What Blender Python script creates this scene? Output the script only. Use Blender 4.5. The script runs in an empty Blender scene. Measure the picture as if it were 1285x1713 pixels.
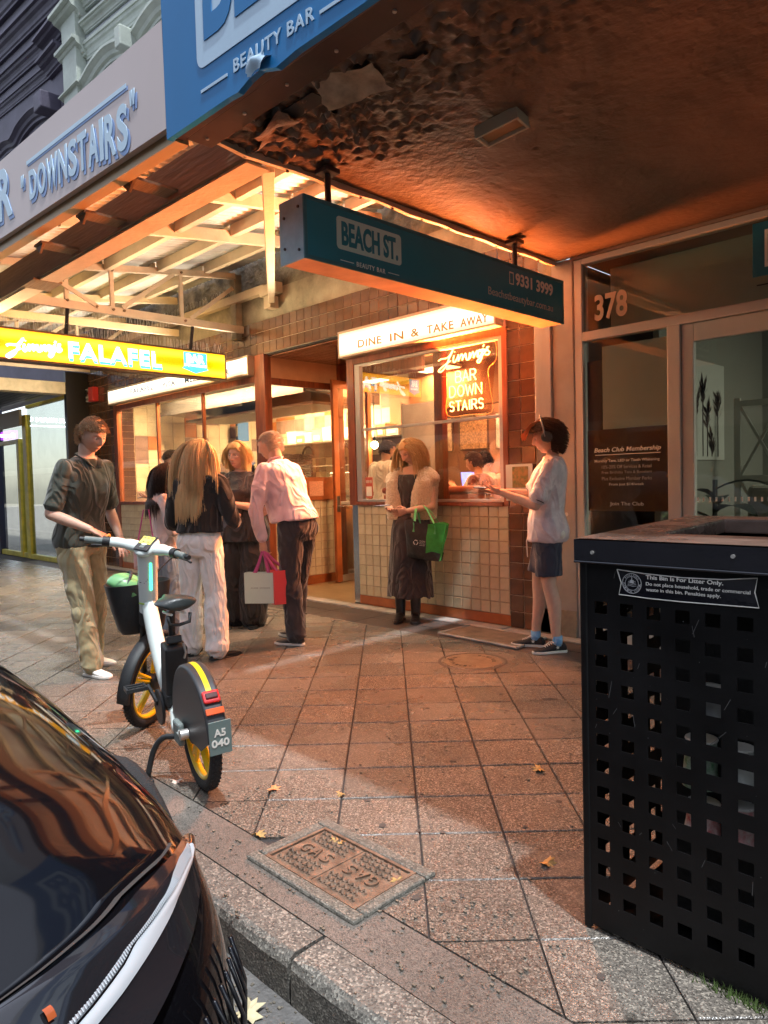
import bpy, math, random
import numpy as np
from mathutils import Vector, Matrix, noise
random.seed(7); rng = np.random.default_rng(7)
SC = bpy.context.scene
COL = SC.collection
R = math.radians

# ---------------------------------------------------------------- camera
cam_d = bpy.data.cameras.new('camera'); cam = bpy.data.objects.new('camera', cam_d); COL.objects.link(cam)
cam_d.sensor_fit = 'VERTICAL'; cam_d.sensor_height = 36.0; cam_d.lens = 36.0 * 1190 / 1713
cam_d.clip_start = 0.05; cam_d.clip_end = 400
YAW, PIT, ROL = R(45.3), R(2.43), R(-1.47)
fw = Vector((-math.sin(YAW)*math.cos(PIT), math.cos(YAW)*math.cos(PIT), -math.sin(PIT)))
rt = fw.cross(Vector((0, 0, 1))).normalized(); up = rt.cross(fw)
RR = math.cos(ROL)*rt + math.sin(ROL)*up; UU = -math.sin(ROL)*rt + math.cos(ROL)*up
cam.matrix_world = Matrix(((RR.x, UU.x, -fw.x, 0), (RR.y, UU.y, -fw.y, 0), (RR.z, UU.z, -fw.z, 1.30), (0, 0, 0, 1)))
SC.camera = cam

# ---------------------------------------------------------------- sky and the street light's beam
wd = bpy.data.worlds.new('World'); SC.world = wd; wd.use_nodes = True
wn = wd.node_tree.nodes; wl = wd.node_tree.links
sky = wn.new('ShaderNodeTexSky'); sky.sky_type = 'NISHITA'; sky.sun_disc = False
SUN_EL, SUN_AZ = R(72), R(200)
sky.sun_elevation = SUN_EL; sky.sun_rotation = SUN_AZ
bg = wn['Background']; bg.inputs['Strength'].default_value = 0.12
hs_ = wn.new('ShaderNodeHueSaturation'); hs_.inputs['Saturation'].default_value = .5
wl.new(sky.outputs[0], hs_.inputs['Color']); wl.new(hs_.outputs[0], bg.inputs['Color'])
sd = bpy.data.lights.new('sun', 'SUN'); sd.energy = 2.0; sd.angle = R(1.6); sd.color = (0.93, 0.97, 1.0)
sun = bpy.data.objects.new('sun', sd); COL.objects.link(sun)
sdir = Vector((0.30, -0.10, 1.0)).normalized()          # from the ground towards the light
sun.rotation_euler = sdir.to_track_quat('Z', 'Y').to_euler()
SC.view_settings.view_transform = 'Standard'; SC.view_settings.look = 'None'
SC.view_settings.gamma = 1.0; SC.view_settings.exposure = 1.45
SC.cycles.max_bounces = 8; SC.cycles.transparent_max_bounces = 16
SC.cycles.sample_clamp_indirect = 4.0; SC.cycles.caustics_reflective = False; SC.cycles.caustics_refractive = False

# ---------------------------------------------------------------- mesh helpers
class MB:
    def __init__(s): s.v = []; s.f = []
    def add(s, v, f):
        b = len(s.v); s.v += [tuple(p) for p in v]; s.f += [tuple(i+b for i in q) for q in f]; return s
    def box(s, x0, x1, y0, y1, z0, z1, M=None):
        v = [Vector(p) for p in ((x0,y0,z0),(x1,y0,z0),(x1,y1,z0),(x0,y1,z0),(x0,y0,z1),(x1,y0,z1),(x1,y1,z1),(x0,y1,z1))]
        if M is not None: v = [M @ p for p in v]
        return s.add(v, [(0,3,2,1),(4,5,6,7),(0,1,5,4),(1,2,6,5),(2,3,7,6),(3,0,4,7)])
    def cyl(s, a, b, r, r2=None, n=12, cap=True):
        a = Vector(a); b = Vector(b); r2 = r if r2 is None else r2
        d = (b-a).normalized(); x = d.orthogonal().normalized(); y = d.cross(x)
        v = []
        for p, q in ((a, r), (b, r2)):
            for i in range(n):
                t = 2*math.pi*i/n; v.append(p + x*math.cos(t)*q + y*math.sin(t)*q)
        f = [(i, (i+1) % n, n+(i+1) % n, n+i) for i in range(n)]
        if cap: f += [tuple(range(n-1, -1, -1)), tuple(range(n, 2*n))]
        return s.add(v, f)
    def tube(s, pts, rad, n=8, cap=True, flat=None, upv=None):
        pts = [Vector(p) for p in pts]; k = len(pts)
        rad = list(rad) if hasattr(rad, '__len__') else [rad]*k
        v = []; px = None
        for i, p in enumerate(pts):
            d = (pts[min(i+1, k-1)] - pts[max(i-1, 0)])
            d = d.normalized() if d.length > 1e-9 else Vector((0, 0, 1))
            if upv is not None: px = (Vector(upv) - d*Vector(upv).dot(d)).normalized()
            elif px is None: px = d.orthogonal().normalized()
            else: px = (px - d*px.dot(d)).normalized()
            py = d.cross(px)
            r = rad[i]; ra, rb = (r if hasattr(r, '__len__') else (r, r))
            if flat: rb = ra*flat
            for j in range(n):
                t = 2*math.pi*j/n; v.append(p + px*math.cos(t)*ra + py*math.sin(t)*rb)
        f = []
        for i in range(k-1):
            for j in range(n): f.append((i*n+j, i*n+(j+1) % n, (i+1)*n+(j+1) % n, (i+1)*n+j))
        if cap: f += [tuple(range(n-1, -1, -1)), tuple(range((k-1)*n, k*n))]
        return s.add(v, f)
    def prism(s, poly, axis, a, b):
        """poly: 2-D points; extruded along axis from a to b"""
        def P(p, t):
            return {'x': (t, p[0], p[1]), 'y': (p[0], t, p[1]), 'z': (p[0], p[1], t)}[axis]
        n = len(poly); v = [P(p, a) for p in poly] + [P(p, b) for p in poly]
        f = [(i, (i+1) % n, n+(i+1) % n, n+i) for i in range(n)] + [tuple(range(n-1, -1, -1)), tuple(range(n, 2*n))]
        return s.add(v, f)
    def sphere(s, c, r, n=12, m=8):
        c = Vector(c); r = r if hasattr(r, '__len__') else (r, r, r)
        v = [c + Vector((0, 0, r[2]))]
        for i in range(1, m):
            a = math.pi*i/m
            for j in range(n):
                t = 2*math.pi*j/n; v.append(c + Vector((r[0]*math.sin(a)*math.cos(t), r[1]*math.sin(a)*math.sin(t), r[2]*math.cos(a))))
        v.append(c - Vector((0, 0, r[2])))
        f = [(0, 1+j, 1+(j+1) % n) for j in range(n)]
        for i in range(m-2):
            for j in range(n): f.append((1+i*n+j, 1+(i+1)*n+j, 1+(i+1)*n+(j+1) % n, 1+i*n+(j+1) % n))
        L = len(v)-1
        f += [(L, 1+(m-2)*n+(j+1) % n, 1+(m-2)*n+j) for j in range(n)]
        return s.add(v, f)
    def torus(s, c, axis, Rm, r, n=32, m=10, arc=(0, 2*math.pi), flat=1.0):
        c = Vector(c); ax = Vector(axis).normalized(); x = ax.orthogonal().normalized(); y = ax.cross(x)
        full = abs(arc[1]-arc[0]-2*math.pi) < 1e-6
        K = n if full else n+1; v = []
        for i in range(K):
            t = arc[0]+(arc[1]-arc[0])*i/n; d = x*math.cos(t)+y*math.sin(t)
            for j in range(m):
                q = 2*math.pi*j/m; v.append(c + d*(Rm+r*math.cos(q)) + ax*(r*flat*math.sin(q)))
        f = []
        for i in range(n):
            i2 = (i+1) % K
            for j in range(m): f.append((i*m+j, i2*m+j, i2*m+(j+1) % m, i*m+(j+1) % m))
        return s.add(v, f)
    def mesh(s, name):
        m = bpy.data.meshes.new(name); m.from_pydata(s.v, [], s.f); m.update(); return m
    def xf(s, M): s.v = [tuple(M @ Vector(p)) for p in s.v]; return s

def tag(o, label=None, cat=None, group=None, kind=None):
    if label: o['label'] = label
    if cat: o['category'] = cat
    if group: o['group'] = group
    if kind: o['kind'] = kind
    return o
LOCAL = set()          # things whose parts are modelled in the thing's own coordinates
def adopt(o, parent):
    if parent is not None:
        o.parent = parent
        if parent.type == 'EMPTY' and parent.name not in LOCAL:
            o.matrix_parent_inverse = Matrix.LocRotScale(parent.location, parent.rotation_euler, None).inverted()
    return o
def mk(name, mb, mat=None, parent=None, smooth=False, bevel=0, label=None, cat=None, group=None, kind=None, seg=2):
    me = mb.mesh(name) if isinstance(mb, MB) else mb
    o = bpy.data.objects.new(name, me); COL.objects.link(o)
    if mat is not None:
        me.materials.clear(); me.materials.append(mat)
    if smooth:
        me.polygons.foreach_set('use_smooth', [True]*len(me.polygons))
        if smooth == 'auto': me.set_sharp_from_angle(angle=R(40))
    if bevel:
        b = o.modifiers.new('b', 'BEVEL'); b.width = bevel; b.segments = seg; b.limit_method = 'ANGLE'; b.angle_limit = R(35)
    adopt(o, parent); return tag(o, label, cat, group, kind)
def emp(name, loc, label, cat, group=None, rz=0):
    o = bpy.data.objects.new(name, None); COL.objects.link(o); o.empty_display_size = 0.1
    o.location = loc; o.rotation_euler = (0, 0, rz); return tag(o, label, cat, group)
def box(name, x0, x1, y0, y1, z0, z1, mat, parent=None, bevel=0, **k):
    return mk(name, MB().box(x0, x1, y0, y1, z0, z1), mat, parent, bevel=bevel, **k)
def inst(name, me, M, parent=None):
    """another copy of the same piece, sharing mesh data"""
    o = bpy.data.objects.new(name, me); COL.objects.link(o); adopt(o, parent)
    o.matrix_basis = M; return o

# ---------------------------------------------------------------- materials
def mat(name, col, rough=0.6, metal=0.0, var=0.0, vscale=8.0, bump=0.0, bscale=40.0, coat=0.0, spec=0.5, spot=None, stretch=None, rvar=0.0, emit=None, estr=0.0, col2=None, sheen=0.0, detail=4, fold=0.0):
    m = bpy.data.materials.new(name); m.use_nodes = True; nt = m.node_tree; N = nt.nodes; L = nt.links
    p = N['Principled BSDF']; c = tuple(col)+(1,) if len(col) == 3 else col
    p.inputs['Base Color'].default_value = c; p.inputs['Roughness'].default_value = rough; p.inputs['Metallic'].default_value = metal
    p.inputs['Coat Weight'].default_value = coat; p.inputs['Coat Roughness'].default_value = 0.04; p.inputs['Specular IOR Level'].default_value = spec
    if sheen: p.inputs['Sheen Weight'].default_value = sheen
    if emit: p.inputs['Emission Color'].default_value = tuple(emit)+(1,); p.inputs['Emission Strength'].default_value = estr
    tc = N.new('ShaderNodeTexCoord'); mp = N.new('ShaderNodeMapping'); L.new(tc.outputs['Object'], mp.inputs[0])
    if stretch: mp.inputs['Scale'].default_value = stretch
    if var or col2:
        n = N.new('ShaderNodeTexNoise'); n.inputs['Scale'].default_value = vscale; n.inputs['Detail'].default_value = detail+2; n.inputs['Roughness'].default_value = .62
        L.new(mp.outputs[0], n.inputs['Vector'])
        rp = N.new('ShaderNodeValToRGB'); rp.color_ramp.elements[0].position = .32; rp.color_ramp.elements[1].position = .68
        d = col2 if col2 else tuple(x*(1-var) for x in c[:3])
        e = c[:3] if col2 else tuple(min(1, x*(1+var*.6)) for x in c[:3])
        rp.color_ramp.elements[0].color = tuple(d)+(1,); rp.color_ramp.elements[1].color = tuple(e)+(1,)
        L.new(n.outputs['Fac'], rp.inputs[0]); L.new(rp.outputs[0], p.inputs['Base Color'])
        if rvar:
            mr = N.new('ShaderNodeMapRange'); mr.inputs['To Min'].default_value = max(0, rough-rvar); mr.inputs['To Max'].default_value = min(1, rough+rvar)
            L.new(n.outputs['Fac'], mr.inputs['Value']); L.new(mr.outputs[0], p.inputs['Roughness'])
    if bump:
        n2 = N.new('ShaderNodeTexNoise'); n2.inputs['Scale'].default_value = bscale; n2.inputs['Detail'].default_value = detail
        L.new(mp.outputs[0], n2.inputs['Vector'])
        b = N.new('ShaderNodeBump'); b.inputs['Strength'].default_value = bump; b.inputs['Distance'].default_value = 0.02
        L.new(n2.outputs['Fac'], b.inputs['Height']); L.new(b.outputs[0], p.inputs['Normal'])
        if fold:
            m3 = N.new('ShaderNodeMapping'); m3.inputs['Scale'].default_value = (1, 1, .45); m3.inputs['Rotation'].default_value = (.3, .5, .2); L.new(tc.outputs['Object'], m3.inputs[0])
            n3 = N.new('ShaderNodeTexNoise'); n3.inputs['Scale'].default_value = 6.5; n3.inputs['Detail'].default_value = 1.6; n3.inputs['Distortion'].default_value = 1.1; L.new(m3.outputs[0], n3.inputs['Vector'])
            a3 = N.new('ShaderNodeMath'); a3.operation = 'PINGPONG'; a3.inputs[1].default_value = .16; L.new(n3.outputs['Fac'], a3.inputs[0])
            b3 = N.new('ShaderNodeBump'); b3.inputs['Strength'].default_value = fold; b3.inputs['Distance'].default_value = .22; L.new(a3.outputs[0], b3.inputs['Height']); L.new(b.outputs[0], b3.inputs['Normal']); L.new(b3.outputs[0], p.inputs['Normal'])
    return m
def emis(name, col, s):
    m = bpy.data.materials.new(name); m.use_nodes = True; N = m.node_tree.nodes; p = N['Principled BSDF']
    p.inputs['Base Color'].default_value = tuple(col)+(1,); p.inputs['Emission Color'].default_value = tuple(col)+(1,)
    p.inputs['Emission Strength'].default_value = s; p.inputs['Roughness'].default_value = .4; return m
def glass(name, tint=(1, 1, 1), refl=1.0, dirt=0.0, ior=1.5, gain=1.7):
    """thin window glass: mirror reflection by Fresnel, clear otherwise"""
    m = bpy.data.materials.new(name); m.use_nodes = True; nt = m.node_tree; N = nt.nodes; L = nt.links
    N.remove(N['Principled BSDF']); out = N['Material Output']
    t = N.new('ShaderNodeBsdfTransparent'); t.inputs[0].default_value = tuple(tint)+(1,)
    g = N.new('ShaderNodeBsdfGlossy'); g.inputs['Roughness'].default_value = 0.0; g.inputs[0].default_value = (refl, refl, refl, 1)
    f = N.new('ShaderNodeFresnel'); gm = N.new('ShaderNodeNewGeometry'); io = N.new('ShaderNodeMapRange')
    io.inputs['To Min'].default_value = ior; io.inputs['To Max'].default_value = 1/ior; L.new(gm.outputs['Backfacing'], io.inputs['Value']); L.new(io.outputs[0], f.inputs[0])
    a = N.new('ShaderNodeMath'); a.operation = 'MULTIPLY_ADD'; a.inputs[1].default_value = gain; a.inputs[2].default_value = 0.04*(gain > 1.2); a.use_clamp = True
    L.new(f.outputs[0], a.inputs[0])
    x = N.new('ShaderNodeMixShader'); L.new(a.outputs[0], x.inputs[0]); L.new(t.outputs[0], x.inputs[1]); L.new(g.outputs[0], x.inputs[2])
    last = x
    if dirt:
        d = N.new('ShaderNodeBsdfDiffuse'); d.inputs[0].default_value = (.5, .5, .5, 1)
        tc = N.new('ShaderNodeTexCoord'); nz = N.new('ShaderNodeTexNoise'); nz.inputs['Scale'].default_value = 3; nz.inputs['Detail'].default_value = 8
        L.new(tc.outputs['Object'], nz.inputs['Vector'])
        q = N.new('ShaderNodeMapRange'); q.inputs['From Min'].default_value = .45; q.inputs['From Max'].default_value = .8; q.inputs['To Max'].default_value = dirt
        L.new(nz.outputs['Fac'], q.inputs['Value'])
        y = N.new('ShaderNodeMixShader'); L.new(q.outputs[0], y.inputs[0]); L.new(x.outputs[0], y.inputs[1]); L.new(d.outputs[0], y.inputs[2]); last = y
    L.new(last.outputs[0], out.inputs['Surface']); return m

# ---------------------------------------------------------------- lettering
_dg = bpy.context.evaluated_depsgraph_get
def textmesh(s, bold=0.0, extrude=0.0, space=1.0):
    cu = bpy.data.curves.new('letters', 'FONT'); cu.body = s; cu.size = 1; cu.offset = bold; cu.extrude = extrude; cu.space_character = space
    cu.resolution_u = 4
    o = bpy.data.objects.new('tmp', cu); COL.objects.link(o); bpy.context.view_layer.update()
    me = bpy.data.meshes.new_from_object(o.evaluated_get(_dg())); bpy.data.objects.remove(o); bpy.data.curves.remove(cu)
    return me
def text(name, s, org, xd, ud, width, height, m, parent=None, bold=0.0, depth=0.002, space=1.0, shear=0.0, **k):
    """letters filling the rectangle org + width*xd, height*ud; extruded by depth towards the viewer"""
    me = textmesh(s, bold, 0.5, space); n = len(me.vertices); a = np.empty(n*3); me.vertices.foreach_get('co', a); a = a.reshape(-1, 3)
    lo = a.min(0); hi = a.max(0); a = (a-lo)/np.maximum(hi-lo, 1e-9)
    xd = np.array(Vector(xd).normalized()); ud = np.array(Vector(ud).normalized()); nd = np.cross(xd, ud)
    if height is None: height = width*(hi[1]-lo[1])/(hi[0]-lo[0])
    if width is None: width = height*(hi[0]-lo[0])/(hi[1]-lo[1])
    w = np.array(org)+np.outer(a[:, 0]*width+a[:, 1]*height*shear, xd)+np.outer(a[:, 1]*height, ud)+np.outer(a[:, 2]*depth, nd)
    me.vertices.foreach_set('co', w.ravel()); me.update()
    return mk(name, me, m, parent, **k)
def strokes(lines, org, xd, ud, w, h, r, n=6, mb=None):
    """neon style: polylines in a unit box drawn as tubes"""
    mb = mb or MB(); org = Vector(org); xd = Vector(xd); ud = Vector(ud)
    for ln in lines: mb.tube([org+xd*(x*w)+ud*(y*h) for x, y in ln], r, n)
    return mb
def arcp(cx, cy, rx, ry, a0, a1, n=10):
    return [(cx+rx*math.cos(R(a0+(a1-a0)*i/n)), cy+ry*math.sin(R(a0+(a1-a0)*i/n))) for i in range(n+1)]
def smoothp(P, k=6):
    out = []
    for i in range(len(P)-1):
        p0 = P[max(i-1, 0)]; p1 = P[i]; p2 = P[i+1]; p3 = P[min(i+2, len(P)-1)]
        for j in range(k):
            t = j/k
            out.append(tuple(0.5*((2*p1[a])+(-p0[a]+p2[a])*t+(2*p0[a]-5*p1[a]+4*p2[a]-p3[a])*t*t+(-p0[a]+3*p1[a]-3*p2[a]+p3[a])*t**3) for a in range(len(p1))))
    out.append(tuple(P[-1])); return out
NEON = {
 'B': [[(0,0),(0,1),(.5,1)]+arcp(.5,.76,.38,.24,90,-90)+[(0,.52)], [(.5,.52)]+arcp(.52,.26,.44,.26,90,-90)+[(0,0)]],
 'A': [[(0,0),(.48,1),(.96,0)], [(.17,.35),(.79,.35)]],
 'R': [[(0,0),(0,1),(.5,1)]+arcp(.5,.75,.4,.25,90,-90)+[(0,.5)], [(.45,.5),(.95,0)]],
 'D': [[(0,0),(0,1),(.4,1)]+arcp(.4,.5,.52,.5,90,-90,14)+[(0,0)]],
 'O': [arcp(.5,.5,.48,.5,90,450,20)],
 'W': [[(0,1),(.25,0),(.5,.85),(.75,0),(1,1)]],
 'N': [[(0,0),(0,1),(.9,0),(.9,1)]],
 'S': [[(.85,.84)]+arcp(.45,.74,.38,.26,40,270,9)+arcp(.45,.26,.4,.26,80,-140,9)],
 'T': [[(0,1),(1,1)], [(.5,1),(.5,0)]],
 'I': [[(.5,0),(.5,1)]],
}
JIM = [smoothp([(0,.55),(.06,.62),(.2,.66),(.3,.98),(.22,.6),(.14,.2),(.05,.0),(.0,.06),(.12,.3),(.25,.48)]),
       smoothp([(.32,.72),(.3,.45),(.33,.38),(.38,.55),(.41,.72),(.4,.42),(.43,.55),(.47,.72),(.49,.6),(.48,.44),(.51,.6),(.55,.72),(.56,.46),(.6,.44),(.62,.62),(.63,.74),(.62,.46),(.65,.6),(.69,.76),(.7,.6),(.7,.48),(.73,.64),(.77,.78),(.77,.5),(.81,.48)]),
       smoothp([(.8,.8),(.79,.56),(.83,.54),(.88,.84),(.85,.4),(.8,.22),(.77,.3),(.88,.56),(.93,.7)]),
       smoothp([(.9,1.02),(.88,.92)]), smoothp([(.99,.88),(.95,.86),(.97,.72),(1.,.62),(.96,.52),(.92,.56)]), [(.33,.86),(.335,.9)]]
def leaf(M, mb, s=1.0, seed=0):
    rr = random.Random(seed); k = 9; pts = []
    for i in range(k*2):
        a = math.pi*i/k; q = (1.0 if i % 2 == 0 else .55)*s*(.8+.4*rr.random())*.03
        pts.append(M @ Vector((math.cos(a)*q*1.3, math.sin(a)*q, .004+.007*math.sin(a*2+seed)+.004*rr.random())))
    c = M @ Vector((0, 0, .006)); n = len(pts)
    v = pts+[c]+[p-Vector((0, 0, .0012)) for p in pts]+[c-Vector((0, 0, .0012))]
    f = [(i, (i+1) % n, n) for i in range(n)]+[((i+1) % n+n+1, i+n+1, n+n+1) for i in range(n)]+[(i, i+n+1, (i+1) % n+n+1, (i+1) % n) for i in range(n)]
    return mb.add(v, f)
# ================================================================ GROUND
ROAD_Z = -0.14
def terrazzo(name, base, chip, rough=.5, scale=140, red=None):
    """exposed-aggregate concrete: small pale and dark chips in a matrix, wet patches in the gloss"""
    m = bpy.data.materials.new(name); m.use_nodes = True; nt = m.node_tree; N = nt.nodes; L = nt.links; p = N['Principled BSDF']
    tc = N.new('ShaderNodeTexCoord'); g = N.new('ShaderNodeNewGeometry'); oi = N.new('ShaderNodeObjectInfo')
    v = N.new('ShaderNodeTexVoronoi'); v.inputs['Scale'].default_value = scale; L.new(g.outputs['Position'], v.inputs['Vector'])
    rp = N.new('ShaderNodeValToRGB'); e = rp.color_ramp.elements; e[0].position = .0; e[1].position = 1
    e[0].color = tuple(x*.45 for x in base)+(1,); e[1].color = tuple(chip)+(1,)
    q = e.new(.35); q.color = tuple(base)+(1,); q = e.new(.72); q.color = tuple(x*1.25 for x in base)+(1,)
    sp = N.new('ShaderNodeSeparateColor'); L.new(v.outputs['Color'], sp.inputs[0]); L.new(sp.outputs[0], rp.inputs[0])
    n = N.new('ShaderNodeTexNoise'); n.inputs['Scale'].default_value = 1.6; n.inputs['Detail'].default_value = 6; L.new(g.outputs['Position'], n.inputs['Vector'])
    mr = N.new('ShaderNodeMapRange'); mr.inputs['From Min'].default_value = .3; mr.inputs['From Max'].default_value = .7; mr.inputs['To Min'].default_value = .72; mr.inputs['To Max'].default_value = 1.12
    L.new(n.outputs['Fac'], mr.inputs['Value'])
    n3 = N.new('ShaderNodeTexNoise'); n3.inputs['Scale'].default_value = 14; n3.inputs['Detail'].default_value = 5; L.new(g.outputs['Position'], n3.inputs['Vector'])
    m3 = N.new('ShaderNodeMapRange'); m3.inputs['From Min'].default_value = .58; m3.inputs['From Max'].default_value = .72; m3.inputs['To Min'].default_value = 1; m3.inputs['To Max'].default_value = .72
    L.new(n3.outputs['Fac'], m3.inputs['Value'])
    r1 = N.new('ShaderNodeMapRange'); r1.inputs['To Min'].default_value = .86; r1.inputs['To Max'].default_value = 1.14; L.new(oi.outputs['Random'], r1.inputs['Value'])
    a = N.new('ShaderNodeMath'); a.operation = 'MULTIPLY'; L.new(mr.outputs[0], a.inputs[0]); L.new(r1.outputs[0], a.inputs[1])
    b = N.new('ShaderNodeMath'); b.operation = 'MULTIPLY'; L.new(a.outputs[0], b.inputs[0]); L.new(m3.outputs[0], b.inputs[1])
    gm_ = N.new('ShaderNodeTexNoise'); gm_.inputs['Scale'].default_value = 5.5; gm_.inputs['Detail'].default_value = 2; L.new(g.outputs['Position'], gm_.inputs['Vector'])
    g2 = N.new('ShaderNodeMapRange'); g2.inputs['From Min'].default_value = .72; g2.inputs['From Max'].default_value = .75; g2.inputs['To Min'].default_value = 1; g2.inputs['To Max'].default_value = .45; L.new(gm_.outputs['Fac'], g2.inputs['Value'])
    b0 = b; b = N.new('ShaderNodeMath'); b.operation = 'MULTIPLY'; L.new(b0.outputs[0], b.inputs[0]); L.new(g2.outputs[0], b.inputs[1])
    mx = N.new('ShaderNodeVectorMath'); mx.operation = 'SCALE'; L.new(rp.outputs[0], mx.inputs[0]); L.new(b.outputs[0], mx.inputs['Scale'])
    L.new(mx.outputs[0], p.inputs['Base Color'])
    rr = N.new('ShaderNodeMapRange'); rr.inputs['From Min'].default_value = .35; rr.inputs['From Max'].default_value = .65; rr.inputs['To Min'].default_value = rough-.16; rr.inputs['To Max'].default_value = rough+.14
    L.new(n.outputs['Fac'], rr.inputs['Value']); L.new(rr.outputs[0], p.inputs['Roughness'])
    bm = N.new('ShaderNodeBump'); bm.inputs['Strength'].default_value = .35; bm.inputs['Distance'].default_value = .004
    L.new(v.outputs['Distance'], bm.inputs['Height']); L.new(bm.outputs[0], p.inputs['Normal'])
    return m
M_PAVE = terrazzo('paver_aggregate', (.108, .095, .081), (.29, .255, .21), .26, 215)
M_PAVE2 = terrazzo('paver_red', (.105, .083, .067), (.28, .235, .185), .27, 215)
M_KERB = terrazzo('kerb_aggregate', (.095, .088, .076), (.25, .235, .20), .65, 170)
M_FRAME = terrazzo('frame_aggregate', (.095, .09, .075), (.20, .19, .16), .7, 190)
M_STRIP = terrazzo('asphalt_strip', (.125, .108, .092), (.20, .175, .15), .6, 260)
M_JOINT = mat('joint_dirt', (.035, .03, .028), .9, bump=.3, bscale=80)
M_ROAD = mat('road_asphalt', (.05, .05, .052), .75, var=.4, vscale=7, bump=.6, bscale=120)
M_CONC = mat('concrete', (.33, .30, .27), .7, var=.35, vscale=6, bump=.4, bscale=60)
M_DARKPAVE = mat('dark_paver', (.075, .058, .05), .5, var=.5, vscale=3.5, bump=.35, bscale=110, rvar=.15)
M_RUST = mat('rusty_iron', (.19, .125, .085), .5, .25, var=.5, vscale=20, bump=.4, bscale=120, rvar=.15)
M_IRON = mat('worn_iron', (.30, .22, .15), .42, .6, var=.4, vscale=14, bump=.3, bscale=90)

# road sheet, gutter, base of the footpath
g = MB(); g.add([(-70, -60, ROAD_Z), (60, -60, ROAD_Z), (60, 0.86, ROAD_Z), (-70, 0.86, ROAD_Z)], [(0, 1, 2, 3)])
mk('road', g, M_ROAD, kind='structure')
box('gutter', -40, 8, 0.865, 1.125, ROAD_Z-.1, ROAD_Z+.012, mat('gutter_concrete', (.12, .115, .11), .6, var=.5, vscale=9, bump=.5, bscale=70), kind='structure')
fp = box('footpath', -40, 8, 1.26, 5.0, -.3, -.010, M_JOINT, kind='structure')
# outer ground beyond the modelled street
box('ground', -70, 60, 5.0, 60, -.35, -.012, M_CONC, kind='structure')
box('asphalt_strip', -40, 8, 1.262, 1.452, -.02, -.001, M_STRIP, kind='structure')

# kerb stones
kb = emp('kerb', (-4, 1.19, 0), None, None); kb['kind'] = 'structure'
def kerb_stone(L):
    me = MB(); nx = 10; prof = [(0, ROAD_Z-.05), (0, -.028), (.012, -.008), (.03, 0), (.132, 0), (.132, -.1)]
    rr = random.Random(int(L*1000)); v = []; f = []
    for i in range(nx+1):
        x = L*i/nx
        for j, (y, z) in enumerate(prof): v.append((x, y+(rr.uniform(-.004, .004) if j in (1, 2, 3) else 0), z+(rr.uniform(-.003, .002) if 0 < j < 4 else 0)))
    for i in range(nx):
        for j in range(5): f.append((i*6+j, (i+1)*6+j, (i+1)*6+j+1, i*6+j+1))
    f += [(0, 1, 2, 3, 4, 5), tuple(nx*6+k for k in (5, 4, 3, 2, 1, 0))]
    return MB().add(v, f).mesh('kerb_stone')
x = -16.03
kmesh = [kerb_stone(.89), kerb_stone(.891), kerb_stone(.888)]
for me in kmesh: me.materials.append(M_KERB)
i = 0
while x < 3:
    inst('kerb_stone', kmesh[i % 3], Matrix.Translation((x, 1.125, random.uniform(-.003, .003))), kb); x += .905; i += 1

# diagonal pavers: 305 mm slabs set at 45 degrees to the shopfronts
S = 0.3085; H = S-.007
def slab(seed):
    rr = random.Random(seed); h = H/2; c = .0035; z = 0
    co = [(-h, -h), (h, -h), (h, h), (-h, h)]
    v = [(x, y, -.02) for x, y in co]+[(x, y, z-c) for x, y in co]+[(x*(1-c/h), y*(1-c/h), z) for x, y in co]
    f = [(8, 9, 10, 11)]
    for k in range(4):
        a, b = k, (k+1) % 4; f += [(a, b, 4+b, 4+a), (4+a, 4+b, 8+b, 8+a)]
    me = MB().add(v, f).mesh('paving_slab'); return me
sm = [slab(0), slab(1)]; sm[0].materials.append(M_PAVE); sm[1].materials.append(M_PAVE2)
O = Vector((-2.41, 2.97)); U = Vector((1, -1)).normalized()*S; V = Vector((1, 1)).normalized()*S
cells = []
pit = (-2.09, -1.53, 1.345, 1.715)
for a in range(-60, 60):
    for b in range(-60, 60):
        c = O+U*(a+.5)+V*(b+.5)
        if not (-15 < c.x < 2.2 and 1.3 < c.y < 4.75): continue
        cells.append((c.x, c.y))
def clip(poly, n, d):
    out = []
    for i in range(len(poly)):
        p, q = poly[i], poly[(i+1) % len(poly)]; a = p.dot(n)-d; b = q.dot(n)-d
        if a >= 0: out.append(p)
        if a*b < 0: out.append(p+(q-p)*(a/(a-b)))
    return out
def cell_poly(c, ymin=1.458, ymax=4.42):
    h = H/2; u = U.normalized(); v = V.normalized(); c = Vector(c)
    P = [c-u*h-v*h, c+u*h-v*h, c+u*h+v*h, c-u*h+v*h]
    P = clip(P, Vector((0, 1)), ymin)
    if len(P) > 2: P = clip(P, Vector((0, -1)), -ymax)
    return P
from mathutils import Euler
full = []; cut = []
for c in cells:
    P = cell_poly(c)
    if len(P) < 3: continue
    # leave the service pit free
    if pit[0]-.02 < c[0] < pit[1]+.02 and c[1] < pit[3]+.02 and c[1] > pit[2]-.2:
        if pit[0]+.1 < c[0] < pit[1]-.1 and c[1] < pit[3]-.12: continue
    whole = len(P) == 4 and all(1.459 < p.y < 4.419 for p in P)
    (full if whole else cut).append((c, P))
def dist(c): return math.hypot(c[0], c[1])
full.sort(key=lambda t: dist(t[0]) if t[0][0] < -.4 else 50)
def slab_mat(c):
    # redder slabs run towards the shop, paler towards the kerb
    t = noise.noise(Vector((c[0]*.9, c[1]*.9, 3))) + (c[1]-2.9)*.28 - max(0, -3.9-c[0])*.35
    return 1 if t > .12 else 0
path = fp; nobj = 0; rest = MB()
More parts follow.
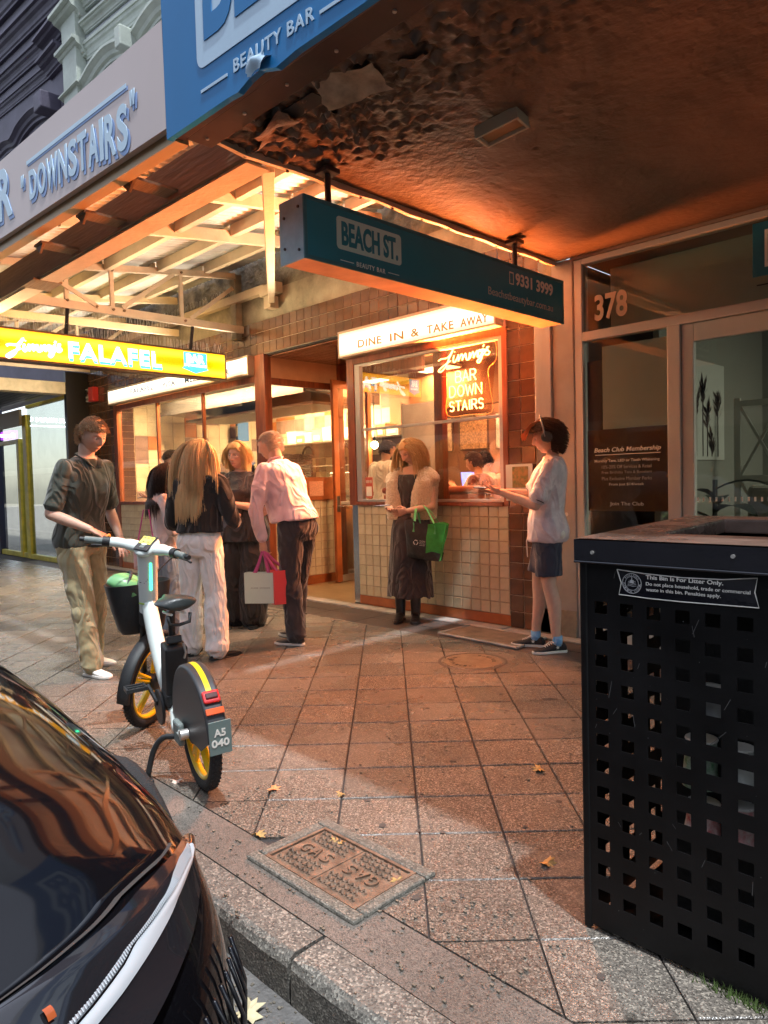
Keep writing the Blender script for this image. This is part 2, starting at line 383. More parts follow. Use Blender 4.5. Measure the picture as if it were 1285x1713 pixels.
for c, P in full:
    if nobj < 262:
        M = Matrix.Translation((c[0], c[1], random.uniform(-.0012, .0012))) @ Euler((random.uniform(-.004, .004), random.uniform(-.004, .004), R(-45))).to_matrix().to_4x4()
        inst('paving_slab', sm[slab_mat(c)], M, path); nobj += 1
    else:
        n = len(P); rest.add([(p.x, p.y, -.02) for p in P]+[(p.x, p.y, 0) for p in P], [tuple(range(n, 2*n))]+[(i, (i+1) % n, n+(i+1) % n, n+i) for i in range(n)])
cutn = 0
cut.sort(key=lambda t: dist(t[0]) if t[0][0] < -.4 else 50)
for c, P in cut:
    n = len(P); b = MB().add([(p.x, p.y, -.02) for p in P]+[(p.x, p.y, random.choice((0, .0008))) if False else (p.x, p.y, 0) for p in P], [tuple(range(n, 2*n))]+[(i, (i+1) % n, n+(i+1) % n, n+i) for i in range(n)])
    if cutn < 36 : mk('paving_slab', b, (M_PAVE, M_PAVE2)[slab_mat(c)], path); cutn += 1
    else: rest.add(b.v, b.f)
mk('paving_slabs', rest, M_PAVE, path, kind='stuff')
# darker slabs laid square along the shops
dk = 0
xx = -14.0
while xx < 1.5:
    w = .605
    for yy, hh in ((4.43, .25), (4.685, .245)):
        if not (-3.9 < xx+w/2 < -3.1): pass
        o = mk('dark_slab', MB().box(xx, xx+w-.006, yy, yy+hh-.006, -.02, random.uniform(-.0015, .0005)), M_DARKPAVE, path, bevel=.003, seg=1)
    xx += w
box('threshold', -12.2, -3.62, 4.935, 5.085, -.02, .012, M_CONC, kind='structure', bevel=.006)
box('footing', -3.615, 8, 4.935, 5.09, -.02, .004, M_CONC, kind='structure', bevel=.004)

# stone framed service pit with an iron cover reading CAST IN / C.A.S. style letters
px0, px1, py0, py1 = pit
pt = emp('service_pit_cover', ((px0+px1)/2, (py0+py1)/2, 0), 'rusty ribbed iron pit cover lettered in two halves, in a rough concrete frame', 'pit cover')
fr = MB(); b = .048
def slantbox(P, z0, z1, mb):
    n = len(P); mb.add([(p[0], p[1], z0) for p in P]+[(p[0], p[1], z1) for p in P], [tuple(range(n-1, -1, -1)), tuple(range(n, 2*n))]+[(i, (i+1) % n, n+(i+1) % n, n+i) for i in range(n)])
for (a, b2, c, d) in ((px0, px1, py0, py0+b), (px0, px1, py1-b, py1), (px0, px0+b, py0+b+.002, py1-b-.002), (px1-b, px1, py0+b+.002, py1-b-.002)): fr.box(a, b2, c, d, -.03, .012)
mk('frame', fr, M_FRAME, pt, bevel=.008)
ir = MB(); o_ = .012
for (a, b2, c, d) in ((px0+b, px1-b, py0+b, py0+b+o_), (px0+b, px1-b, py1-b-o_, py1-b), (px0+b, px0+b+o_, py0+b+o_, py1-b-o_), (px1-b-o_, px1-b, py0+b+o_, py1-b-o_)): ir.box(a, b2, c, d, -.03, .010)
mk('rim', ir, M_RUST, pt)
cx0, cx1, cy0, cy1 = px0+b+.016, px1-b-.016, py0+b+.016, py1-b-.016
xm = (cx0+cx1)/2
for (a, b2) in ((cx0, xm-.002), (xm+.002, cx1)): 
    cov = mk('cover', MB().box(a, b2, cy0, cy1, -.03, .005), M_RUST, pt, bevel=.002)
    wv = MB(); ny = 9
    for r_ in range(ny):
        y = cy0+.018+(cy1-cy0-.036)*r_/(ny-1)
        if 3 <= r_ <= 5: continue
        n = 7; seg = (b2-a-.03)/n
        for s_ in range(n):
            xx0 = a+.015+seg*s_+(seg*.5 if r_ % 2 else 0)
            if xx0+seg*.7 > b2-.01: continue
            wv.tube([(xx0, y-.004, .005), (xx0+seg*.35, y+.005, .012), (xx0+seg*.75, y-.004, .005)], .0048, 5)
    mk('ribs', wv, M_RUST, cov, kind='stuff')
ym = (cy0+cy1)/2
for (a, sgn) in ((cx0+.03, 1), (xm+.03, -1)):
    for q, ch in enumerate('GAS'):
        xx_ = a+.055*q if sgn > 0 else a+.055*(2-q)+.045
        text('letter', ch, (xx_, ym-.028*sgn, .005), (sgn, 0, 0), (0, sgn, 0),   .040, .050, M_RUST, pt, depth=.007)

# round telephone manhole
mh = emp('manhole_cover', (-3.16, 3.98, 0), 'round worn metal manhole cover with a lettered rim sunk in the paving', 'manhole cover')
mk('surround', MB().torus((-3.16, 3.98, -.004), (0, 0, 1), .235, .02, 48, 6, flat=.35), M_DARKPAVE, mh, smooth=True)
mk('lid', MB().cyl((-3.16, 3.98, -.02), (-3.16, 3.98, .004), .205, n=48), M_IRON, mh, bevel=.003)
mk('keyhole', MB().box(-3.33, -3.27, 3.90, 3.915, .0042, .006), M_JOINT, mh)
for k, (s, a0, rev) in enumerate((('ELECTRICITY', 250, 1), ('SERVICE', 70, 1))):
    for i, ch in enumerate(s):
        a = R(a0+(i-(len(s)-1)/2)*13)
        c = Vector((-3.16+math.cos(a)*.165, 3.98+math.sin(a)*.165, .004)); ud = Vector((-math.cos(a), -math.sin(a), 0)) if k == 0 else Vector((math.cos(a), math.sin(a), 0))
        ud = Vector((-math.cos(a), -math.sin(a), 0)); xd = Vector((math.sin(a)*-1, math.cos(a), 0)); 
        xd = Vector((0, 0, 1)).cross(ud)*-1
        text('letter', ch, c-xd*.012, xd, ud, .022, .026, M_JOINT, mh, depth=.0015)
# raised square cover plate by the wall
cp = emp('cover_plate', (-3.56, 4.7, 0), 'large worn steel plate lying on the paving at the foot of the tiled wall', 'cover plate')
P4 = [(-3.93, 4.50), (-3.12, 4.47), (-3.14, 4.90), (-3.92, 4.915)]
pl = MB(); slantbox(P4, -.01, .014, pl); mk('plate', pl, mat('plate_steel', (.20, .15, .11), .5, .2, var=.5, vscale=9, bump=.5, bscale=70), cp, bevel=.004)
pe = MB()
for i in range(4):
    a, b_ = Vector(P4[i]+(0.012,)), Vector(P4[(i+1) % 4]+(0.012,)); pe.tube([a, b_], .012, 6)
mk('rim', pe, M_CONC, cp)

# litter and leaves
M_LEAF = mat('dry_leaf', (.42, .26, .09), .7, var=.4, vscale=60)
M_PAPER = mat('scrap_paper', (.6, .5, .42), .7, var=.2, vscale=50)
def litter(x, y, s, seed, label, z=0.0, m=None, nm='leaf', cat='leaf'):
    mk(nm, leaf(Matrix.Translation((x, y, z)) @ Matrix.Rotation(seed*1.3, 4, 'Z'), MB(), s, seed), m or M_LEAF, label=label, cat=cat)
litter(-1.30, 2.02, 1.0, 1, 'torn brown leaf on the paving beside the litter bin')
litter(-1.75, 2.66, 1.0, 2, 'small pale leaf in the orange lit paving in front of the litter bin')
litter(-1.93, 1.63, .9, 3, 'yellow leaf just behind the upper corner of the rusty pit cover')
litter(-1.60, 1.60, .7, 4, 'yellow leaf scrap at the right end of the rusty pit cover')
litter(-2.19, 1.47, .8, 5, 'curled yellow leaf left of the pit cover frame')
litter(-2.47, 1.74, .9, 6, 'orange paper scrap on the slabs right of the bicycle tyre', m=mat('orange_paper', (.6, .25, .1), .7), nm='paper_scrap', cat='litter')
litter(-2.22, 1.90, .7, 7, 'brown leaf bit on the slabs between the bicycle and the pit cover')
litter(-2.86, 1.50, .8, 8, 'pale crumpled scrap on the ground left of the bicycle stand', m=M_PAPER, nm='paper_scrap', cat='litter')
litter(-1.60, 1.02, 1.5, 9, 'big pale dry leaf in the gutter by the car bumper', z=ROAD_Z+.02, m=mat('pale_leaf', (.55, .48, .30), .7, var=.2, vscale=40))
litter(-1.50, .98, 1.2, 10, 'second dry leaf in the gutter lying nearer the camera', z=ROAD_Z+.02, m=mat('pale_leaf2', (.45, .38, .22), .7, var=.2, vscale=40))

# chewing gum marks and grit along the joints and in the gutter
gum = MB(); rr = random.Random(21)
for i in range(150):
    x = rr.uniform(-7, -.3); y = rr.uniform(1.5, 4.9); q = rr.uniform(.006, .016); n = 7
    if -1.1 < x and y > 1.7: continue
    gum.add([(x+q*math.cos(2*math.pi*k/n)*rr.uniform(.8, 1.2), y+q*math.sin(2*math.pi*k/n)*rr.uniform(.8, 1.2), .0022) for k in range(n)], [tuple(range(n))])
mk('gum_marks', gum, mat('old_gum', (.055, .05, .045), .6), kind='stuff', label='flattened dark gum marks scattered over the paving slabs', cat='gum marks')
gt = MB()
for i in range(700):
    x = rr.uniform(-2.6, -1.0); y = rr.choice((rr.gauss(1.07, .04), rr.uniform(1.26, 1.7), rr.uniform(1.26, 4.4))); z = ROAD_Z+.012 if y < 1.12 else .001
    q = rr.uniform(.0015, .005); gt.box(x-q, x+q, y-q*.8, y+q*.7, z, z+q)
mk('grit', gt, mat('grit', (.15, .13, .10), .8, var=.5, vscale=60), kind='stuff', label='fine grit and crumbs lying in the gutter and slab joints', cat='grit')
# ================================================================ BUILDINGS
WY = 5.12                      # plane of the shopfronts
M_BROWN = [mat('brown_glaze_%d' % i, c, .16, var=.35, vscale=6, coat=.5, bump=.12, bscale=14) for i, c in enumerate(((.098, .044, .022), (.112, .052, .027), (.085, .036, .019), (.12, .058, .03)))]
M_CREAM = [mat('cream_glaze_%d' % i, c, .18, var=.12, vscale=8, coat=.5, bump=.10, bscale=14) for i, c in enumerate(((.50, .42, .28), (.48, .40, .265), (.52, .44, .295), (.46, .385, .255)))]
M_GROUT = mat('grout', (.50, .40, .30), .85, var=.3, vscale=30)
M_GROUT_D = mat('grout_dark', (.34, .26, .19), .85, var=.4, vscale=30)
M_WOOD = mat('stained_timber', (.20, .055, .022), .32, var=.45, vscale=5, stretch=(6, 6, .6), coat=.3, bump=.12, bscale=40)
M_WOOD_O = mat('orange_timber', (.34, .10, .03), .4, var=.3, vscale=5, coat=.2)
M_ALU = mat('aluminium', (.55, .53, .50), .38, .7, var=.15, vscale=6, stretch=(1, 1, .2))
M_STEEL = mat('stainless', (.55, .53, .50), .22, .95, var=.12, vscale=5)
M_PLASTER = mat('dirty_plaster', (.30, .26, .19), .85, var=.5, vscale=3, bump=.5, bscale=30)
M_PEEL = mat('peeling_wall', (.26, .22, .16), .85, col2=(.05, .042, .033), vscale=4.5, bump=.9, bscale=18, detail=8)
M_GLASS = glass('shop_glass', (.97, .96, .94), .9, .06)
M_GLASS2 = glass('dark_glass', (.84, .86, .82), .8, .05, gain=1.0)
M_BLACK = mat('black_paint', (.012, .012, .014), .4)
M_WHITEP = mat('white_paint', (.72, .70, .64), .5, var=.08)
M_SOFF = mat('soffit_boards', (.16, .06, .03), .16, var=.3, vscale=5, stretch=(1, 8, 1), coat=.6)

def tile_mesh(w, h, t, mats):
    c = .004; out = []
    for mm in mats:
        b = MB(); x, z = w/2, h/2
        v = [(-x, 0, -z), (x, 0, -z), (x, 0, z), (-x, 0, z), (-x, -t+c, -z), (x, -t+c, -z), (x, -t+c, z), (-x, -t+c, z), (-x+c, -t, -z+c), (x-c, -t, -z+c), (x-c, -t, z-c), (-x+c, -t, z-c)]
        f = [(8, 9, 10, 11)]
        for k in range(4):
            a, q = k, (k+1) % 4; f += [(a, q, 4+q, 4+a), (4+a, 4+q, 8+q, 8+a)]
        me = b.add(v, f).mesh('tile'); me.materials.append(mm); out.append(me)
    return out
def tile_wall(parent, x0, x1, z0, z1, y, pitch, mats, grout, gap=.005, pz=None, limit=300, name='tile', axis='x', fix=None, skip=None):
    """glazed tiles on a grouted bed; the tiles are single pieces. axis 'x': wall along X facing -Y; axis 'y': wall along Y at X=y facing +X"""
    pz = pz or pitch
    nx = max(1, round((x1-x0)/pitch)); nz = max(1, round((z1-z0)/pz)); w = (x1-x0)/nx; h = (z1-z0)/nz
    ms = tile_mesh(w-gap, h-gap, .008, mats); rest = MB(); k = 0
    if axis == 'x': box('grout', x0, x1, y, y+.03, z0, z1, grout, parent)
    else: box('grout', y-.03, y, x0, x1, z0, z1, grout, parent)
    cells = [(i, j) for i in range(nx) for j in range(nz) if not (skip and skip(x0+w*(i+.5), z0+h*(j+.5)))]
    cells.sort(key=lambda c: -c[0])
    for i, j in cells:
        cx, cz = x0+w*(i+.5), z0+h*(j+.5)
        tilt = Euler((random.gauss(0, .006), 0, random.gauss(0, .006))).to_matrix().to_4x4()
        M = Matrix.Translation((cx, y, cz)) @ tilt if axis == 'x' else Matrix.Translation((y, cx, cz)) @ Matrix.Rotation(R(90), 4, 'Z') @ tilt
        me = ms[random.choice(range(len(ms)))]
        if k < limit: inst(name, me, M, parent); k += 1
        else: rest.add([tuple(M @ v.co) for v in me.vertices], [tuple(p.vertices) for p in me.polygons])
    if rest.v: mk(name+'s', rest, mats[0], parent, kind='stuff')

# ---------------------------------------------------------------- the falafel shop
shop = emp('falafel_shop', (-7.5, WY, 0), 'cream tiled falafel shop walls with timber framed windows and an open door', 'shop')
# cream tiled wall and skirting below the dining window
tile_wall(shop, -5.55, -3.622, .107, 1.072, WY-.012, .105, M_CREAM, M_GROUT_D, pz=.107, name='cream_tile')
box('skirting', -5.55, -3.618, WY-.018, WY+.02, .012, .105, M_WOOD_O, shop, bevel=.003)
box('wall_end', -5.64, -5.552, WY-.01, WY+.3, .012, 1.06, M_STEEL, shop)
# brown tiled pier to the right of the window
pier = emp('tiled_pier', (-3.47, WY, 0), 'narrow brown tiled pier between the dining window and the aluminium channel', 'pier')
tile_wall(pier, -3.62, -3.335, .006, 2.842, WY-.012, .1425, M_BROWN, M_GROUT, name='brown_tile')
# wide brown tiled band over the windows
bandw = emp('tiled_fascia_wall', (-7, WY, 2.9), 'long brown tiled band running above both shop windows', 'tiled wall')
tile_wall(bandw, -12.36, -3.29, 2.885, 3.285, WY-.010, .1335, M_BROWN, M_GROUT, name='brown_tile')
box('upper_plaster', -12.36, -3.2, WY+.01, WY+.2, 3.287, 3.62, M_PLASTER, bandw)
box('upper_render', -12.36, -3.2, WY+.03, WY+.2, 3.62, 5.2, M_PEEL, bandw)
# timber frame pieces of the dining window
win = emp('dining_window', (-4.6, WY, 1.08), 'timber and aluminium framed dining window with the orange neon behind its glass', 'window')
f = MB()
f.box(-5.66, -5.55, WY-.03, WY+.08, 1.06, 2.60).box(-3.66, -3.605, WY-.03, WY+.08, 1.06, 2.60)
f.box(-5.55, -3.66, WY-.03, WY+.08, 2.535, 2.60).box(-5.55, -3.66, WY-.045, WY+.08, 1.06, 1.095)
mk('frame', f, M_WOOD, win, bevel=.004)
f = MB()
f.box(-5.548, -5.47, WY-.02, WY+.03, 1.097, 2.533).box(-3.70, -3.662, WY-.02, WY+.03, 1.097, 2.533)
f.box(-5.47, -3.70, WY-.02, WY+.03, 2.508, 2.533).box(-5.47, -3.70, WY-.02, WY+.03, 1.097, 1.122)
mk('inner_frame', f, M_ALU, win, bevel=.003)
box('sash_rail', -5.468, -3.702, WY-.008, WY+.028, 1.835, 1.862, M_ALU, win, bevel=.003)
box('mullion', -4.52, -4.42, WY+.06, WY+.14, 1.10, 2.53, M_WOOD, win, bevel=.004)
box('glass', -5.468, -3.702, WY+.004, WY+.008, 1.124, 2.506, M_GLASS, win)
# small notice at the lower left of the glass
nb = emp('window_notice', (-5.37, WY, 1.2), 'small red and white notice stuck low in the corner of the dining window', 'notice')
box('sheet', -5.44, -5.33, WY-.001, WY+.001, 1.14, 1.35, mat('notice_red', (.45, .09, .06), .5), nb)
box('print_panel', -5.425, -5.345, WY-.003, WY-.0012, 1.155, 1.255, M_WHITEP, nb)
text('lettering', 'ORDER HERE', (-5.43, WY-.0015, 1.29), (1, 0, 0), (0, 0, 1), .09, .03, M_WHITEP, nb, depth=.0008)

# recessed entry ------------------------------------------------------------
RX0, RX1 = -7.15, -5.66
box('entry_floor', -7.15, -5.64, 5.087, 8.5, -.02, .008, mat('entry_tan_tiles', (.26, .19, .10), .3, var=.25, vscale=4), kind='structure')
ent = emp('shop_entry', (-6.4, 5.6, 0), 'recessed timber lined shop entry with a tiled counter wall on its left', 'shop entry')
sb = MB()
for i in range(14): sb.box(-7.14, -5.665, WY+.03+i*.11, WY+.03+i*.11+.105, 2.846, 2.862)
mk('soffit_boards', sb, M_SOFF, ent, bevel=.004, seg=1)
box('soffit_backing', -7.14, -5.665, WY, 6.8, 2.864, 2.88, M_BLACK, ent)
box('corner_post', -7.33, -7.12, WY-.045, WY+.06, .012, 2.88, M_WOOD, ent, bevel=.006)
tile_wall(ent, WY+.06, 6.22, .12, 1.085, -7.15, .105, M_CREAM, M_GROUT_D, pz=.107, name='cream_tile', axis='y')
box('side_skirting', -7.17, -7.135, WY+.06, 6.22, .008, .118, M_WOOD_O, ent)
box('side_panel', -7.18, -7.125, WY+.06, 6.24, 1.087, 1.38, M_WOOD_O, ent, bevel=.004)
box('menu_sheet', -7.123, -7.121, 5.72, 5.95, 1.14, 1.33, mat('menu_sheet', (.55, .27, .17), .6, var=.3, vscale=60), ent)
box('side_rail', -7.18, -7.12, WY+.06, 6.24, 2.52, 2.60, M_WOOD, ent, bevel=.004)
box('transom_panel', -7.17, -7.13, WY+.06, 6.24, 2.60, 2.846, mat('peach_panel', (.50, .30, .17), .5, var=.1), ent)
box('side_glass', -7.152, -7.147, WY+.06, 6.24, 1.38, 2.52, M_GLASS, ent)
box('inner_post', -7.19, -7.11, 6.242, 6.33, .008, 2.846, M_WOOD, ent, bevel=.005)
box('inner_transom', -7.11, -5.66, 6.29, 6.34, 2.60, 2.846, M_WOOD, ent)
# door leaf standing open
P1, P2 = Vector((-6.93, 5.97, 0)), Vector((-7.06, 6.80, 0))
d_ = (P2-P1).normalized(); P2 = P1+d_*.8
DM = Matrix.Translation(P1) @ Matrix.Rotation(math.atan2(d_.y, d_.x), 4, 'Z')
door = emp('shop_door', tuple(P1), 'glazed timber shop door standing open inside the entry', 'door')
dm = MB(); dm.box(0, .10, -.022, .022, .02, 2.62, DM).box(.70, .80, -.022, .022, .02, 2.62, DM)
mk('stile', MB().box(0, .10, -.022, .022, .02, 2.62, DM), M_WOOD_O, door, bevel=.004)
mk('stile', MB().box(.72, .80, -.022, .022, .02, 2.62, DM), M_WOOD_O, door, bevel=.004)
mk('rail', MB().box(.10, .72, -.02, .02, 2.52, 2.62, DM), M_WOOD_O, door, bevel=.004)
mk('rail', MB().box(.10, .72, -.02, .02, .02, .10, DM), M_ALU, door, bevel=.004)
mk('rail', MB().box(.10, .72, -.02, .02, 1.02, 1.06, DM), M_ALU, door, bevel=.004)
mk('glass', MB().box(.10, .72, -.003, .003, .10, 2.52, DM), M_GLASS, door)
h = MB(); h.box(.02, .08, -.03, .03, .93, 1.13, DM)
h.cyl(DM @ Vector((.05, -.07, 1.0)), DM @ Vector((.05, .07, 1.0)), .011); h.cyl(DM @ Vector((.05, -.065, 1.0)), DM @ Vector((.17, -.065, 1.0)), .010); h.cyl(DM @ Vector((.05, .065, 1.0)), DM @ Vector((.17, .065, 1.0)), .010)
mk('handle', h, M_STEEL, door, smooth='auto')

# falafel window -------------------------------------------------------------
fw_ = emp('falafel_window', (-9.3, WY, 1.05), 'long timber framed kitchen window under the falafel pita lightbox', 'window')
f = MB().box(-11.36, -11.24, WY-.03, WY+.06, .012, 2.9).box(-11.24, -7.33, WY-.03, WY+.06, 2.56, 2.64).box(-11.24, -7.33, WY-.04, WY+.06, 1.045, 1.09)
mk('frame', f, M_WOOD, fw_, bevel=.005)
for xx in (-9.92, -8.62): box('mullion', xx-.018, xx+.018, WY-.015, WY+.03, 1.09, 2.56, M_WOOD, fw_, bevel=.003)
box('glass', -11.24, -7.33, WY+.004, WY+.008, 1.09, 2.56, M_GLASS, fw_)
tile_wall(shop, -11.24, -7.33, .107, 1.04, WY-.012, .15, M_CREAM, M_GROUT_D, pz=.104, name='cream_tile')
box('skirting', -11.36, -7.33, WY-.018, WY+.02, .012, .105, M_WOOD_O, shop, bevel=.003)
lp = emp('left_tiled_pier', (-11.9, WY, 0), 'dark brown tiled pier with the red alarm box, left of the kitchen window', 'pier')
tile_wall(lp, -12.36, -11.37, .012, 2.88, WY-.012, .1425, M_BROWN, M_GROUT, name='brown_tile')
al = emp('alarm_box', (-12.1, 5.05, 2.88), 'red and white fire alarm box high on the brown tiled pier', 'alarm box')
box('case', -12.10, -11.92, 5.0, 5.105, 2.78, 3.02, mat('alarm_red', (.6, .04, .04), .4), al, bevel=.01)
box('front_plate', -12.26, -12.102, 5.02, 5.105, 2.79, 3.01, M_WHITEP, al, bevel=.008)
mk('bell', MB().cyl((-12.18, 5.018, 2.93), (-12.18, 4.995, 2.93), .055, n=20), M_STEEL, al, smooth='auto')
text('lettering', 'FIRE', (-12.24, 5.018, 2.81), (1, 0, 0), (0, 0, 1), .11, .04, M_BLACK, al, depth=.002)

# ---------------------------------------------------------------- kitchen interior
M_WALLI = mat('inner_wall', (.50, .36, .22), .7, var=.15, vscale=2)
M_WALLD = mat('inner_wall_dark', (.22, .10, .05), .6, var=.3, vscale=2)
kit = emp('kitchen_room', (-9.5, 6.5, 0), 'warm lit kitchen room with a checkered tile wall seen through the shop glass', 'room')
box('room_floor', -12.0, -7.2, 5.18, 8.6, -.02, .006, M_DARKPAVE, kit)
box('room_ceiling', -12.0, -7.2, 5.18, 8.6, 2.95, 3.0, mat('kitchen_ceiling', (.42, .36, .28), .7), kit)
box('back_wall', -12.0, -3.0, 8.6, 8.65, 0, 3.0, M_WALLI, kit)
box('side_wall', -12.06, -12.03, 5.18, 8.6, 0, 3.0, M_WALLI, kit)
M_BEIGE = mat('beige_tile', (.55, .45, .29), .25, var=.1, coat=.3); M_MAUVE = mat('mauve_tile', (.24, .15, .12), .25, var=.15, coat=.3); M_RUSTT = mat('rust_tile', (.42, .15, .05), .25, var=.15, coat=.3)
pat = random.Random(3)
for i in range(12):
    for j in range(8):
        y0, z0 = 5.76+i*.245, 1.0+j*.245
        if y0 > 8.4 or z0 > 2.9: continue
        m_ = M_MAUVE if pat.random() < .32 else M_BEIGE
        if pat.random() < .05: m_ = M_RUSTT
        box('wall_tile', -12.03, -12.012, y0, y0+.238, z0, z0+.238, m_, kit)
for i in range(15):
    for j in range(7):
        x0, z0 = -11.98+i*.3, 1.0+j*.26
        m_ = pat.choice((M_MAUVE, M_BEIGE, M_BEIGE, M_RUSTT, M_WALLI))
        box('wall_tile', x0, x0+.292, 8.585, 8.598, z0, z0+.252, m_, kit)
bt = MB()
for i in range(5):
    for j in range(20): bt.box(-12.028, -12.016, 5.19+i*.112, 5.19+i*.112+.106, .5+j*.112, .5+j*.112+.106)
mk('small_brown_tiles', bt, M_BROWN[0], kit, kind='stuff')
# far end of the kitchen beyond the entry
hood = emp('range_hood', (-10, 6.6, 2.3), 'large stainless extraction hood hanging under the kitchen ceiling', 'extraction hood')
hb = MB(); hb.prism([(5.9, 2.72), (7.3, 2.72), (7.3, 2.42), (5.9, 2.54)], 'x', -11.3, -7.4)
mk('canopy', hb, M_STEEL, hood, bevel=.01)
mk('rim', MB().box(-11.32, -7.38, 5.87, 5.905, 2.50, 2.57), M_STEEL, hood)
mk('filter', MB().box(-11.0, -7.6, 6.2, 7.0, 2.39, 2.43), mat('filter_mesh', (.12, .11, .10), .4, .7), hood)
sh = emp('wall_shelf', (-9.6, 8.3, 2.05), 'long steel shelf of boxes on the kitchen back wall', 'shelf')
box('board', -11.6, -7.3, 8.2, 8.58, 2.02, 2.045, M_STEEL, sh, bevel=.004)
box('board', -11.6, -7.3, 8.2, 8.58, 1.60, 1.62, M_STEEL, sh, bevel=.004)
kx = -11.4; kk = 0; M_CARD = [mat('carton_%d' % i, c, .7, var=.15, vscale=20) for i, c in enumerate(((.62, .56, .44), (.55, .38, .20), (.66, .62, .52), (.40, .24, .12)))]
desc = ['pale carton', 'brown cardboard box', 'white plastic tub', 'low kraft box', 'tall cream carton', 'flat lidded white box', 'small tan box', 'stacked pale tub', 'wide brown carton', 'square white box', 'short kraft carton', 'long pale tray', 'deep tan box']
pos = ['at the far left end of the steel kitchen shelf', 'second along the steel kitchen shelf from the left', 'third along the steel kitchen shelf from the left', 'fourth along the steel kitchen shelf from the left', 'left of the middle of the steel kitchen shelf', 'just left of centre on the steel kitchen shelf', 'at the centre of the steel kitchen shelf', 'just right of centre on the steel kitchen shelf', 'right of the middle of the steel kitchen shelf', 'fourth from the right on the steel kitchen shelf', 'third from the right on the steel kitchen shelf', 'second from the right on the steel kitchen shelf', 'at the far right end of the steel kitchen shelf']
while kx < -7.6 and kk < 13:
    w = pat.uniform(.2, .34); hh = pat.uniform(.12, .26)
    bb = emp('storage_box', (kx+w/2, 8.38, 2.045), desc[kk]+' '+pos[kk], 'box', 'boxes on the kitchen shelf')
    box('carton', kx, kx+w-.02, 8.25, 8.5, 2.046, 2.046+hh, M_CARD[kk % 4], bb, bevel=.006)
    box('lid', kx-.005, kx+w-.015, 8.245, 8.505, 2.046+hh, 2.046+hh+.02, M_CARD[(kk+2) % 4], bb, bevel=.004)
    box('label_sticker', kx+.04, kx+w-.08, 8.2445, 8.2485, 2.08, 2.08+hh*.4, M_WHITEP, bb)
    kx += w; kk += 1
bd = emp('ring_binder', (-11.75, 7.9, 2.3), 'blue ring binder leaning on the kitchen wall above the shelf', 'binder')
box('cover', -11.80, -11.72, 7.7, 7.95, 2.16, 2.52, mat('binder_blue', (.06, .14, .30), .5), bd, bevel=.006)
box('spine_label', -11.79, -11.73, 7.697, 7.6995, 2.25, 2.45, M_WHITEP, bd)
prep = emp('prep_counter', (-9.5, 6.2, .5), 'long stainless kitchen bench along the shop window', 'counter')
box('worktop', -11.9, -7.4, 5.35, 5.95, .96, 1.0, M_STEEL, prep, bevel=.006)
box('cabinet', -11.85, -7.45, 5.4, 5.9, .1, .958, M_STEEL, prep)
bench2 = emp('back_bench', (-9.5, 8.2, .5), 'back kitchen bench with appliances below the shelf', 'counter')
box('worktop', -11.9, -7.3, 7.9, 8.56, 1.02, 1.06, M_STEEL, bench2, bevel=.006)
box('cabinet', -11.85, -7.35, 7.95, 8.55, .1, 1.018, M_STEEL, bench2)
for i, (x, w, h_, m_, lb) in enumerate(((-11.2, .5, .34, M_BLACK, 'black oven on the left of the back kitchen bench'), (-10.3, .4, .26, M_STEEL, 'steel warmer in the middle of the back kitchen bench'), (-9.1, .6, .42, M_WHITEP, 'white fridge cabinet on the right of the back kitchen bench'))):
    e_ = emp('kitchen_appliance', (x, 8.2, 1.06), lb, 'appliance')
    box('body', x-w/2, x+w/2, 8.0, 8.45, 1.062, 1.062+h_, m_, e_, bevel=.015)
    box('door', x-w/2+.03, x+w/2-.03, 7.985, 7.999, 1.09, 1.04+h_, M_STEEL if m_ != M_STEEL else M_BLACK, e_, bevel=.004)
# coiled spring tap and sink
tp = emp('spring_tap', (-7.6, 6.9, 1.1), 'tall coiled spring kitchen tap rising behind the wicker basket', 'tap')
pts = [(-7.75, 6.8, 1.05+.05*i) for i in range(13)]+[(-7.75+.13*(1-math.cos(a)), 6.8, 1.65+.2*math.sin(a)) for a in [math.pi*i/12 for i in range(13)]]
mk('hose', MB().tube(pts, .022, 8), M_STEEL, tp, smooth=True)
sp_ = MB()
for p in pts[2:]: sp_.torus(p, (0, 0, 1) if p[2] < 1.66 and p[0] < -7.7 else (1, 0, .3), .034, .007, 10, 5)
mk('spring', sp_, M_STEEL, tp, kind='stuff')
mk('base', MB().cyl((-7.75, 6.8, .95), (-7.75, 6.8, 1.1), .045, n=16), M_STEEL, tp)
box_s = emp('sink_bench', (-8.0, 6.8, .5), 'steel sink bench inside the kitchen beside the entry', 'counter')
box('worktop', -9.2, -7.25, 6.35, 7.1, .94, .98, M_STEEL, box_s, bevel=.005)
box('cabinet', -9.15, -7.3, 6.4, 7.05, .1, .938, M_STEEL, box_s)
# wicker basket on the counter
bk = emp('wicker_basket', (-7.5, 5.72, 1.39), 'large dark woven basket with two loop handles on the red counter', 'basket')
M_WICK = mat('wicker', (.10, .05, .025), .5, var=.6, vscale=60)
wb = MB(); rr_ = random.Random(5)
for k in range(9):
    z = 1.40+k*.034; pts = []
    for i in range(48):
        a = 2*math.pi*i/48; q = 1+.035*math.sin(i*math.pi/2+(k % 2)*math.pi)
        pts.append((-7.50+math.cos(a)*.20*q, 5.70+math.sin(a)*.33*q, z+.006*math.sin(i*1.7+k)))
    pts.append(pts[0]); wb.tube(pts, .015, 5)
mk('weave', wb, M_WICK, bk, smooth=True)
for yy in (5.42, 5.98): mk('handle', MB().tube([(-7.45, yy+.09*math.cos(a), 1.68+.11*math.sin(a)) for a in [math.pi*i/10 for i in range(11)]], .016, 6), M_WICK, bk, smooth=True)
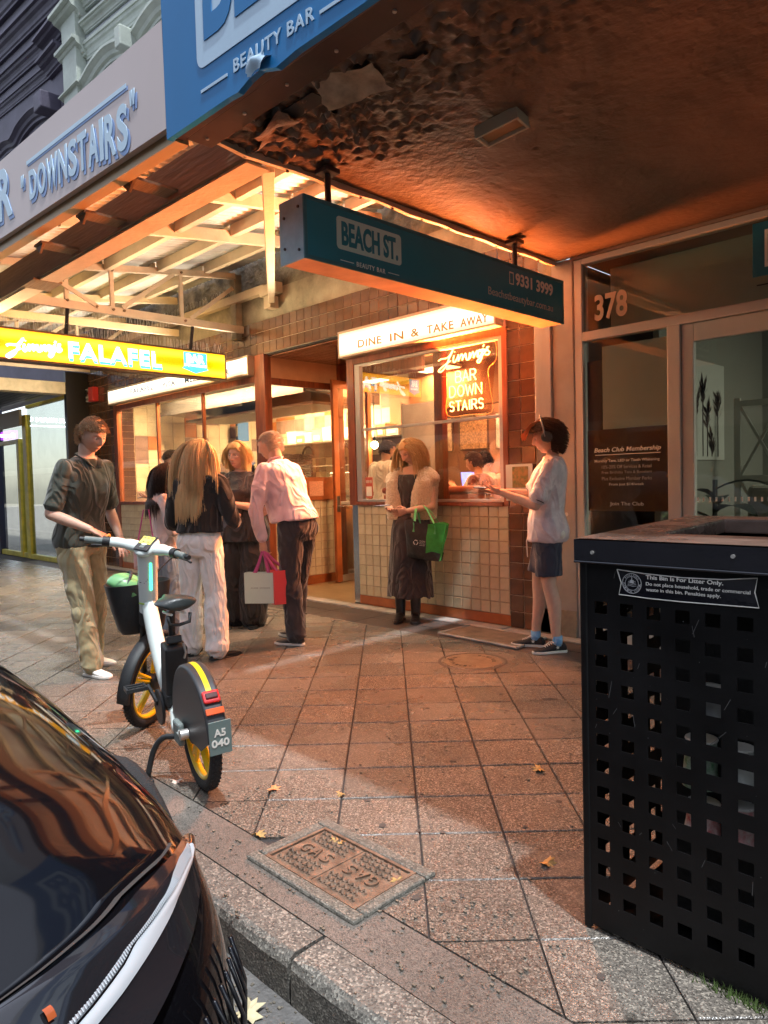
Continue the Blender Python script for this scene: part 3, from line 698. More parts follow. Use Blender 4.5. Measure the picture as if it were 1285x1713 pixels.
mk('bottom', MB().cyl((-7.5, 5.7, 1.385), (-7.5, 5.7, 1.40), .2, n=20), M_WICK, bk)
box('counter_top', -7.8, -7.19, WY+.1, 6.24, 1.345, 1.383, M_WOOD_O, ent)

M_BOT = [mat('bottle_glass_%d' % i, c, .12, coat=.5) for i, c in enumerate(((.10, .05, .02), (.05, .12, .04), (.5, .35, .1), (.3, .05, .03)))]
for i in range(14):
    x = -11.6+i*.3 if i < 7 else -6.85+(i-7)*.17; y = 8.1 if i < 7 else 6.6; z = 1.065 if i < 7 else 1.2; h_ = .24+.03*(i % 3)
    pr = emp('bottle', (x, y, z), ('brown', 'green', 'amber', 'red')[i % 4]+(' short', ' medium', ' tall')[i % 3]+' bottle standing on '+('the back kitchen bench' if i < 7 else 'the steel service ledge'), 'bottle', 'bottles on the kitchen bench' if i < 7 else 'bottles on the service ledge')
    mk('glass_body', MB().tube([(x, y, z), (x, y, z+h_*.6), (x, y, z+h_*.72), (x, y, z+h_)], [.034, .034, .014, .013], 12), M_BOT[i % 4], pr, smooth='auto')
    mk('cap', MB().cyl((x, y, z+h_), (x, y, z+h_+.02), .016, n=10), M_WHITEP, pr)
# pendant bulb in the entry (lit in the photograph)
pb = emp('pendant_bulb', (-6.9, 6.7, 1.78), 'bare glowing bulb hanging just inside the open shop door', 'lamp')
mk('bulb', MB().sphere((-6.92, 6.7, 1.80), .05, 14, 10), emis('bulb_glow', (1, .72, .38), 60), pb, smooth=True)
mk('cord', MB().cyl((-6.92, 6.7, 1.87), (-6.92, 6.7, 2.9), .005, n=6), M_BLACK, pb)
mk('socket', MB().cyl((-6.92, 6.7, 1.84), (-6.92, 6.7, 1.9), .022, n=12), M_BLACK, pb)

# ---------------------------------------------------------------- dining room
din = emp('dining_room', (-5, 7, 0), 'orange lit dining room behind the neon window', 'room')
box('room_floor', -7.1, -3.0, 5.2, 10.4, -.02, .004, M_DARKPAVE, din)
box('room_ceiling', -7.1, -3.05, 5.35, 10.4, 2.88, 2.93, mat('dining_ceiling', (.32, .15, .08), .7), din)
box('side_wall', -3.10, -3.05, 5.2, 10.4, 0, 2.9, M_WALLD, din)
box('back_wall', -9.5, -3.05, 10.4, 10.45, 0, 2.9, M_WALLD, din)
box('ceiling_lip', -5.55, -3.62, WY+.13, WY+.25, 2.60, 2.90, M_WALLD, din)
box('header_beam', -7.1, -3.1, 7.6, 7.75, 2.3, 2.88, mat('warm_panel', (.26, .10, .04), .5), din)
box('partition', -7.19, -7.12, 6.9, 8.5, 0, 1.1, M_STEEL, din)
bo = emp('booth_seat', (-4.6, 5.6, 0), 'orange upholstered booth running along the inside of the dining window', 'booth')
M_VINYL = mat('orange_vinyl', (.42, .10, .03), .35, var=.2, vscale=5, coat=.2, bump=.2, bscale=9)
for i in range(4): box('back_cushion', -5.5+i*.47, -5.5+i*.47+.462, 5.42, 5.56, .5, 1.17, M_VINYL, bo, bevel=.035, seg=3)
box('top_roll', -5.5, -3.63, 5.40, 5.58, 1.17, 1.24, M_VINYL, bo, bevel=.033, seg=3)
box('seat', -5.5, -3.63, 5.56, 6.0, .1, .48, M_VINYL, bo, bevel=.03)
tb = emp('dining_table', (-4.7, 6.5, 0), 'small dining table with a laptop between the seated diners', 'table')
box('tabletop', -5.3, -4.0, 6.25, 6.8, .98, 1.02, M_WOOD, tb, bevel=.006)
mk('leg', MB().cyl((-4.65, 6.5, 0), (-4.65, 6.5, .98), .035), M_BLACK, tb)
lt = emp('laptop', (-5.3, 6.7, 1.02), 'open laptop with a glowing blue screen on the dining table', 'laptop')
mk('screen', MB().box(-.14, .14, -.005, .005, 0, .2, Matrix.Translation((-5.28, 6.75, 1.20)) @ Matrix.Rotation(R(55), 4, 'Z') @ Matrix.Rotation(R(-20), 4, 'X')), emis('screen_blue', (.12, .16, .9), 1.6), lt)
mk('keyboard', MB().box(-.14, .14, -.2, 0, -.01, .005, Matrix.Translation((-5.28, 6.75, 1.19)) @ Matrix.Rotation(R(55), 4, 'Z')), M_ALU, lt)
lst = MB().box(-5.5, -5.1, 6.5, 6.95, 1.14, 1.165); mk('stand', lst, M_WOOD, lt)
plt_ = emp('plate_stack', (-5.55, 6.4, 1.02), 'tall stack of brown plates on the service ledge', 'plates')
for i in range(9): mk('plate', MB().cyl((-5.95, 6.7, 1.2+i*.022), (-5.95, 6.7, 1.214+i*.022), .075, .105, n=20), M_VINYL if i % 2 else M_WICK, plt_, smooth='auto')
lg = emp('service_ledge', (-6.0, 6.8, 0), 'steel service ledge in the middle of the dining room', 'counter')
box('top', -6.9, -5.6, 6.5, 7.1, 1.17, 1.2, M_STEEL, lg); box('front_panel', -6.85, -5.65, 6.55, 7.05, 0, 1.168, M_WALLD, lg)
for i, (x, z, w, h_, c, lb) in enumerate(((-7.25, 2.0, .42, .5, (.75, .5, .3), 'framed lattice pattern picture on the dining room wall'), (-6.62, 2.02, .5, .52, (.55, .30, .14), 'large speckled brown picture on the dining room wall'), (-6.05, 2.0, .3, .5, (.75, .6, .5), 'framed red figure print at the right of the dining wall'), (-7.85, 1.92, .3, .42, (.6, .42, .2), 'small cream portrait print at the left of the dining wall'))):
    pf = emp('framed_picture', (x, 8.5, z), lb, 'picture')
    box('frame', x-w/2-.02, x+w/2+.02, 8.47, 8.50, z-h_/2-.02, z+h_/2+.02, M_WICK, pf, bevel=.004)
    pm = mat('print_%d' % i, c, .6, col2=tuple(q*.25 for q in c), vscale=(14, 40, 9, 12)[i])
    box('print', x-w/2, x+w/2, 8.464, 8.469, z-h_/2, z+h_/2, pm, pf)
box('picture_wall', -8.4, -5.3, 8.505, 8.56, 1.2, 2.88, M_WALLD, din)
for i, (x, y, z) in enumerate(((-4.2, 6.3, 2.84), (-5.3, 7.0, 2.84))):
    q = emp('ceiling_spot', (x, y, z), ('round warm downlight in the dining ceiling near the right wall', 'round warm downlight in the dining ceiling behind the neon')[i], 'lamp')
    mk('trim', MB().torus((x, y, z+.03), (0, 0, 1), .07, .012, 20, 6), M_ALU, q, smooth=True)
    mk('lens', MB().cyl((x, y, z+.02), (x, y, z+.035), .06, n=20), emis('spot_glow', (1, .7, .4), 30), q)
steam = mat('steam', (.9, .85, .8), .9)
# smoky glass screen in the dining room (white clouded film)
sg = emp('clouded_screen', (-6.0, 6.3, 1.3), 'tall clouded glass screen with a white smoke pattern behind the diners', 'glass screen')
box('pane', -6.15, -5.62, 6.46, 6.475, 1.2, 2.25, mat('clouded_glass', (.5, .42, .34), .35, col2=(.30, .24, .2), vscale=2.2), sg)
box('edge', -6.17, -6.15, 6.45, 6.485, 1.2, 2.27, M_ALU, sg)

# ---------------------------------------------------------------- channel and concrete pillar between the shops
ch = emp('cable_channel', (-3.2, WY, 1.7), 'vertical aluminium channel on the pillar beside the tiled pier', 'channel')
box('cover', -3.30, -3.15, WY-.07, WY-.01, 1.76, 2.84, M_ALU, ch, bevel=.006)
box('lower_cover', -3.295, -3.155, WY-.055, WY-.01, .01, 1.755, mat('channel_grey', (.22, .20, .18), .5, .3, var=.3), ch, bevel=.006)  # lower cover is a darker grey than the upper one
pl = emp('concrete_pillar', (-3.05, WY, 0), 'grey brushed pillar between the tiled pier and the beauty bar', 'pillar')
box('shaft', -3.15, -2.955, WY-.04, WY+.2, 0.004, 3.02, mat('grey_render', (.40, .37, .33), .34, .25, var=.25, vscale=2, bump=.1, bscale=10), pl, bevel=.01)
box('backing', -3.34, -3.15, WY-.012, WY+.2, 0.004, 3.3, M_PLASTER, pl)
mk('socket_hole', MB().cyl((-3.04, WY-.044, 1.0), (-3.04, WY-.041, 1.0), .016, n=12), M_WHITEP, pl)
box('base_plinth', -3.3, -2.955, WY-.055, WY-.041, .004, .22, M_PLASTER, pl, bevel=.003)
mn = emp('wall_notice', (-3.45, WY, 1.2), 'white framed menu card fixed to the tiled pier behind the phone', 'notice')
box('card', -3.63, -3.36, WY-.036, WY-.024, 1.11, 1.42, M_WHITEP, mn, bevel=.003)
box('photo_print', -3.56, -3.40, WY-.0395, WY-.037, 1.22, 1.40, mat('food_photo', (.5, .25, .1), .5, col2=(.1, .16, .05), vscale=25), mn)
box('caption_panel', -3.61, -3.50, WY-.0395, WY-.037, 1.12, 1.20, mat('caption_pink', (.6, .2, .2), .5), mn)

# ---------------------------------------------------------------- the beauty bar shopfront
bb = emp('beauty_bar', (-1.5, WY, 0), 'pale framed glass shopfront numbered 378 with a dim room behind', 'shop')
M_SOFFIT0 = mat('head_board', (.3, .2, .14), .6)
M_FR = mat('pale_frame', (.58, .53, .47), .42, .1, var=.12, vscale=3, stretch=(1, 1, .4))
fr = MB()
fr.box(-2.955, -2.885, WY-.03, WY+.05, .004, 3.0); fr.box(-2.885, 2.0, WY-.03, WY+.05, 2.955, 3.0)
fr.box(-2.885, 2.0, WY-.032, WY+.05, 2.36, 2.43)
fr.box(-2.215, -2.12, WY-.03, WY+.05, .004, 2.36); fr.box(-2.885, -2.215, WY-.03, WY+.05, .004, .12)
mk('frame', fr, M_FR, bb, bevel=.006)
box('head_board', -2.98, 4.0, WY-.036, WY+.2, 3.002, 3.4, M_SOFFIT0, bb)
box('transom_glass', -2.885, 2.0, WY+.0, WY+.005, 2.43, 2.955, M_GLASS2, bb)
box('window_glass', -2.885, -2.215, WY+.0, WY+.005, .12, 2.36, M_GLASS2, bb)
dd = emp('beauty_bar_door', (-1.6, WY, 0), 'wide pale framed glass door of the beauty bar', 'door')
fr = MB().box(-2.115, -2.03, WY-.015, WY+.035, .01, 2.355).box(-1.18, -1.08, WY-.015, WY+.035, .01, 2.355).box(-2.03, -1.18, WY-.015, WY+.035, 2.23, 2.355).box(-2.03, -1.18, WY-.015, WY+.035, .01, .12)
mk('frame', fr, M_FR, dd, bevel=.005)
box('glass', -2.03, -1.18, WY+.006, WY+.012, .12, 2.23, M_GLASS2, dd)
ds = MB()
for i in range(20): ds.box(-2.02+i*.042, -2.008+i*.042, WY+.002, WY+.0055, 1.105, 1.135)
mk('safety_dashes', ds, M_WHITEP, dd, kind='stuff')
box('side_glass', -1.08, 2.0, WY, WY+.005, .12, 2.36, M_GLASS2, bb)
M_PINKW = mat('cream_vinyl', (.52, .36, .26), .5)
text('street_number', '378', (-2.79, WY-.004, 2.50), (1, 0, 0), (0, 0, 1), .27, .20, M_PINKW, bb, bold=.03)
M_TEAL = mat('teal_vinyl', (.02, .14, .20), .45)
box('corner_logo', -1.645, -.9, WY-.006, WY-.002, 2.585, 2.935, M_TEAL, bb, bevel=.002)
box('logo_letter_panel', -1.57, -.95, WY-.0085, WY-.0065, 2.64, 2.88, M_WHITEP, bb)
text('logo_letters', 'BEACH ST.', (-1.55, WY-.009, 2.67), (1, 0, 0), (0, 0, 1), .56, .18, M_TEAL, bb, bold=.02)
box('logo_rule', -1.62, -1.48, WY-.005, WY-.002, 2.525, 2.533, M_BLACK, bb)
# poster in the window
po = emp('window_poster', (-2.55, WY, 1.4), 'dark brown membership poster inside the beauty bar window', 'poster')
box('sheet', -2.87, -2.225, WY+.008, WY+.011, 1.03, 1.66, mat('poster_brown', (.10, .035, .02), .6, col2=(.20, .09, .03), vscale=2), po)
box('frosted_sheet', -2.74, -2.225, WY+.0122, WY+.016, 1.662, 2.30, mat('frosted_white', (.50, .50, .45), .6), po)
box('brown_sheet', -2.868, -2.745, WY+.0122, WY+.016, 1.662, 2.20, mat('poster_side', (.10, .05, .03), .6), po)
M_PT = mat('poster_print', (.75, .66, .55), .5); M_PT2 = mat('poster_print_dim', (.40, .33, .26), .5)
def ln(s, z, w, h_, m_=M_PT, bold=0., sh=0): text('line', s, (-2.545-w/2, WY-.0045, z), (1, 0, 0), (0, 0, 1), w, h_, m_, po, bold=bold, shear=sh, depth=.001)
ln('Beach Club Membership', 1.475, .53, .045, bold=.02, sh=.25)
box('underline', -2.80, -2.28, WY-.0035, WY-.001, 1.462, 1.467, M_PT, po)
ln('Monthly Tans, LED or Teeth Whitening', 1.402, .52, .026, bold=.01)
ln('10%-20% Off Services & Retail', 1.357, .40, .026, M_PT2)
ln('Free Birthday Tans & Boosters', 1.312, .40, .026, M_PT2)
ln('Plus Exclusive Member Perks', 1.267, .40, .026, M_PT2)
ln('From just $14/week', 1.220, .28, .026, bold=.01)
ln('Join The Club', 1.065, .27, .035)
# interior of the beauty bar
box('room_back', -2.95, 2.5, 7.9, 7.95, 0, 3.0, mat('grey_green_wall', (.20, .20, .17), .7), bb)
box('room_side', -2.50, -2.452, 5.5, 7.9, 0, 3.0, mat('grey_green_side', (.24, .23, .19), .7), bb)
box('end_wall', -3.0, -2.96, WY+.06, 8.0, 0, 3.0, M_WALLD, bb)
box('room_floor', -2.95, 2.5, 5.2, 7.9, -.02, .002, M_DARKPAVE, bb)
box('room_ceiling', -2.95, 2.5, 5.2, 7.9, 3.0, 3.04, M_WALLD, bb)
box('ceiling_blind', -2.75, 2.0, 5.30, 5.32, 2.45, 2.93, mat('grey_blind', (.50, .51, .44), .8), bb)
ca = emp('palm_canvas', (-2.44, 6.4, 1.8), 'tall canvas print of dark palms on the beauty bar wall', 'picture')
box('canvas', -2.451, -2.44, 5.90, 6.82, 1.42, 2.27, mat('canvas_grey', (.46, .45, .39), .7), ca)
M_PALM = mat('palm_ink', (.07, .05, .04), .8)
for i, (y, h_) in enumerate(((6.18, 1.86), (6.32, 2.0), (6.42, 1.78), (6.66, 1.88), (6.52, 1.55), (6.05, 1.5))):
    pm = MB(); rr_ = random.Random(i)
    pm.box(-2.438, -2.435, y-.006, y+.006, 1.45, h_)
    for k in range(26):
        a = rr_.uniform(-1.0, 1.0)+math.pi/2; L_ = rr_.uniform(.06, .16); z0 = h_+rr_.uniform(-.1, .06)
        c_, s_ = math.cos(a), math.sin(a)
        pm.add([(-2.4355, y, z0), (-2.4355, y+c_*L_*.6-s_*.018, z0+s_*L_*.5), (-2.4355, y+c_*L_, z0+s_*L_), (-2.4355, y+c_*L_*.6+s_*.018, z0+s_*L_*.5+.01)], [(0, 1, 2, 3)])
    mk('palm_tree_print', pm, M_PALM, ca)
cb = emp('lattice_screen', (-1.4, 6.4, 0), 'pale folding lattice screen with crossed bars inside the beauty bar', 'screen')
lm = MB(); LX0, LX1, LY = -2.28, -1.86, 6.6
M_LAT = mat('lattice_paint', (.42, .42, .37), .6)
lm = [('post', (LX0, LX0+.05, 0.0, 1.95)), ('post', (LX1-.05, LX1, 0, 1.95)), ('post', (LX1+.02, LX1+.07, 0, 1.95))]
for n_, (a, b_, c_, d__) in lm: box(n_, a, b_, LY, LY+.03, c_, d__, M_LAT, cb)
for z in (.05, .62, 1.25, 1.90): box('rail', LX0+.05, LX1-.05, LY, LY+.03, z-.025, z+.025, M_LAT, cb)
for z0, z1 in ((1.275, 1.875), (.645, 1.225), (.075, .595)):
    for s_ in (0, 1):
        a = Vector((LX0+.05, LY+.012+.006*s_, z0 if s_ else z1)); b_ = Vector((LX1-.05, LY+.012+.006*s_, z1 if s_ else z0))
        mk('cross_bar', MB().tube([a, b_], .016, 4), M_LAT, cb)
pp = emp('potted_plant', (-2.3, 5.9, 0), 'dark broad leaved plant low inside the beauty bar door', 'plant')
M_PLANT = mat('dark_leaf', (.02, .03, .018), .5)
for i in range(9):
    a = i*2.4; L_ = .38+.04*(i % 3); c_, s_ = math.cos(a), math.sin(a); z = .70+.06*i
    v = []; 
    for k in range(7):
        t = k/6; w = .085*math.sin(math.pi*min(1, t*1.02))+.004; x = -2.12+c_*L_*t; y = 5.72+s_*L_*t; zz = z+.3*t-.32*t*t
        v += [(x-s_*w, y+c_*w, zz), (x, y, zz-.015), (x+s_*w, y-c_*w, zz)]
    ff = []
    for k in range(6): ff += [(k*3, k*3+1, k*3+4, k*3+3), (k*3+1, k*3+2, k*3+5, k*3+4)]
    mk('large_leaf', MB().add(v, ff), M_PLANT, pp, smooth=True)
mk('stem', MB().tube([(-2.12, 5.72, .4), (-2.12, 5.72, .9), (-2.12, 5.73, 1.25)], .02, 6), M_PLANT, pp)
mk('pot', MB().cyl((-2.12, 5.72, 0), (-2.12, 5.72, .42), .15, .2, n=20), M_BLACK, pp, smooth='auto')
ac = emp('draped_armchair', (-1.6, 6.0, 0), 'pale draped armchair behind the beauty bar door', 'chair')
box('seat', -2.0, -1.4, 5.75, 6.3, .15, .75, mat('pale_drape', (.36, .35, .30), .8, bump=.6, bscale=5), ac, bevel=.06, seg=3)
box('backrest', -2.02, -1.5, 6.1, 6.27, .3, 1.2, mat('pale_drape2', (.34, .33, .28), .8, bump=.6, bscale=5), ac, bevel=.05, seg=3)

# ---------------------------------------------------------------- the cheese shop on the far left
cs = emp('cheese_shop', (-14, 4.75, 0), 'dark shopfront with yellow framed glass doors at the far left', 'shop')
M_YEL = mat('yellow_frame', (.55, .46, .06), .45, var=.3, vscale=6)
CYy = 4.78
M_DKB = mat('dark_blue_paint', (.02, .025, .05), .5)
fr = MB()
fr.box(-15.0, -14.86, CYy-.04, CYy+.06, .0, 2.32); fr.box(-14.62, -14.42, CYy-.04, CYy+.06, .0, 2.75)
fr.box(-16.2, -15.0, CYy-.03, CYy+.05, 2.24, 2.32)
fr.box(-16.2, -14.62, CYy-.03, CYy+.05, .0, .10)
fr.box(-14.42, -12.44, CYy-.04, CYy+.06, .0, .09); fr.box(-14.42, -12.44, CYy-.03, CYy+.05, 2.86, 2.92); fr.box(-12.50, -12.44, CYy-.03, CYy+.05, .09, 2.86)
mk('frame', fr, M_YEL, cs, bevel=.006)
box('large_pane', -14.42, -12.5, CYy, CYy+.006, .09, 2.86, M_GLASS2, cs)
box('door_pane', -16.0, -14.62, CYy, CYy+.006, .10, 2.24, M_GLASS2, cs)
box('upper_pane', -16.2, -14.62, CYy, CYy+.006, 2.33, 2.56, M_GLASS2, cs)
box('blank_sign', -16.6, -14.56, CYy-.10, CYy-.045, 2.55, 2.86, mat('beige_sign', (.42, .37, .30), .6), cs, bevel=.006)
box('dark_soffit', -17.2, -12.4, 2.2, CYy-.06, 3.0, 3.03, M_BLACK, cs)
so = MB()
for i in range(22): so.box(-17.2, -12.4, 2.2+i*.115, 2.2+i*.115+.1, 2.975, 2.998)
mk('soffit_slats', so, M_DKB, cs)
box('cream_beam', -12.62, -12.36, 2.0, 5.0, 2.92, 3.12, mat('cream_beam', (.52, .44, .30), .6, var=.2), cs, bevel=.008)
box('edge_post', -12.44, -12.34, CYy-.05, WY+.02, 0, 3.3, M_BLACK, cs, bevel=.005)
box('wall_left', -20, -16.2, CYy-.05, CYy+.1, 0, 3, M_DKB, cs)
box('room_back', -18, -12.5, 7.0, 7.05, 0, 3, mat('cool_inner_wall', (.05, .055, .07), .7), cs)
box('room_side', -12.48, -12.45, 4.9, 7.0, 0, 3, mat('cool_side_wall', (.08, .085, .10), .7), cs)
box('room_floor', -18, -12.5, 4.86, 7.0, -.02, .004, M_DARKPAVE, cs)
box('counter_front', -14.3, -13.0, 6.2, 6.6, 0, 1.0, mat('lime_counter', (.45, .5, .08), .5), cs)
ds = emp('display_case', (-14, 6.0, 1.0), 'glass display case with dark goods on the lime counter', 'display case')
box('case', -14.2, -13.1, 6.25, 6.55, 1.002, 1.45, M_BLACK, ds, bevel=.01); box('shelf', -14.15, -13.15, 6.2, 6.248, 1.2, 1.23, M_STEEL, ds)
ybar = box('leaning_board', -13.2, -13.05, 5.6, 5.66, .1, 1.5, M_YEL, label='tall yellow board leaning inside the cheese shop window', cat='board')

# ---------------------------------------------------------------- upper facades above the awnings
def zz(x, z): return z-(x+12.5)*.115
M_CREAMF = mat('cream_stucco', (.46, .50, .44), .7, var=.18, vscale=2.5, bump=.25, bscale=30)
M_CREAMW = mat('cream_wall', (.44, .46, .48), .75, var=.12, vscale=1.5)
M_PURP = mat('plum_stucco', (.075, .065, .10), .65, var=.3, vscale=2.5, bump=.25, bscale=30)
M_PURPD = mat('plum_wall', (.10, .09, .125), .7, var=.3, vscale=1.2)
def moulding(name, prof, x0, x1, m_, parent, n=2):
    """cornice profile (depth in front of the wall, height) swept along X"""
    v = []; f = []; k = len(prof)
    for i in range(n+1):
        x = x0+(x1-x0)*i/n
        for d, z in prof: v.append((x, 5.2-d, zz(x, z)))
    for i in range(n):
        for j in range(k-1): f.append((i*k+j, i*k+j+1, (i+1)*k+j+1, (i+1)*k+j))
    f += [tuple(range(k)), tuple(n*k+j for j in range(k-1, -1, -1))]
    return mk(name, MB().add(v, f), m_, parent)
def ogee(z0, h, d):
    return [(0, z0), (d*.25, z0), (d*.25, z0+h*.12), (d*.35, z0+h*.18), (d*.38, z0+h*.35), (d*.5, z0+h*.5), (d*.72, z0+h*.6), (d*.8, z0+h*.72), (d*.8, z0+h*.78), (d, z0+h*.8), (d, z0+h), (0, z0+h)]
cf = emp('cream_building', (-8, 5.4, 5), 'pale green stucco building with a moulded cornice and curved window heads above the awning', 'building')
box('wall', -12.7, 3.0, 5.2, 5.6, 4.9, 14, M_CREAMW, cf)
for z0, h, d in ((8.50, .26, .10), (8.92, .16, .14), (9.28, .22, .2), (9.9, .4, .3)): moulding('cornice', ogee(z0, h, d), -12.0, 3.0, M_CREAMF, cf)
pc = MB(); pc.box(-12.62, -12.05, 5.02, 5.2, 7.2, 9.3)
mk('pilaster', pc, M_CREAMF, cf, bevel=.01)
for (z0, h, d) in ((7.92, .12, .24), (8.50, .26, .28), (9.08, .26, .36)):
    mk('pilaster_capital', MB().add(*(lambda pr: ([(x, 5.2-dd_, z) for x in (-12.72, -11.95) for dd_, z in pr], [(j, j+1, 12+j+1, 12+j) for j in range(11)]+[tuple(range(12)), tuple(range(23, 11, -1))]))(ogee(z0, h, d))), M_CREAMF, cf)
wave = [(-12.42, 8.02), (-11.95, 7.97), (-11.50, 8.08), (-10.97, 8.10), (-10.31, 7.93), (-10.08, 7.90), (-9.76, 7.98), (-9.42, 8.02), (-9.0, 7.95), (-8.5, 7.85), (-8.2, 7.9)]
wv = smoothp(wave, 5)
def sweep(pts, prof, y=5.2):
    v = []; f = []; k = len(prof)
    for i, (x, z) in enumerate(pts):
        a = pts[max(i-1, 0)]; b_ = pts[min(i+1, len(pts)-1)]; t = Vector((b_[0]-a[0], b_[1]-a[1])).normalized(); nx_, nz_ = -t.y, t.x
        for d, h in prof: v.append((x+nx_*h, y-d, z+nz_*h))
    for i in range(len(pts)-1):
        for j in range(k-1): f.append((i*k+j, i*k+j+1, (i+1)*k+j+1, (i+1)*k+j))
    return MB().add(v, f)
HP = [(0, -.12), (.06, -.12), (.06, -.07), (.1, -.05), (.12, .0), (.17, .04), (.19, .05), (.19, .09), (.0, .09)]
mk('window_head', sweep(wv, HP), M_CREAMF, cf)
mk('window_head', sweep([(x, z-.32) for x, z in wv], [(d*.45, h*.5) for d, h in HP]), M_CREAMF, cf)
for xx in (-10.16, -8.0): mk('keystone', MB().box(xx-.09, xx+.09, 4.84, 5.2, 7.72, 8.02), M_CREAMF, cf, bevel=.02)
gr = MB()
for i in range(9): gr.box(-12.28+i*.075, -12.25+i*.075, 4.72, 4.75, 9.48, 9.98)
mk('iron_grille', gr, M_CREAMF, cf)

pf_ = emp('plum_building', (-16, 5.4, 5), 'dark plum painted building with heavy stacked cornices, far upper left', 'building')
box('wall', -24, -12.71, 5.2, 5.6, 3.2, 14, M_PURPD, pf_)
for z0, h, d in ((8.70, .2, .12), (9.15, .24, .18), (9.74, .30, .24), (10.5, .4, .34)):
    moulding('cornice', ogee(z0, h, d), -24, -12.72, M_PURP, pf_, 2)
for (z0, h, d) in ((8.78, .24, .28), (9.16, .22, .32)):
    mk('corner_bracket', MB().add(*(lambda pr: ([(x, 5.2-dd_, z) for x in (-13.6, -12.74) for dd_, z in pr], [(j, j+1, 12+j+1, 12+j) for j in range(11)]+[tuple(range(12)), tuple(range(23, 11, -1))]))(ogee(z0, h, d))), M_PURP, pf_)
pw = smoothp([(-16.9, 8.35), (-15.91, 8.36), (-15.42, 8.27), (-14.99, 8.38), (-14.36, 8.40), (-13.79, 8.30), (-13.5, 8.22)], 5)
mk('window_head', sweep(pw, HP), M_PURP, pf_)
mk('keystone', MB().box(-13.55, -13.2, 4.84, 5.2, 8.05, 8.35), M_PURP, pf_, bevel=.02)
# the terrace carries on behind the camera's right
box('side_building', 3.0, 14, 5.1, 5.6, 0, 12, M_CREAMW, label='plain stucco building continuing the row at the far right', cat='building')

# ---------------------------------------------------------------- across the street (seen only as reflections)
op = emp('opposite_terrace', (-20, -15, 0), 'row of dim shops across the street mirrored in the glass', 'building')
box('wall', -110, 30, -15.6, -15.0, 0, 11.5, mat('opposite_wall', (.025, .026, .034), .8, var=.3, vscale=.4), op)
box('shop_band', -110, 30, -15.0, -14.8, 2.9, 3.4, mat('opposite_band', (.25, .24, .2), .7), op)
NEONW = emis('shop_letters', (.75, .92, 1.0), 9)
text('lit_sign', 'ARTISAN CHEESE ROOM', (-56, -12.1, 6.42), (0, 1, 0), (0, 0, 1), 6.8, .42, NEONW, op, bold=.02, depth=.05)
box('lit_rule', -56.05, -56, -12.2, -5.2, 6.1, 6.17, NEONW, op)
box('sign_bracket', -56.2, -56.1, -15, -5, 5.9, 7.2, M_BLACK, op)
box('purple_sign', -56.06, -56, -8.3, -6.2, 5.0, 5.75, emis('purple_glow', (.35, .05, .6), 2.0), op)
text('purple_letters', 'flavours', (-55.99, -8.1, 5.2), (0, 1, 0), (0, 0, 1), 1.7, .35, NEONW, op, depth=.03)
for i, x in enumerate((-33, -22)):
    box('glow_patch', x, x+1.2, -14.99, -14.95, 1.0, 1.9, emis('opposite_glow_%d' % i, ((1, .75, .45), (.6, .8, 1), (1, .9, .7))[i % 3], .35), op)  # unseen glowing rectangles, added only to show in the glass
# ================================================================ AWNINGS
M_SOFFIT = mat('awning_ceiling', (.130, .076, .052), .40, col2=(.070, .043, .030), vscale=1.6, bump=.45, bscale=22, detail=8)
M_DKTRIM = mat('dark_brown_metal', (.045, .022, .018), .45, .2, var=.3, vscale=5)
M_AWCREAM = mat('awning_cream_paint', (.47, .37, .26), .55, var=.15, vscale=4, bump=.15, bscale=30)
M_BEAM = mat('beam_shade_ochre', (.16, .10, .055), .6, var=.25, vscale=4, stretch=(.4, 4, 4), bump=.3, bscale=12)  # dark ochre holds the shade on the beam's street face
M_CORR = mat('corrugated_steel', (.46, .46, .45), .38, .2, var=.25, vscale=3)
aw = emp('beauty_awning', (-1.5, 1.8, 3), 'solid awning with a blistered brown plaster ceiling and blue fascia, over the beauty bar', 'awning')
# ceiling: displaced sheet, blisters and flaking near the front edge
def damage(x, y):
    n = noise.noise(Vector((x*1.3, y*1.5, 1.7)))
    a = max(0, 1-abs((y-2.18)/.38))*1.25 if x < -.2 else 0                      # strip behind the fascia
    b = max(0, 1-math.hypot((x+1.55)/.85, (y-2.35)/.38))*1.4
    c = max(0, 1-math.hypot((x+2.75)/.42, (y-2.5)/.35))*1.3
    d = max(0, 1-math.hypot((x+2.33)/.14, (y-2.62)/.12))*.8
    e = max(0, 1-math.hypot((x+.9)/.7, (y-2.45)/.35))*1.0
    g = max(0, 1-math.hypot((x+2.15)/.1, (y-3.25)/.06))*.8
    return max(0, min(1, max(a, b, c, d, e, g)+n*.6-.12))
GX, GY = 300, 200
v = []; pit_tone = []; X0, X1, Y0, Y1 = -3.10, .9, 1.99, 4.2
for i in range(GX+1):
    for j in range(GY+1):
        x = X0+(X1-X0)*i/GX; y = Y0+(Y1-Y0)*j/GY
        d = damage(x, y)
        h = .0035*noise.noise(Vector((x*5, y*5, 0)))+.0015*noise.noise(Vector((x*19, y*19, 4)))
        if d > 0:
            q = noise.noise(Vector((x*15, y*18, 9)))+.5*noise.noise(Vector((x*36, y*36, 2)))
            pit_ = max(0, q-.14)*.05
            curl = max(0, noise.noise(Vector((x*24, y*30, 5)))-.24)*-.075
            h += d*(pit_+curl)-.006*d; st__ = d*min(1, max(0, .25+q*1.6))  # tone goes darker where the damage is pitted
        else: st__ = 0
        pit_tone.append(1-.72*st__)
        v.append((x, y, 3.022+h))
f = [(i*(GY+1)+j, i*(GY+1)+j+1, (i+1)*(GY+1)+j+1, (i+1)*(GY+1)+j) for i in range(GX) for j in range(GY)]
cei = mk('ceiling', MB().add(v, f), M_SOFFIT.copy(), aw, smooth=True)
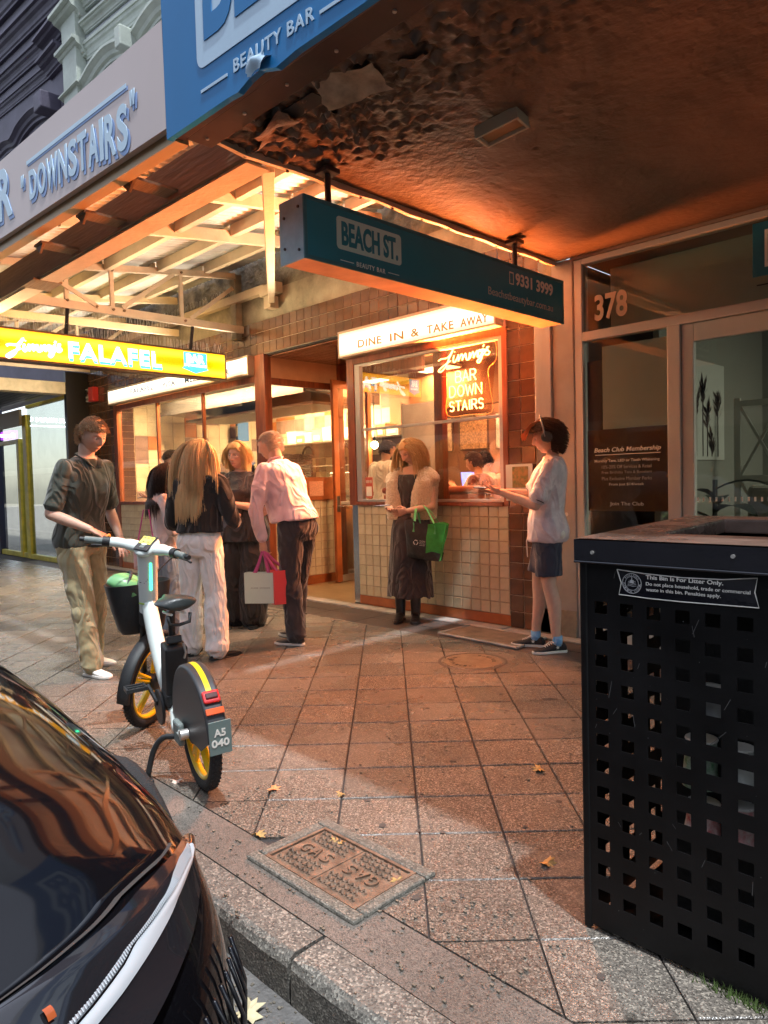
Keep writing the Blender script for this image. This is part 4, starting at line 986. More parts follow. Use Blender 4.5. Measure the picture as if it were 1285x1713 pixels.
at_ = cei.data.color_attributes.new('pit_tone', 'FLOAT_COLOR', 'POINT'); sa_ = np.repeat(np.array(pit_tone, dtype=np.float32)[:, None], 4, 1); at_.data.foreach_set('color', sa_.ravel())
nt_ = cei.data.materials[0].node_tree; pb_ = nt_.nodes['Principled BSDF']; src_ = pb_.inputs['Base Color'].links[0].from_socket
an_ = nt_.nodes.new('ShaderNodeAttribute'); an_.attribute_name = 'pit_tone'; vm_ = nt_.nodes.new('ShaderNodeVectorMath'); vm_.operation = 'MULTIPLY'
nt_.links.new(src_, vm_.inputs[0]); nt_.links.new(an_.outputs['Color'], vm_.inputs[1]); nt_.links.new(vm_.outputs[0], pb_.inputs['Base Color'])
cb_ = MB(); cb_.add([(-3.10, 4.2, 3.0222), (-3.10, 5.08, 3.0222), (.9, 5.08, 3.0222), (.9, 4.2, 3.0222)], [(0, 1, 2, 3)]); cb_.add([(.9, 1.99, 3.0222), (.9, 5.08, 3.0222), (6, 5.08, 3.0222), (6, 1.99, 3.0222)], [(0, 1, 2, 3)])
mk('rear_ceiling', cb_, M_SOFFIT, aw)
box('roof_deck', -3.12, 6, 1.99, 5.15, 3.09, 3.35, M_DKTRIM, aw)
# torn open patch with hanging sheet
fl = MB(); 
def flap(c, w, h_, tilt, seed, mb, ang=0):
    rr = random.Random(seed); M = Matrix.Translation(c) @ Matrix.Rotation(ang, 4, 'Z') @ Matrix.Rotation(tilt, 4, 'X'); n = 6
    vv = []
    for i in range(n+1):
        for j in range(n+1):
            x, y = (i/n-.5)*w, (j/n-.5)*h_
            if i in (0, n): x += rr.uniform(-.25, .25)*w/n
            if j in (0, n): y += rr.uniform(-.25, .25)*h_/n
            vv.append(M @ Vector((x, y, .02*math.sin(i*.8+seed)*math.cos(j*.7)+rr.uniform(-.003, .003))))
    return mb.add(vv, [(i*(n+1)+j, i*(n+1)+j+1, (i+1)*(n+1)+j+1, (i+1)*(n+1)+j) for i in range(n) for j in range(n)])
mk('torn_sheet', flap((-2.28, 2.12, 2.992), .30, .18, R(-12), 1, MB(), R(18)), mat('stained_backing', (.36, .28, .20), .7, var=.5, vscale=9), aw, smooth=True)
mk('torn_sheet', flap((-2.78, 2.10, 2.988), .28, .13, R(10), 3, MB(), R(-8)), M_SOFFIT, aw, smooth=True)
box('black_patch', -2.66, -2.44, 2.04, 2.13, 3.0, 3.004, M_BLACK, aw)  # flat black piece stands in for the dark inside a hole
for k, (x, y, s) in enumerate(((-2.95, 2.18, .2), (-2.9, 2.4, .14), (-2.55, 2.25, .12), (-1.98, 2.2, .12), (-1.2, 2.25, .14), (-2.62, 2.45, .1), (-1.5, 2.12, .12))):
    mk('paint_flake', flap((x, y, 3.008), s, s*.55, R((-1)**k*22), 10+k, MB(), k*1.1), M_SOFFIT, aw, smooth=True)
# front and side trim
box('front_trim', -3.18, 6, 1.845, 1.99, 3.0, 3.035, M_DKTRIM, aw, bevel=.004)
box('front_lip', -3.2, 6, 1.80, 1.843, 2.995, 3.09, M_DKTRIM, aw, bevel=.004)
sc_ = MB()
for i in range(14): sc_.cyl((-3.1+i*.32, 1.92, 3.0), (-3.1+i*.32, 1.92, 2.993), .008, n=8)
mk('screws', sc_, M_ALU, aw, kind='stuff')
tr = MB(); yy = [1.99+i*.155 for i in range(21)]; rr = random.Random(2)
for i, y in enumerate(yy):
    z = 3.0+rr.uniform(-.006, .004)-.012*math.sin(i*.9)**2
    tr.v += [(-3.135+rr.uniform(-.004, .004), y, z), (-3.10, y, z-.004), (-3.10, y, z+.03), (-3.14, y, z+.055)]
for i in range(20):
    for j in range(3): tr.f.append((i*4+j, i*4+j+1, (i+1)*4+j+1, (i+1)*4+j))
mk('side_trim', tr, M_AWCREAM, aw)
box('side_board', -3.16, -3.142, 1.99, 5.1, 3.03, 3.30, M_AWCREAM, aw)
rv = MB()
for i in range(11): rv.cyl((-3.12, 2.15+i*.27, 3.0), (-3.12, 2.15+i*.27, 2.985), .009, n=8)
mk('rivets', rv, M_DKTRIM, aw, kind='stuff')
# blue fascia sign board
M_BLUE = mat('fascia_blue', (.012, .17, .42), .5, var=.08, vscale=1.2, spec=.2)
M_PALEB = mat('fascia_pale', (.42, .58, .72), .45, var=.05)
fb = emp('beauty_fascia_sign', (-1.5, 1.78, 3.4), 'big blue fascia board lettered BEACH ST. beauty bar along the awning front', 'sign')
bx = MB(); 
def slopebox(x0, x1, y0, y1, za0, za1, zb0, zb1, mb=None):
    mb = mb or MB()
    return mb.add([(x0, y0, za0), (x1, y0, zb0), (x1, y1, zb0), (x0, y1, za0), (x0, y0, za1), (x1, y0, zb1), (x1, y1, zb1), (x0, y1, za1)], [(0, 3, 2, 1), (4, 5, 6, 7), (0, 1, 5, 4), (1, 2, 6, 5), (2, 3, 7, 6), (3, 0, 4, 7)])
# torn lower edge near the lettering
poly = [(-3.215, 2.985), (-2.68, 2.972), (-2.60, 2.965), (-2.52, 2.985), (-2.44, 2.992), (-2.33, 2.955), (-2.2, 2.965), (-1.0, 2.94), (6, 2.8), (6, 4.3), (-3.235, 4.3)]
poly = [(p[0], p[1]) for p in poly]
pm = MB(); n = len(poly); pm.add([(x, 1.765, z) for x, z in poly]+[(x, 1.795, z) for x, z in poly], [tuple(range(n)), tuple(range(2*n-1, n-1, -1))]+[(i, n+i, n+(i+1) % n, (i+1) % n) for i in range(n)])
mk('board', pm, M_BLUE, fb)
DX = Vector((1, 0, -.055)).normalized()
def fz(x, z): return z-.055*(x+2.9)
# rounded pale panel
P = []
for cx, cz, a0 in ((-2.85, 3.235, 180), (-.72, 3.235-.055*2.1, 270), (-.72, 3.84-.055*2.1, 0), (-2.85, 3.84, 90)):
    for k in range(6): a = R(a0+18*k); P.append((cx+.06*math.cos(a), cz+.06*math.sin(a)))
pm = MB(); n = len(P); pm.add([(x, 1.761, z) for x, z in P]+[(x, 1.764, z) for x, z in P], [tuple(range(n))]+[(i, n+i, n+(i+1) % n, (i+1) % n) for i in range(n)])
mk('panel', pm, M_PALEB, fb)
text('letters', 'BEACH ST.', (-2.84, 1.7595, 3.275), DX, (0, 0, 1), 2.05, .50, M_BLUE, fb, bold=.03, depth=.003)
text('letters', 'BEAUTY BAR', (-2.62, 1.7635, 3.052), DX, (0, 0, 1), .54, .056, M_PALEB, fb, bold=.02, depth=.003, space=1.15)
mk('rule', slopebox(-2.885, -2.67, 1.7605, 1.764, 3.072, 3.085, 3.060, 3.073), M_PALEB, fb)
mk('rule', slopebox(-2.05, -1.80, 1.7605, 1.764, 3.026, 3.039, 3.012, 3.025), M_PALEB, fb)
mk('torn_vinyl', flap((-2.44, 1.757, 3.02), .16, .06, R(80), 22, MB(), 0), M_PALEB, fb, smooth=True)
# ceiling light fitting hanging open
cl = emp('ceiling_fitting', (-2.05, 2.9, 3), 'dead rectangular light fitting hanging half open from the blistered ceiling', 'light fitting')
FM = Matrix.Translation((-2.05, 2.89, 2.985)) @ Matrix.Rotation(R(8), 4, 'Z') @ Matrix.Rotation(R(-7), 4, 'Y')
fm = MB(); fm.box(-.115, .115, -.065, -.05, -.03, .03, FM).box(-.115, .115, .05, .065, -.03, .03, FM).box(-.115, -.10, -.05, .05, -.03, .03, FM).box(.10, .115, -.05, .05, -.03, .03, FM)
mk('frame', fm, M_AWCREAM, cl, bevel=.003)
mk('diffuser', MB().box(-.1, .1, -.05, .05, -.012, -.006, FM), mat('amber_diffuser', (.38, .20, .09), .4), cl)

# hanging Beach St sign ------------------------------------------------------
hs = emp('beach_street_sign', (-3, 3.6, 2.46), 'long teal box sign hanging across the footpath, lettered BEACH ST. with a phone number', 'sign')
M_TEALF = mat('teal_face', (.02, .20, .27), .38, var=.12, vscale=1.5, coat=.25)
M_TEALE = mat('teal_frame', (.06, .17, .20), .45, .2, var=.15)
M_ENDCAP = mat('pale_blue_cap', (.34, .46, .50), .5, .1, var=.2, vscale=8)
M_UNDER = mat('sign_underside', (.50, .30, .20), .5, var=.3, vscale=4)
SX0, SX1, SY0, SY1, SZ0, SZ1 = -3.10, -2.90, 2.345, 4.845, 2.462, 2.785
box('case', SX0, SX1-.008, SY0+.006, SY1, SZ0+.004, SZ1, M_UNDER, hs, bevel=.004)
box('end_cap', SX0-.004, SX1-.006, SY0-.002, SY0+.004, SZ0-.002, SZ1+.004, M_ENDCAP, hs)
box('face', SX1-.008, SX1-.002, SY0+.02, SY1-.018, SZ0+.022, SZ1-.018, M_TEALF, hs)
fr = MB().box(SX1-.008, SX1+.003, SY0, SY0+.02, SZ0, SZ1+.003).box(SX1-.008, SX1+.003, SY1-.018, SY1+.002, SZ0, SZ1+.003).box(SX1-.008, SX1+.003, SY0+.02, SY1-.018, SZ1-.018, SZ1+.003).box(SX1-.008, SX1+.003, SY0+.02, SY1-.018, SZ0, SZ0+.022)
mk('frame', fr, M_TEALE, hs, bevel=.002)
bo_ = MB()
for y, z in ((.03, .05), (.03, .27), (.15, .08), (.15, .24)): bo_.cyl((SX0+.2-y-.01, SY0-.002, SZ0+z), (SX0+.2-y-.01, SY0-.008, SZ0+z), .008, n=8)
mk('bolts', bo_, M_DKTRIM, hs, kind='stuff')
P = []
for cy, cz, a0 in ((2.59, 2.58, 180), (3.045, 2.58, 270), (3.045, 2.71, 0), (2.59, 2.71, 90)):
    for k in range(5): a = R(a0+22.5*k); P.append((cy+.022*math.cos(a), cz+.022*math.sin(a)))
n = len(P); mk('panel', MB().add([(-2.900, y, z) for y, z in P]+[(-2.9025, y, z) for y, z in P], [tuple(range(n))]+[(i, n+i, n+(i+1) % n, (i+1) % n) for i in range(n)]), mat('sign_pale', (.58, .68, .62), .5), hs)
text('letters', 'BEACH ST.', (-2.8995, 2.602, 2.58), (0, 1, 0), (0, 0, 1), .435, .13, M_TEALF, hs, bold=.035, depth=.002)
M_SW = mat('sign_white', (.8, .82, .78), .5)
text('letters', 'BEAUTY BAR', (-2.9015, 2.709, 2.487), (0, 1, 0), (0, 0, 1), .222, .026, M_SW, hs, bold=.01, space=1.2)
box('rule', -2.902, -2.900, 2.591, 2.688, 2.498, 2.502, M_SW, hs); box('rule', -2.902, -2.900, 2.955, 3.045, 2.498, 2.502, M_SW, hs)
M_SP = mat('sign_pinkish', (.85, .74, .64), .5)
text('letters', '9331 3999', (-2.9015, 4.222, 2.648), (0, 1, 0), (0, 0, 1), .478, .086, M_SP, hs, bold=.03)
ph = MB().box(-2.902, -2.8995, 4.148, 4.198, 2.646, 2.652).box(-2.902, -2.8995, 4.148, 4.198, 2.722, 2.730).box(-2.902, -2.8995, 4.148, 4.153, 2.652, 2.722).box(-2.902, -2.8995, 4.193, 4.198, 2.652, 2.722)
mk('phone_icon', ph, M_SP, hs)
text('letters', 'Beachstbeautybar.com.au', (-2.9015, 3.904, 2.518), (0, 1, 0), (0, 0, 1), .793, .068, mat('sign_brownish', (.62, .50, .42), .5), hs)
for y in (2.60, 4.36):
    mk('hanger_rod', MB().cyl((-3.0, y, SZ1), (-3.0, y, 3.03), .018, n=10), M_BLACK, hs)
    mk('hanger_plate', MB().box(-3.05, -2.95, y-.05, y+.05, 2.985, 3.012), M_BLACK, hs, bevel=.003)

# ---------------------------------------------------------------- the steel awning of the falafel shop
sa = emp('steel_awning', (-8, 2.2, 3), 'open framed steel awning with a corrugated roof in front of the falafel shop', 'awning')
def slope_z(y): return 3.56+.16*(y-2.9)
bm = MB(); 
bm.add([(-14.6, 2.02, 3.05), (-3.16, 2.17, 3.0), (-3.16, 2.29, 3.0), (-14.6, 2.12, 3.05), (-14.6, 2.02, 3.29), (-3.16, 2.17, 3.22), (-3.16, 2.29, 3.22), (-14.6, 2.12, 3.29)], [(0, 3, 2, 1), (4, 5, 6, 7), (0, 1, 5, 4), (1, 2, 6, 5), (2, 3, 7, 6), (3, 0, 4, 7)])
mk('front_beam', bm, M_BEAM, sa, bevel=.006)
bu = MB(); bu.add([(-14.6, 2.04, 3.035), (-3.17, 2.19, 2.985), (-3.17, 2.34, 2.985), (-14.6, 2.16, 3.035), (-14.6, 2.04, 3.049), (-3.17, 2.19, 2.999), (-3.17, 2.34, 2.999), (-14.6, 2.16, 3.049)], [(0, 3, 2, 1), (4, 5, 6, 7), (0, 1, 5, 4), (1, 2, 6, 5), (2, 3, 7, 6), (3, 0, 4, 7)])
mk('beam_flange', bu, M_AWCREAM, sa)  # pale paint holds the shop light on the beam's underside
cr = MB()
for i in range(46):
    x = -14+i*.24; cr.cyl((x, 2.03+.013*(x+14.6), 3.05-(x+14.6)*.0044), (x, 2.028+.013*(x+14.6), 3.26-(x+14.6)*.005), .006, n=5)
mk('beam_ribs', cr, M_BEAM, sa, kind='stuff')
mk('beam_splice', MB().box(-6.35, -6.05, 2.10, 2.33, 2.995, 3.012), M_BEAM, sa, bevel=.004)
# roof sheet: real corrugation running down the fall
v = []; f = []; nx = 860; xs = [-13.2+10.05*i/nx for i in range(nx+1)]
for i, x in enumerate(xs):
    w = .019*math.cos(2*math.pi*x/.09)
    for y in (2.0, 3.4, 5.12): v.append((x, y, slope_z(y)+.115+w))
for i in range(nx): f += [(i*3, i*3+1, i*3+4, i*3+3), (i*3+1, i*3+2, i*3+5, i*3+4)]
mk('roof_sheet', MB().add(v, f), M_CORR, sa, smooth=True)
for y in (2.72, 3.32, 3.92, 4.52):
    z = slope_z(y)
    for x0, x1 in ((-12.6, -10.52), (-10.5, -7.52), (-7.48, -6.02), (-5.98, -5.02), (-4.98, -3.2)):
        pm = MB().box(x0, x1, y, y+.05, z+.092, z+.100).box(x0, x1, y, y+.006, z+.0, z+.092).box(x0, x1, y, y+.06, z-.008, z-.0)
        mk('purlin', pm, M_AWCREAM, sa)
def bar(a, b, w, h_, nm='bar', m_=None):
    """flat steel bar from a to b (width across X, height in the vertical plane)"""
    a = Vector(a); b = Vector(b); d = (b-a).normalized(); s = Vector((1, 0, 0)) if abs(d.x) < .9 else Vector((0, 1, 0)); u = d.cross(s).normalized(); s = u.cross(d).normalized()
    v = [p+s*(w/2*i)+u*(h_/2*j) for p in (a, b) for i, j in ((-1, -1), (1, -1), (1, 1), (-1, 1))]
    return mk(nm, MB().add(v, [(0, 1, 2, 3), (7, 6, 5, 4), (0, 4, 5, 1), (1, 5, 6, 2), (2, 6, 7, 3), (3, 7, 4, 0)]), m_ or M_AWCREAM, sa, bevel=.003)
for tx in (-7.5, -10.5):
    bar((tx, 2.25, 3.20), (tx, 5.05, 3.215), .05, .085, 'bottom_chord')
    bar((tx, 2.30, 3.52), (tx, 4.95, 3.855), .05, .07, 'top_chord')
    for y, in ((2.92,), (3.40,), (4.22,)): bar((tx, y, 3.25), (tx, y, slope_z(y)+.02), .03, .045, 'vertical')
    bar((tx+.03, 2.6, 3.53), (tx+.03, 3.24, 3.22), .012, .045, 'diagonal')
    bar((tx+.03, 3.50, 3.25), (tx+.03, 4.12, 3.72), .012, .045, 'diagonal')
    bar((tx+.03, 4.32, 3.25), (tx+.03, 4.90, 3.70), .012, .045, 'diagonal')
    bl = MB()
    for y, z in ((2.92, 3.24), (3.22, 3.22), (3.40, 3.215), (3.52, 3.22), (4.25, 3.215), (3.40, 3.63), (4.22, 3.76)): bl.cyl((tx+.026, y, z), (tx+.045, y, z), .014, n=6)
    mk('bolts', bl, M_BEAM, sa, kind='stuff')
bar((-6.0, 2.3, 3.50), (-6.0, 5.0, 3.86), .05, .11, 'rafter')
bar((-5.0, 2.3, 3.50), (-5.0, 5.0, 3.86), .05, .11, 'rafter')
bar((-9.0, 2.3, 3.50), (-9.0, 5.0, 3.86), .05, .09, 'rafter'); bar((-12.0, 2.3, 3.5), (-12.0, 5.0, 3.86), .05, .09, 'rafter')
bar((-9.0, 2.3, 3.36), (-9.0, 5.0, 3.42), .05, .09, 'tie'); bar((-12.0, 2.3, 3.28), (-12.0, 5.0, 3.3), .05, .08, 'tie')
bar((-6.88, 5.04, 3.44), (-3.23, 2.37, 3.03), .07, .05, 'corner_brace')
box('wall_channel', -12.3, -6.98, 5.0, 5.08, 3.56, 3.66, M_AWCREAM, sa, bevel=.004); box('channel_end', -7.05, -6.72, 4.99, 5.09, 3.52, 3.64, M_AWCREAM, sa, bevel=.004)
box('wall_stanchion', -7.72, -7.6, 5.02, 5.12, 3.12, 3.92, M_PLASTER, sa, bevel=.004)
box('wall_bracket', -6.95, -6.82, 4.98, 5.1, 3.36, 3.5, M_AWCREAM, sa, bevel=.004)
spk = MB(); rr = random.Random(9)
for x0, x1, y, z, n in ((-12.0, -7.6, 5.03, 3.665, 130), (-9.03, -8.97, 2.6, 3.40, 0)):
    for i in range(n):
        x = x0+(x1-x0)*i/n; spk.cyl((x, y, z), (x+rr.uniform(-.03, .03), y+rr.uniform(-.03, .03), z+.10), .0022, n=3, cap=False)
for i in range(60):
    y = 2.5+i*.04; 
    for tx, z in ((-9.0, 3.46), (-12.0, 3.33)): spk.cyl((tx, y, z), (tx+rr.uniform(-.04, .04), y+rr.uniform(-.02, .02), z+.11), .0025, n=3, cap=False)
mk('bird_spikes', spk, M_ALU, sa, kind='stuff')
# fascia sign board of the bar
M_FASC = mat('fascia_warm_grey', (.54, .44, .41), .45, var=.06, vscale=.8)
M_FASCP = mat('fascia_letter_blue', (.50, .66, .78), .5); M_FASCS = mat('fascia_shadow_blue', (.22, .34, .62), .5)
fs = emp('bar_fascia_sign', (-6, 1.78, 3.3), 'long warm grey fascia board lettered BAR "DOWNSTAIRS" in pale blue', 'sign')
mk('board', slopebox(-14.6, -3.22, 1.765, 1.80, 3.55, 4.16, 3.04, 3.555), M_FASC, fs)
mk('lower_lip', slopebox(-14.6, -3.20, 1.803, 1.875, 3.46, 3.60, 2.985, 3.04), mat('gold_lit_lip', (.42, .26, .11), .42, .2, var=.2, vscale=2, stretch=(.3, 3, 3)), fs)  # gold colour stands for warm light on the fascia's underside return
DF = Vector((1, 0, -.05)).normalized()
def fl_text(s, x, z, w, h_, **k):
    text('letter_shadow', s, (x+.022, 1.7635, z-.028), DF, (0, 0, 1), w, h_, M_FASCS, fs, bold=.035, depth=.002, **k)
    text('letters', s, (x, 1.7605, z), DF, (0, 0, 1), w, h_, M_FASCP, fs, bold=.03, depth=.003, **k)
# the word swells and sits on a gentle rise
for i, ch in enumerate('DOWNSTAIRS'):
    wd_ = [1.0, 1.05, 1.35, 1.05, .95, .95, 1.05, .38, 1.0, .95]; u_ = 1.45/(sum(wd_)+9*.14); x = -5.06+u_*(sum(wd_[:i])+.14*i); t = i/9
    fl_text(ch, x, 3.235-.145*t, wd_[i]*u_, .19+.05*t)
fl_text('"', -5.215, 3.36, .055, .08); fl_text('"', -3.575, 3.275, .055, .08)
fl_text('BAR', -6.30, 3.29, .90, .36)
mk('rule_shadow', slopebox(-5.08, -3.60, 1.7625, 1.7645, 3.463, 3.485, 3.375, 3.397), M_FASCS, fs)
mk('rule', slopebox(-5.10, -3.615, 1.760, 1.7635, 3.478, 3.503, 3.39, 3.413), M_FASCP, fs)
mk('board_backing', slopebox(-14.6, -3.25, 1.88, 1.9, 3.50, 4.10, 3.05, 3.50), M_BEAM, fs)
# hanging folded gutter straps between fascia and beam
for x in (-3.9, -4.55, -5.3):
    mk('strap', MB().box(x-.07, x+.07, 1.88, 2.16, 3.03, 3.045).add([(x-.07, 1.89, 3.03), (x+.07, 1.89, 3.03), (x, 1.89, 2.975), (x-.07, 1.905, 3.03), (x+.07, 1.905, 3.03), (x, 1.905, 2.975)], [(0, 1, 2), (5, 4, 3), (0, 2, 5, 3), (1, 4, 5, 2)]), M_BEAM, sa)
# ================================================================ LIT SIGNS
def area_lamp(name, loc, target, sx, sy, power, col, spread=180):
    l = bpy.data.lights.new(name, 'AREA'); l.shape = 'RECTANGLE'; l.size = sx; l.size_y = sy; l.energy = power; l.color = col; l.spread = R(spread)
    o = bpy.data.objects.new(name, l); COL.objects.link(o); o.location = loc; o.visible_glossy = False
    d = Vector(loc)-Vector(target); o.rotation_euler = d.to_track_quat('Z', 'Y').to_euler(); return o
def point_lamp(name, loc, power, col, r=.08):
    l = bpy.data.lights.new(name, 'POINT'); l.energy = power; l.color = col; l.shadow_soft_size = r
    o = bpy.data.objects.new(name, l); COL.objects.link(o); o.location = loc; return o
def tube_lit(name, col, s, rows, spacing, low=.55, axis='Z', hot=None):
    """back-lit acrylic: brighter along the fluorescent tubes inside"""
    m = bpy.data.materials.new(name); m.use_nodes = True; nt = m.node_tree; N = nt.nodes; L = nt.links; p = N['Principled BSDF']
    p.inputs['Base Color'].default_value = tuple(col)+(1,); p.inputs['Roughness'].default_value = .3
    g = N.new('ShaderNodeNewGeometry'); sp = N.new('ShaderNodeSeparateXYZ'); L.new(g.outputs['Position'], sp.inputs[0])
    acc = None
    for z in rows:
        a = N.new('ShaderNodeMath'); a.operation = 'SUBTRACT'; L.new(sp.outputs[axis], a.inputs[0]); a.inputs[1].default_value = z
        b = N.new('ShaderNodeMath'); b.operation = 'ABSOLUTE'; L.new(a.outputs[0], b.inputs[0])
        c = N.new('ShaderNodeMapRange'); c.inputs['From Min'].default_value = spacing; c.inputs['From Max'].default_value = 0; c.interpolation_type = 'SMOOTHSTEP'; L.new(b.outputs[0], c.inputs['Value'])
        if acc is None: acc = c
        else:
            d = N.new('ShaderNodeMath'); d.operation = 'MAXIMUM'; L.new(acc.outputs[0], d.inputs[0]); L.new(c.outputs[0], d.inputs[1]); acc = d
    mr = N.new('ShaderNodeMapRange'); mr.inputs['To Min'].default_value = low*s; mr.inputs['To Max'].default_value = s; L.new(acc.outputs[0], mr.inputs['Value'])
    L.new(mr.outputs[0], p.inputs['Emission Strength'])
    mx = N.new('ShaderNodeMix'); mx.data_type = 'RGBA'; mx.inputs['A'].default_value = tuple(col)+(1,); mx.inputs['B'].default_value = tuple(hot or col)+(1,)
    L.new(acc.outputs[0], mx.inputs['Factor']); L.new(mx.outputs['Result'], p.inputs['Emission Color'])
    return m
M_SIGNFR = mat('sign_bronze', (.10, .055, .03), .4, .5)
# yellow hanging sign --------------------------------------------------------
ys = emp('falafel_hanging_sign', (-7.5, 3.36, 2.59), 'glowing yellow box sign hanging across the footpath, reading Jimmy\'s FALAFEL', 'sign')
YX0, YX1, YY0, YY1, YZ0, YZ1 = -7.66, -7.5, 1.94, 4.79, 2.585, 2.895
M_YL = tube_lit('lit_yellow', (1.0, .44, .0), .56, (2.65, 2.83), .075, .50, hot=(1.0, .70, .06))
box('case', YX0+.012, YX1-.012, YY0, YY1, YZ0, YZ1, M_SIGNFR, ys, bevel=.004)
for sx, xd, o_ in ((1, (0, 1, 0), YX1), (-1, (0, -1, 0), YX0)):
    box('face', min(o_, o_-.011*sx), max(o_, o_-.011*sx), YY0+.015, YY1-.015, YZ0+.015, YZ1-.015, M_YL, ys)
fr = MB()
for xx in (YX0-.004, YX1-.006):
    fr.box(xx, xx+.01, YY0-.004, YY0+.015, YZ0-.004, YZ1+.004).box(xx, xx+.01, YY1-.015, YY1+.004, YZ0-.004, YZ1+.004).box(xx, xx+.01, YY0+.015, YY1-.015, YZ1-.015, YZ1+.004).box(xx, xx+.01, YY0+.015, YY1-.015, YZ0-.004, YZ0+.015)
mk('frame', fr, M_SIGNFR, ys)
WHT = emis('lit_white_letters', (1, .97, .86), .9); CYN = emis('lit_cyan', (.06, .42, .70), .5)
jm = strokes(JIM, (YX1+.003, 2.325, 2.605), (0, 1, 0), (0, 0, 1), .52, .20, .0135, 6)
mk('script_letters', jm, WHT, ys, smooth=True)
def shield(y0, y1, zt, zb, x):
    w = y1-y0; P = [(y0+.06*w, zt), (y1-.06*w, zt), (y1-.06*w, zb+.28*(zt-zb)), (y1+.02*w, zb+.22*(zt-zb)), (y0+w*.5, zb), (y0-.02*w, zb+.22*(zt-zb)), (y0+.06*w, zb+.28*(zt-zb))]
    n = len(P); b = MB().add([(x, a, z) for a, z in P]+[(x-.003, a, z) for a, z in P], [tuple(range(n-1, -1, -1)), tuple(range(n, 2*n))]+[(i, (i+1) % n, n+(i+1) % n, n+i) for i in range(n)])
    return b
for y0, y1 in ((4.205, 4.545), (1.985, 2.225)):
    mk('shield_badge', shield(y0, y1, 2.865, 2.625, YX1+.004), CYN, ys)
    text('badge_letters', 'BAR', (YX1+.0045, y0+.05, 2.745), (0, 1, 0), (0, 0, 1), (y1-y0)-.10, .10, WHT, ys, bold=.05, depth=.003)
    text('badge_letters', 'DOWNSTAIRS', (YX1+.0045, y0+.03, 2.700), (0, 1, 0), (0, 0, 1), (y1-y0)-.06, .032, WHT, ys, bold=.02, depth=.003)
for sh_, m_, dx in ((1, CYN, .001), (0, WHT, .004)):
    text('falafel_letters' if not sh_ else 'letter_shadow', 'FALAFEL', (YX1+dx, 2.915+.008*sh_, 2.652-.028*sh_), (0, 1, 0), (0, 0, 1), 1.03, .175, m_, ys, bold=.03, depth=.003, space=1.12)
for y in (2.93, 4.36): mk('hanger_rod', MB().cyl((-7.58, y, YZ1), (-7.5, y, 3.2), .02, n=8), M_BLACK, ys)
sp2 = MB(); rr = random.Random(4)
for i in range(150):
    y = YY0+.03+i*(YY1-YY0-.06)/149
    sp2.cyl((-7.58, y, YZ1), (-7.58+rr.uniform(-.05, .05), y+rr.uniform(-.02, .02), YZ1+.12), .0024, n=3, cap=False)
mk('bird_spikes', sp2, M_ALU, ys, kind='stuff')
l = area_lamp('sign_glow', (YX1+.03, 3.36, 2.74), (0, 3.36, 2.74), 2.8, .28, 40, (1, .76, .42)); l.parent = ys; l.matrix_parent_inverse = Matrix.Translation(ys.location).inverted()
l = area_lamp('sign_glow', (YX0-.03, 3.36, 2.74), (-20, 3.36, 2.74), 2.8, .28, 24, (1, .66, .24)); l.parent = ys; l.matrix_parent_inverse = Matrix.Translation(ys.location).inverted()

# white lightboxes -------------------------------------------------------------
def lightbox(name, x0, x1, z0, z1, label, row, power, s=1.7, warm=(1, .86, .62)):
    e_ = emp(name, ((x0+x1)/2, WY-.07, z0), label, 'lightbox')
    fr = MB().box(x0, x1, WY-.13, WY-.014, z1-.02, z1+.004).box(x0, x1, WY-.13, WY-.014, z0, z0+.02).box(x0, x0+.02, WY-.13, WY-.014, z0+.02, z1-.02).box(x1-.02, x1, WY-.13, WY-.014, z0+.02, z1-.02)
    mk('frame', fr, M_AWCREAM, e_, bevel=.003)
    box('face', x0+.02, x1-.02, WY-.125, WY-.03, z0+.02, z1-.02, tube_lit(name+'_lit', warm, s, (row,), (z1-z0)*.52, .30, hot=(1, .96, .86)), e_)
    l = area_lamp('box_glow', ((x0+x1)/2, WY-.15, (z0+z1)/2), ((x0+x1)/2, WY-2, (z0+z1)/2-.15), x1-x0-.1, z1-z0-.06, power, (1, .86, .66)); l.parent = e_; l.matrix_parent_inverse = Matrix.Translation(e_.location).inverted()
    return e_
lb1 = lightbox('falafel_lightbox', -11.32, -7.34, 2.645, 2.88, 'long white lightbox reading FALAFEL PITA MEZZE BAR over the kitchen window', 2.79, 95, .9, (1, .9, .7))
lb2 = lightbox('dine_in_lightbox', -5.67, -3.64, 2.605, 2.875, 'short white lightbox reading DINE IN & TAKE AWAY over the dining window', 2.74, 75, .75, (1, .84, .55))
M_GOLD = mat('gold_letters', (.30, .15, .02), .5, emit=(.30, .14, .02), estr=.25); M_NAVY = mat('navy_letters', (.05, .09, .22), .5)
def btext(s, x, z, w, h_, m_, p_): text('letters', s, (x, WY-.1265, z), Vector((1, 0, -.016)), (0, 0, 1), w, h_, m_, p_, bold=.012, depth=.004, space=1.1)
for s, x0, x1 in (('DINE', -5.36, -5.02), ('IN', -4.90, -4.72), ('&', -4.62, -4.52), ('TAKE', -4.42, -4.10), ('AWAY', -4.02, -3.72)): btext(s, x0, 2.672-(x0+5.36)*.016, x1-x0, .076, M_GOLD, lb2)
for s, x0, x1 in (('FALAFEL', -10.5, -9.76), ('.', -9.65, -9.62), ('PITA', -9.48, -9.12), ('.', -9.0, -8.97), ('MEZZE', -8.85, -8.35), ('.', -8.24, -8.21), ('BAR', -8.08, -7.75)):
    btext(s, x0, 2.745-(x0+10.5)*.016+(.03 if s == '.' else 0), x1-x0, .07 if s != '.' else .02, M_NAVY, lb1)

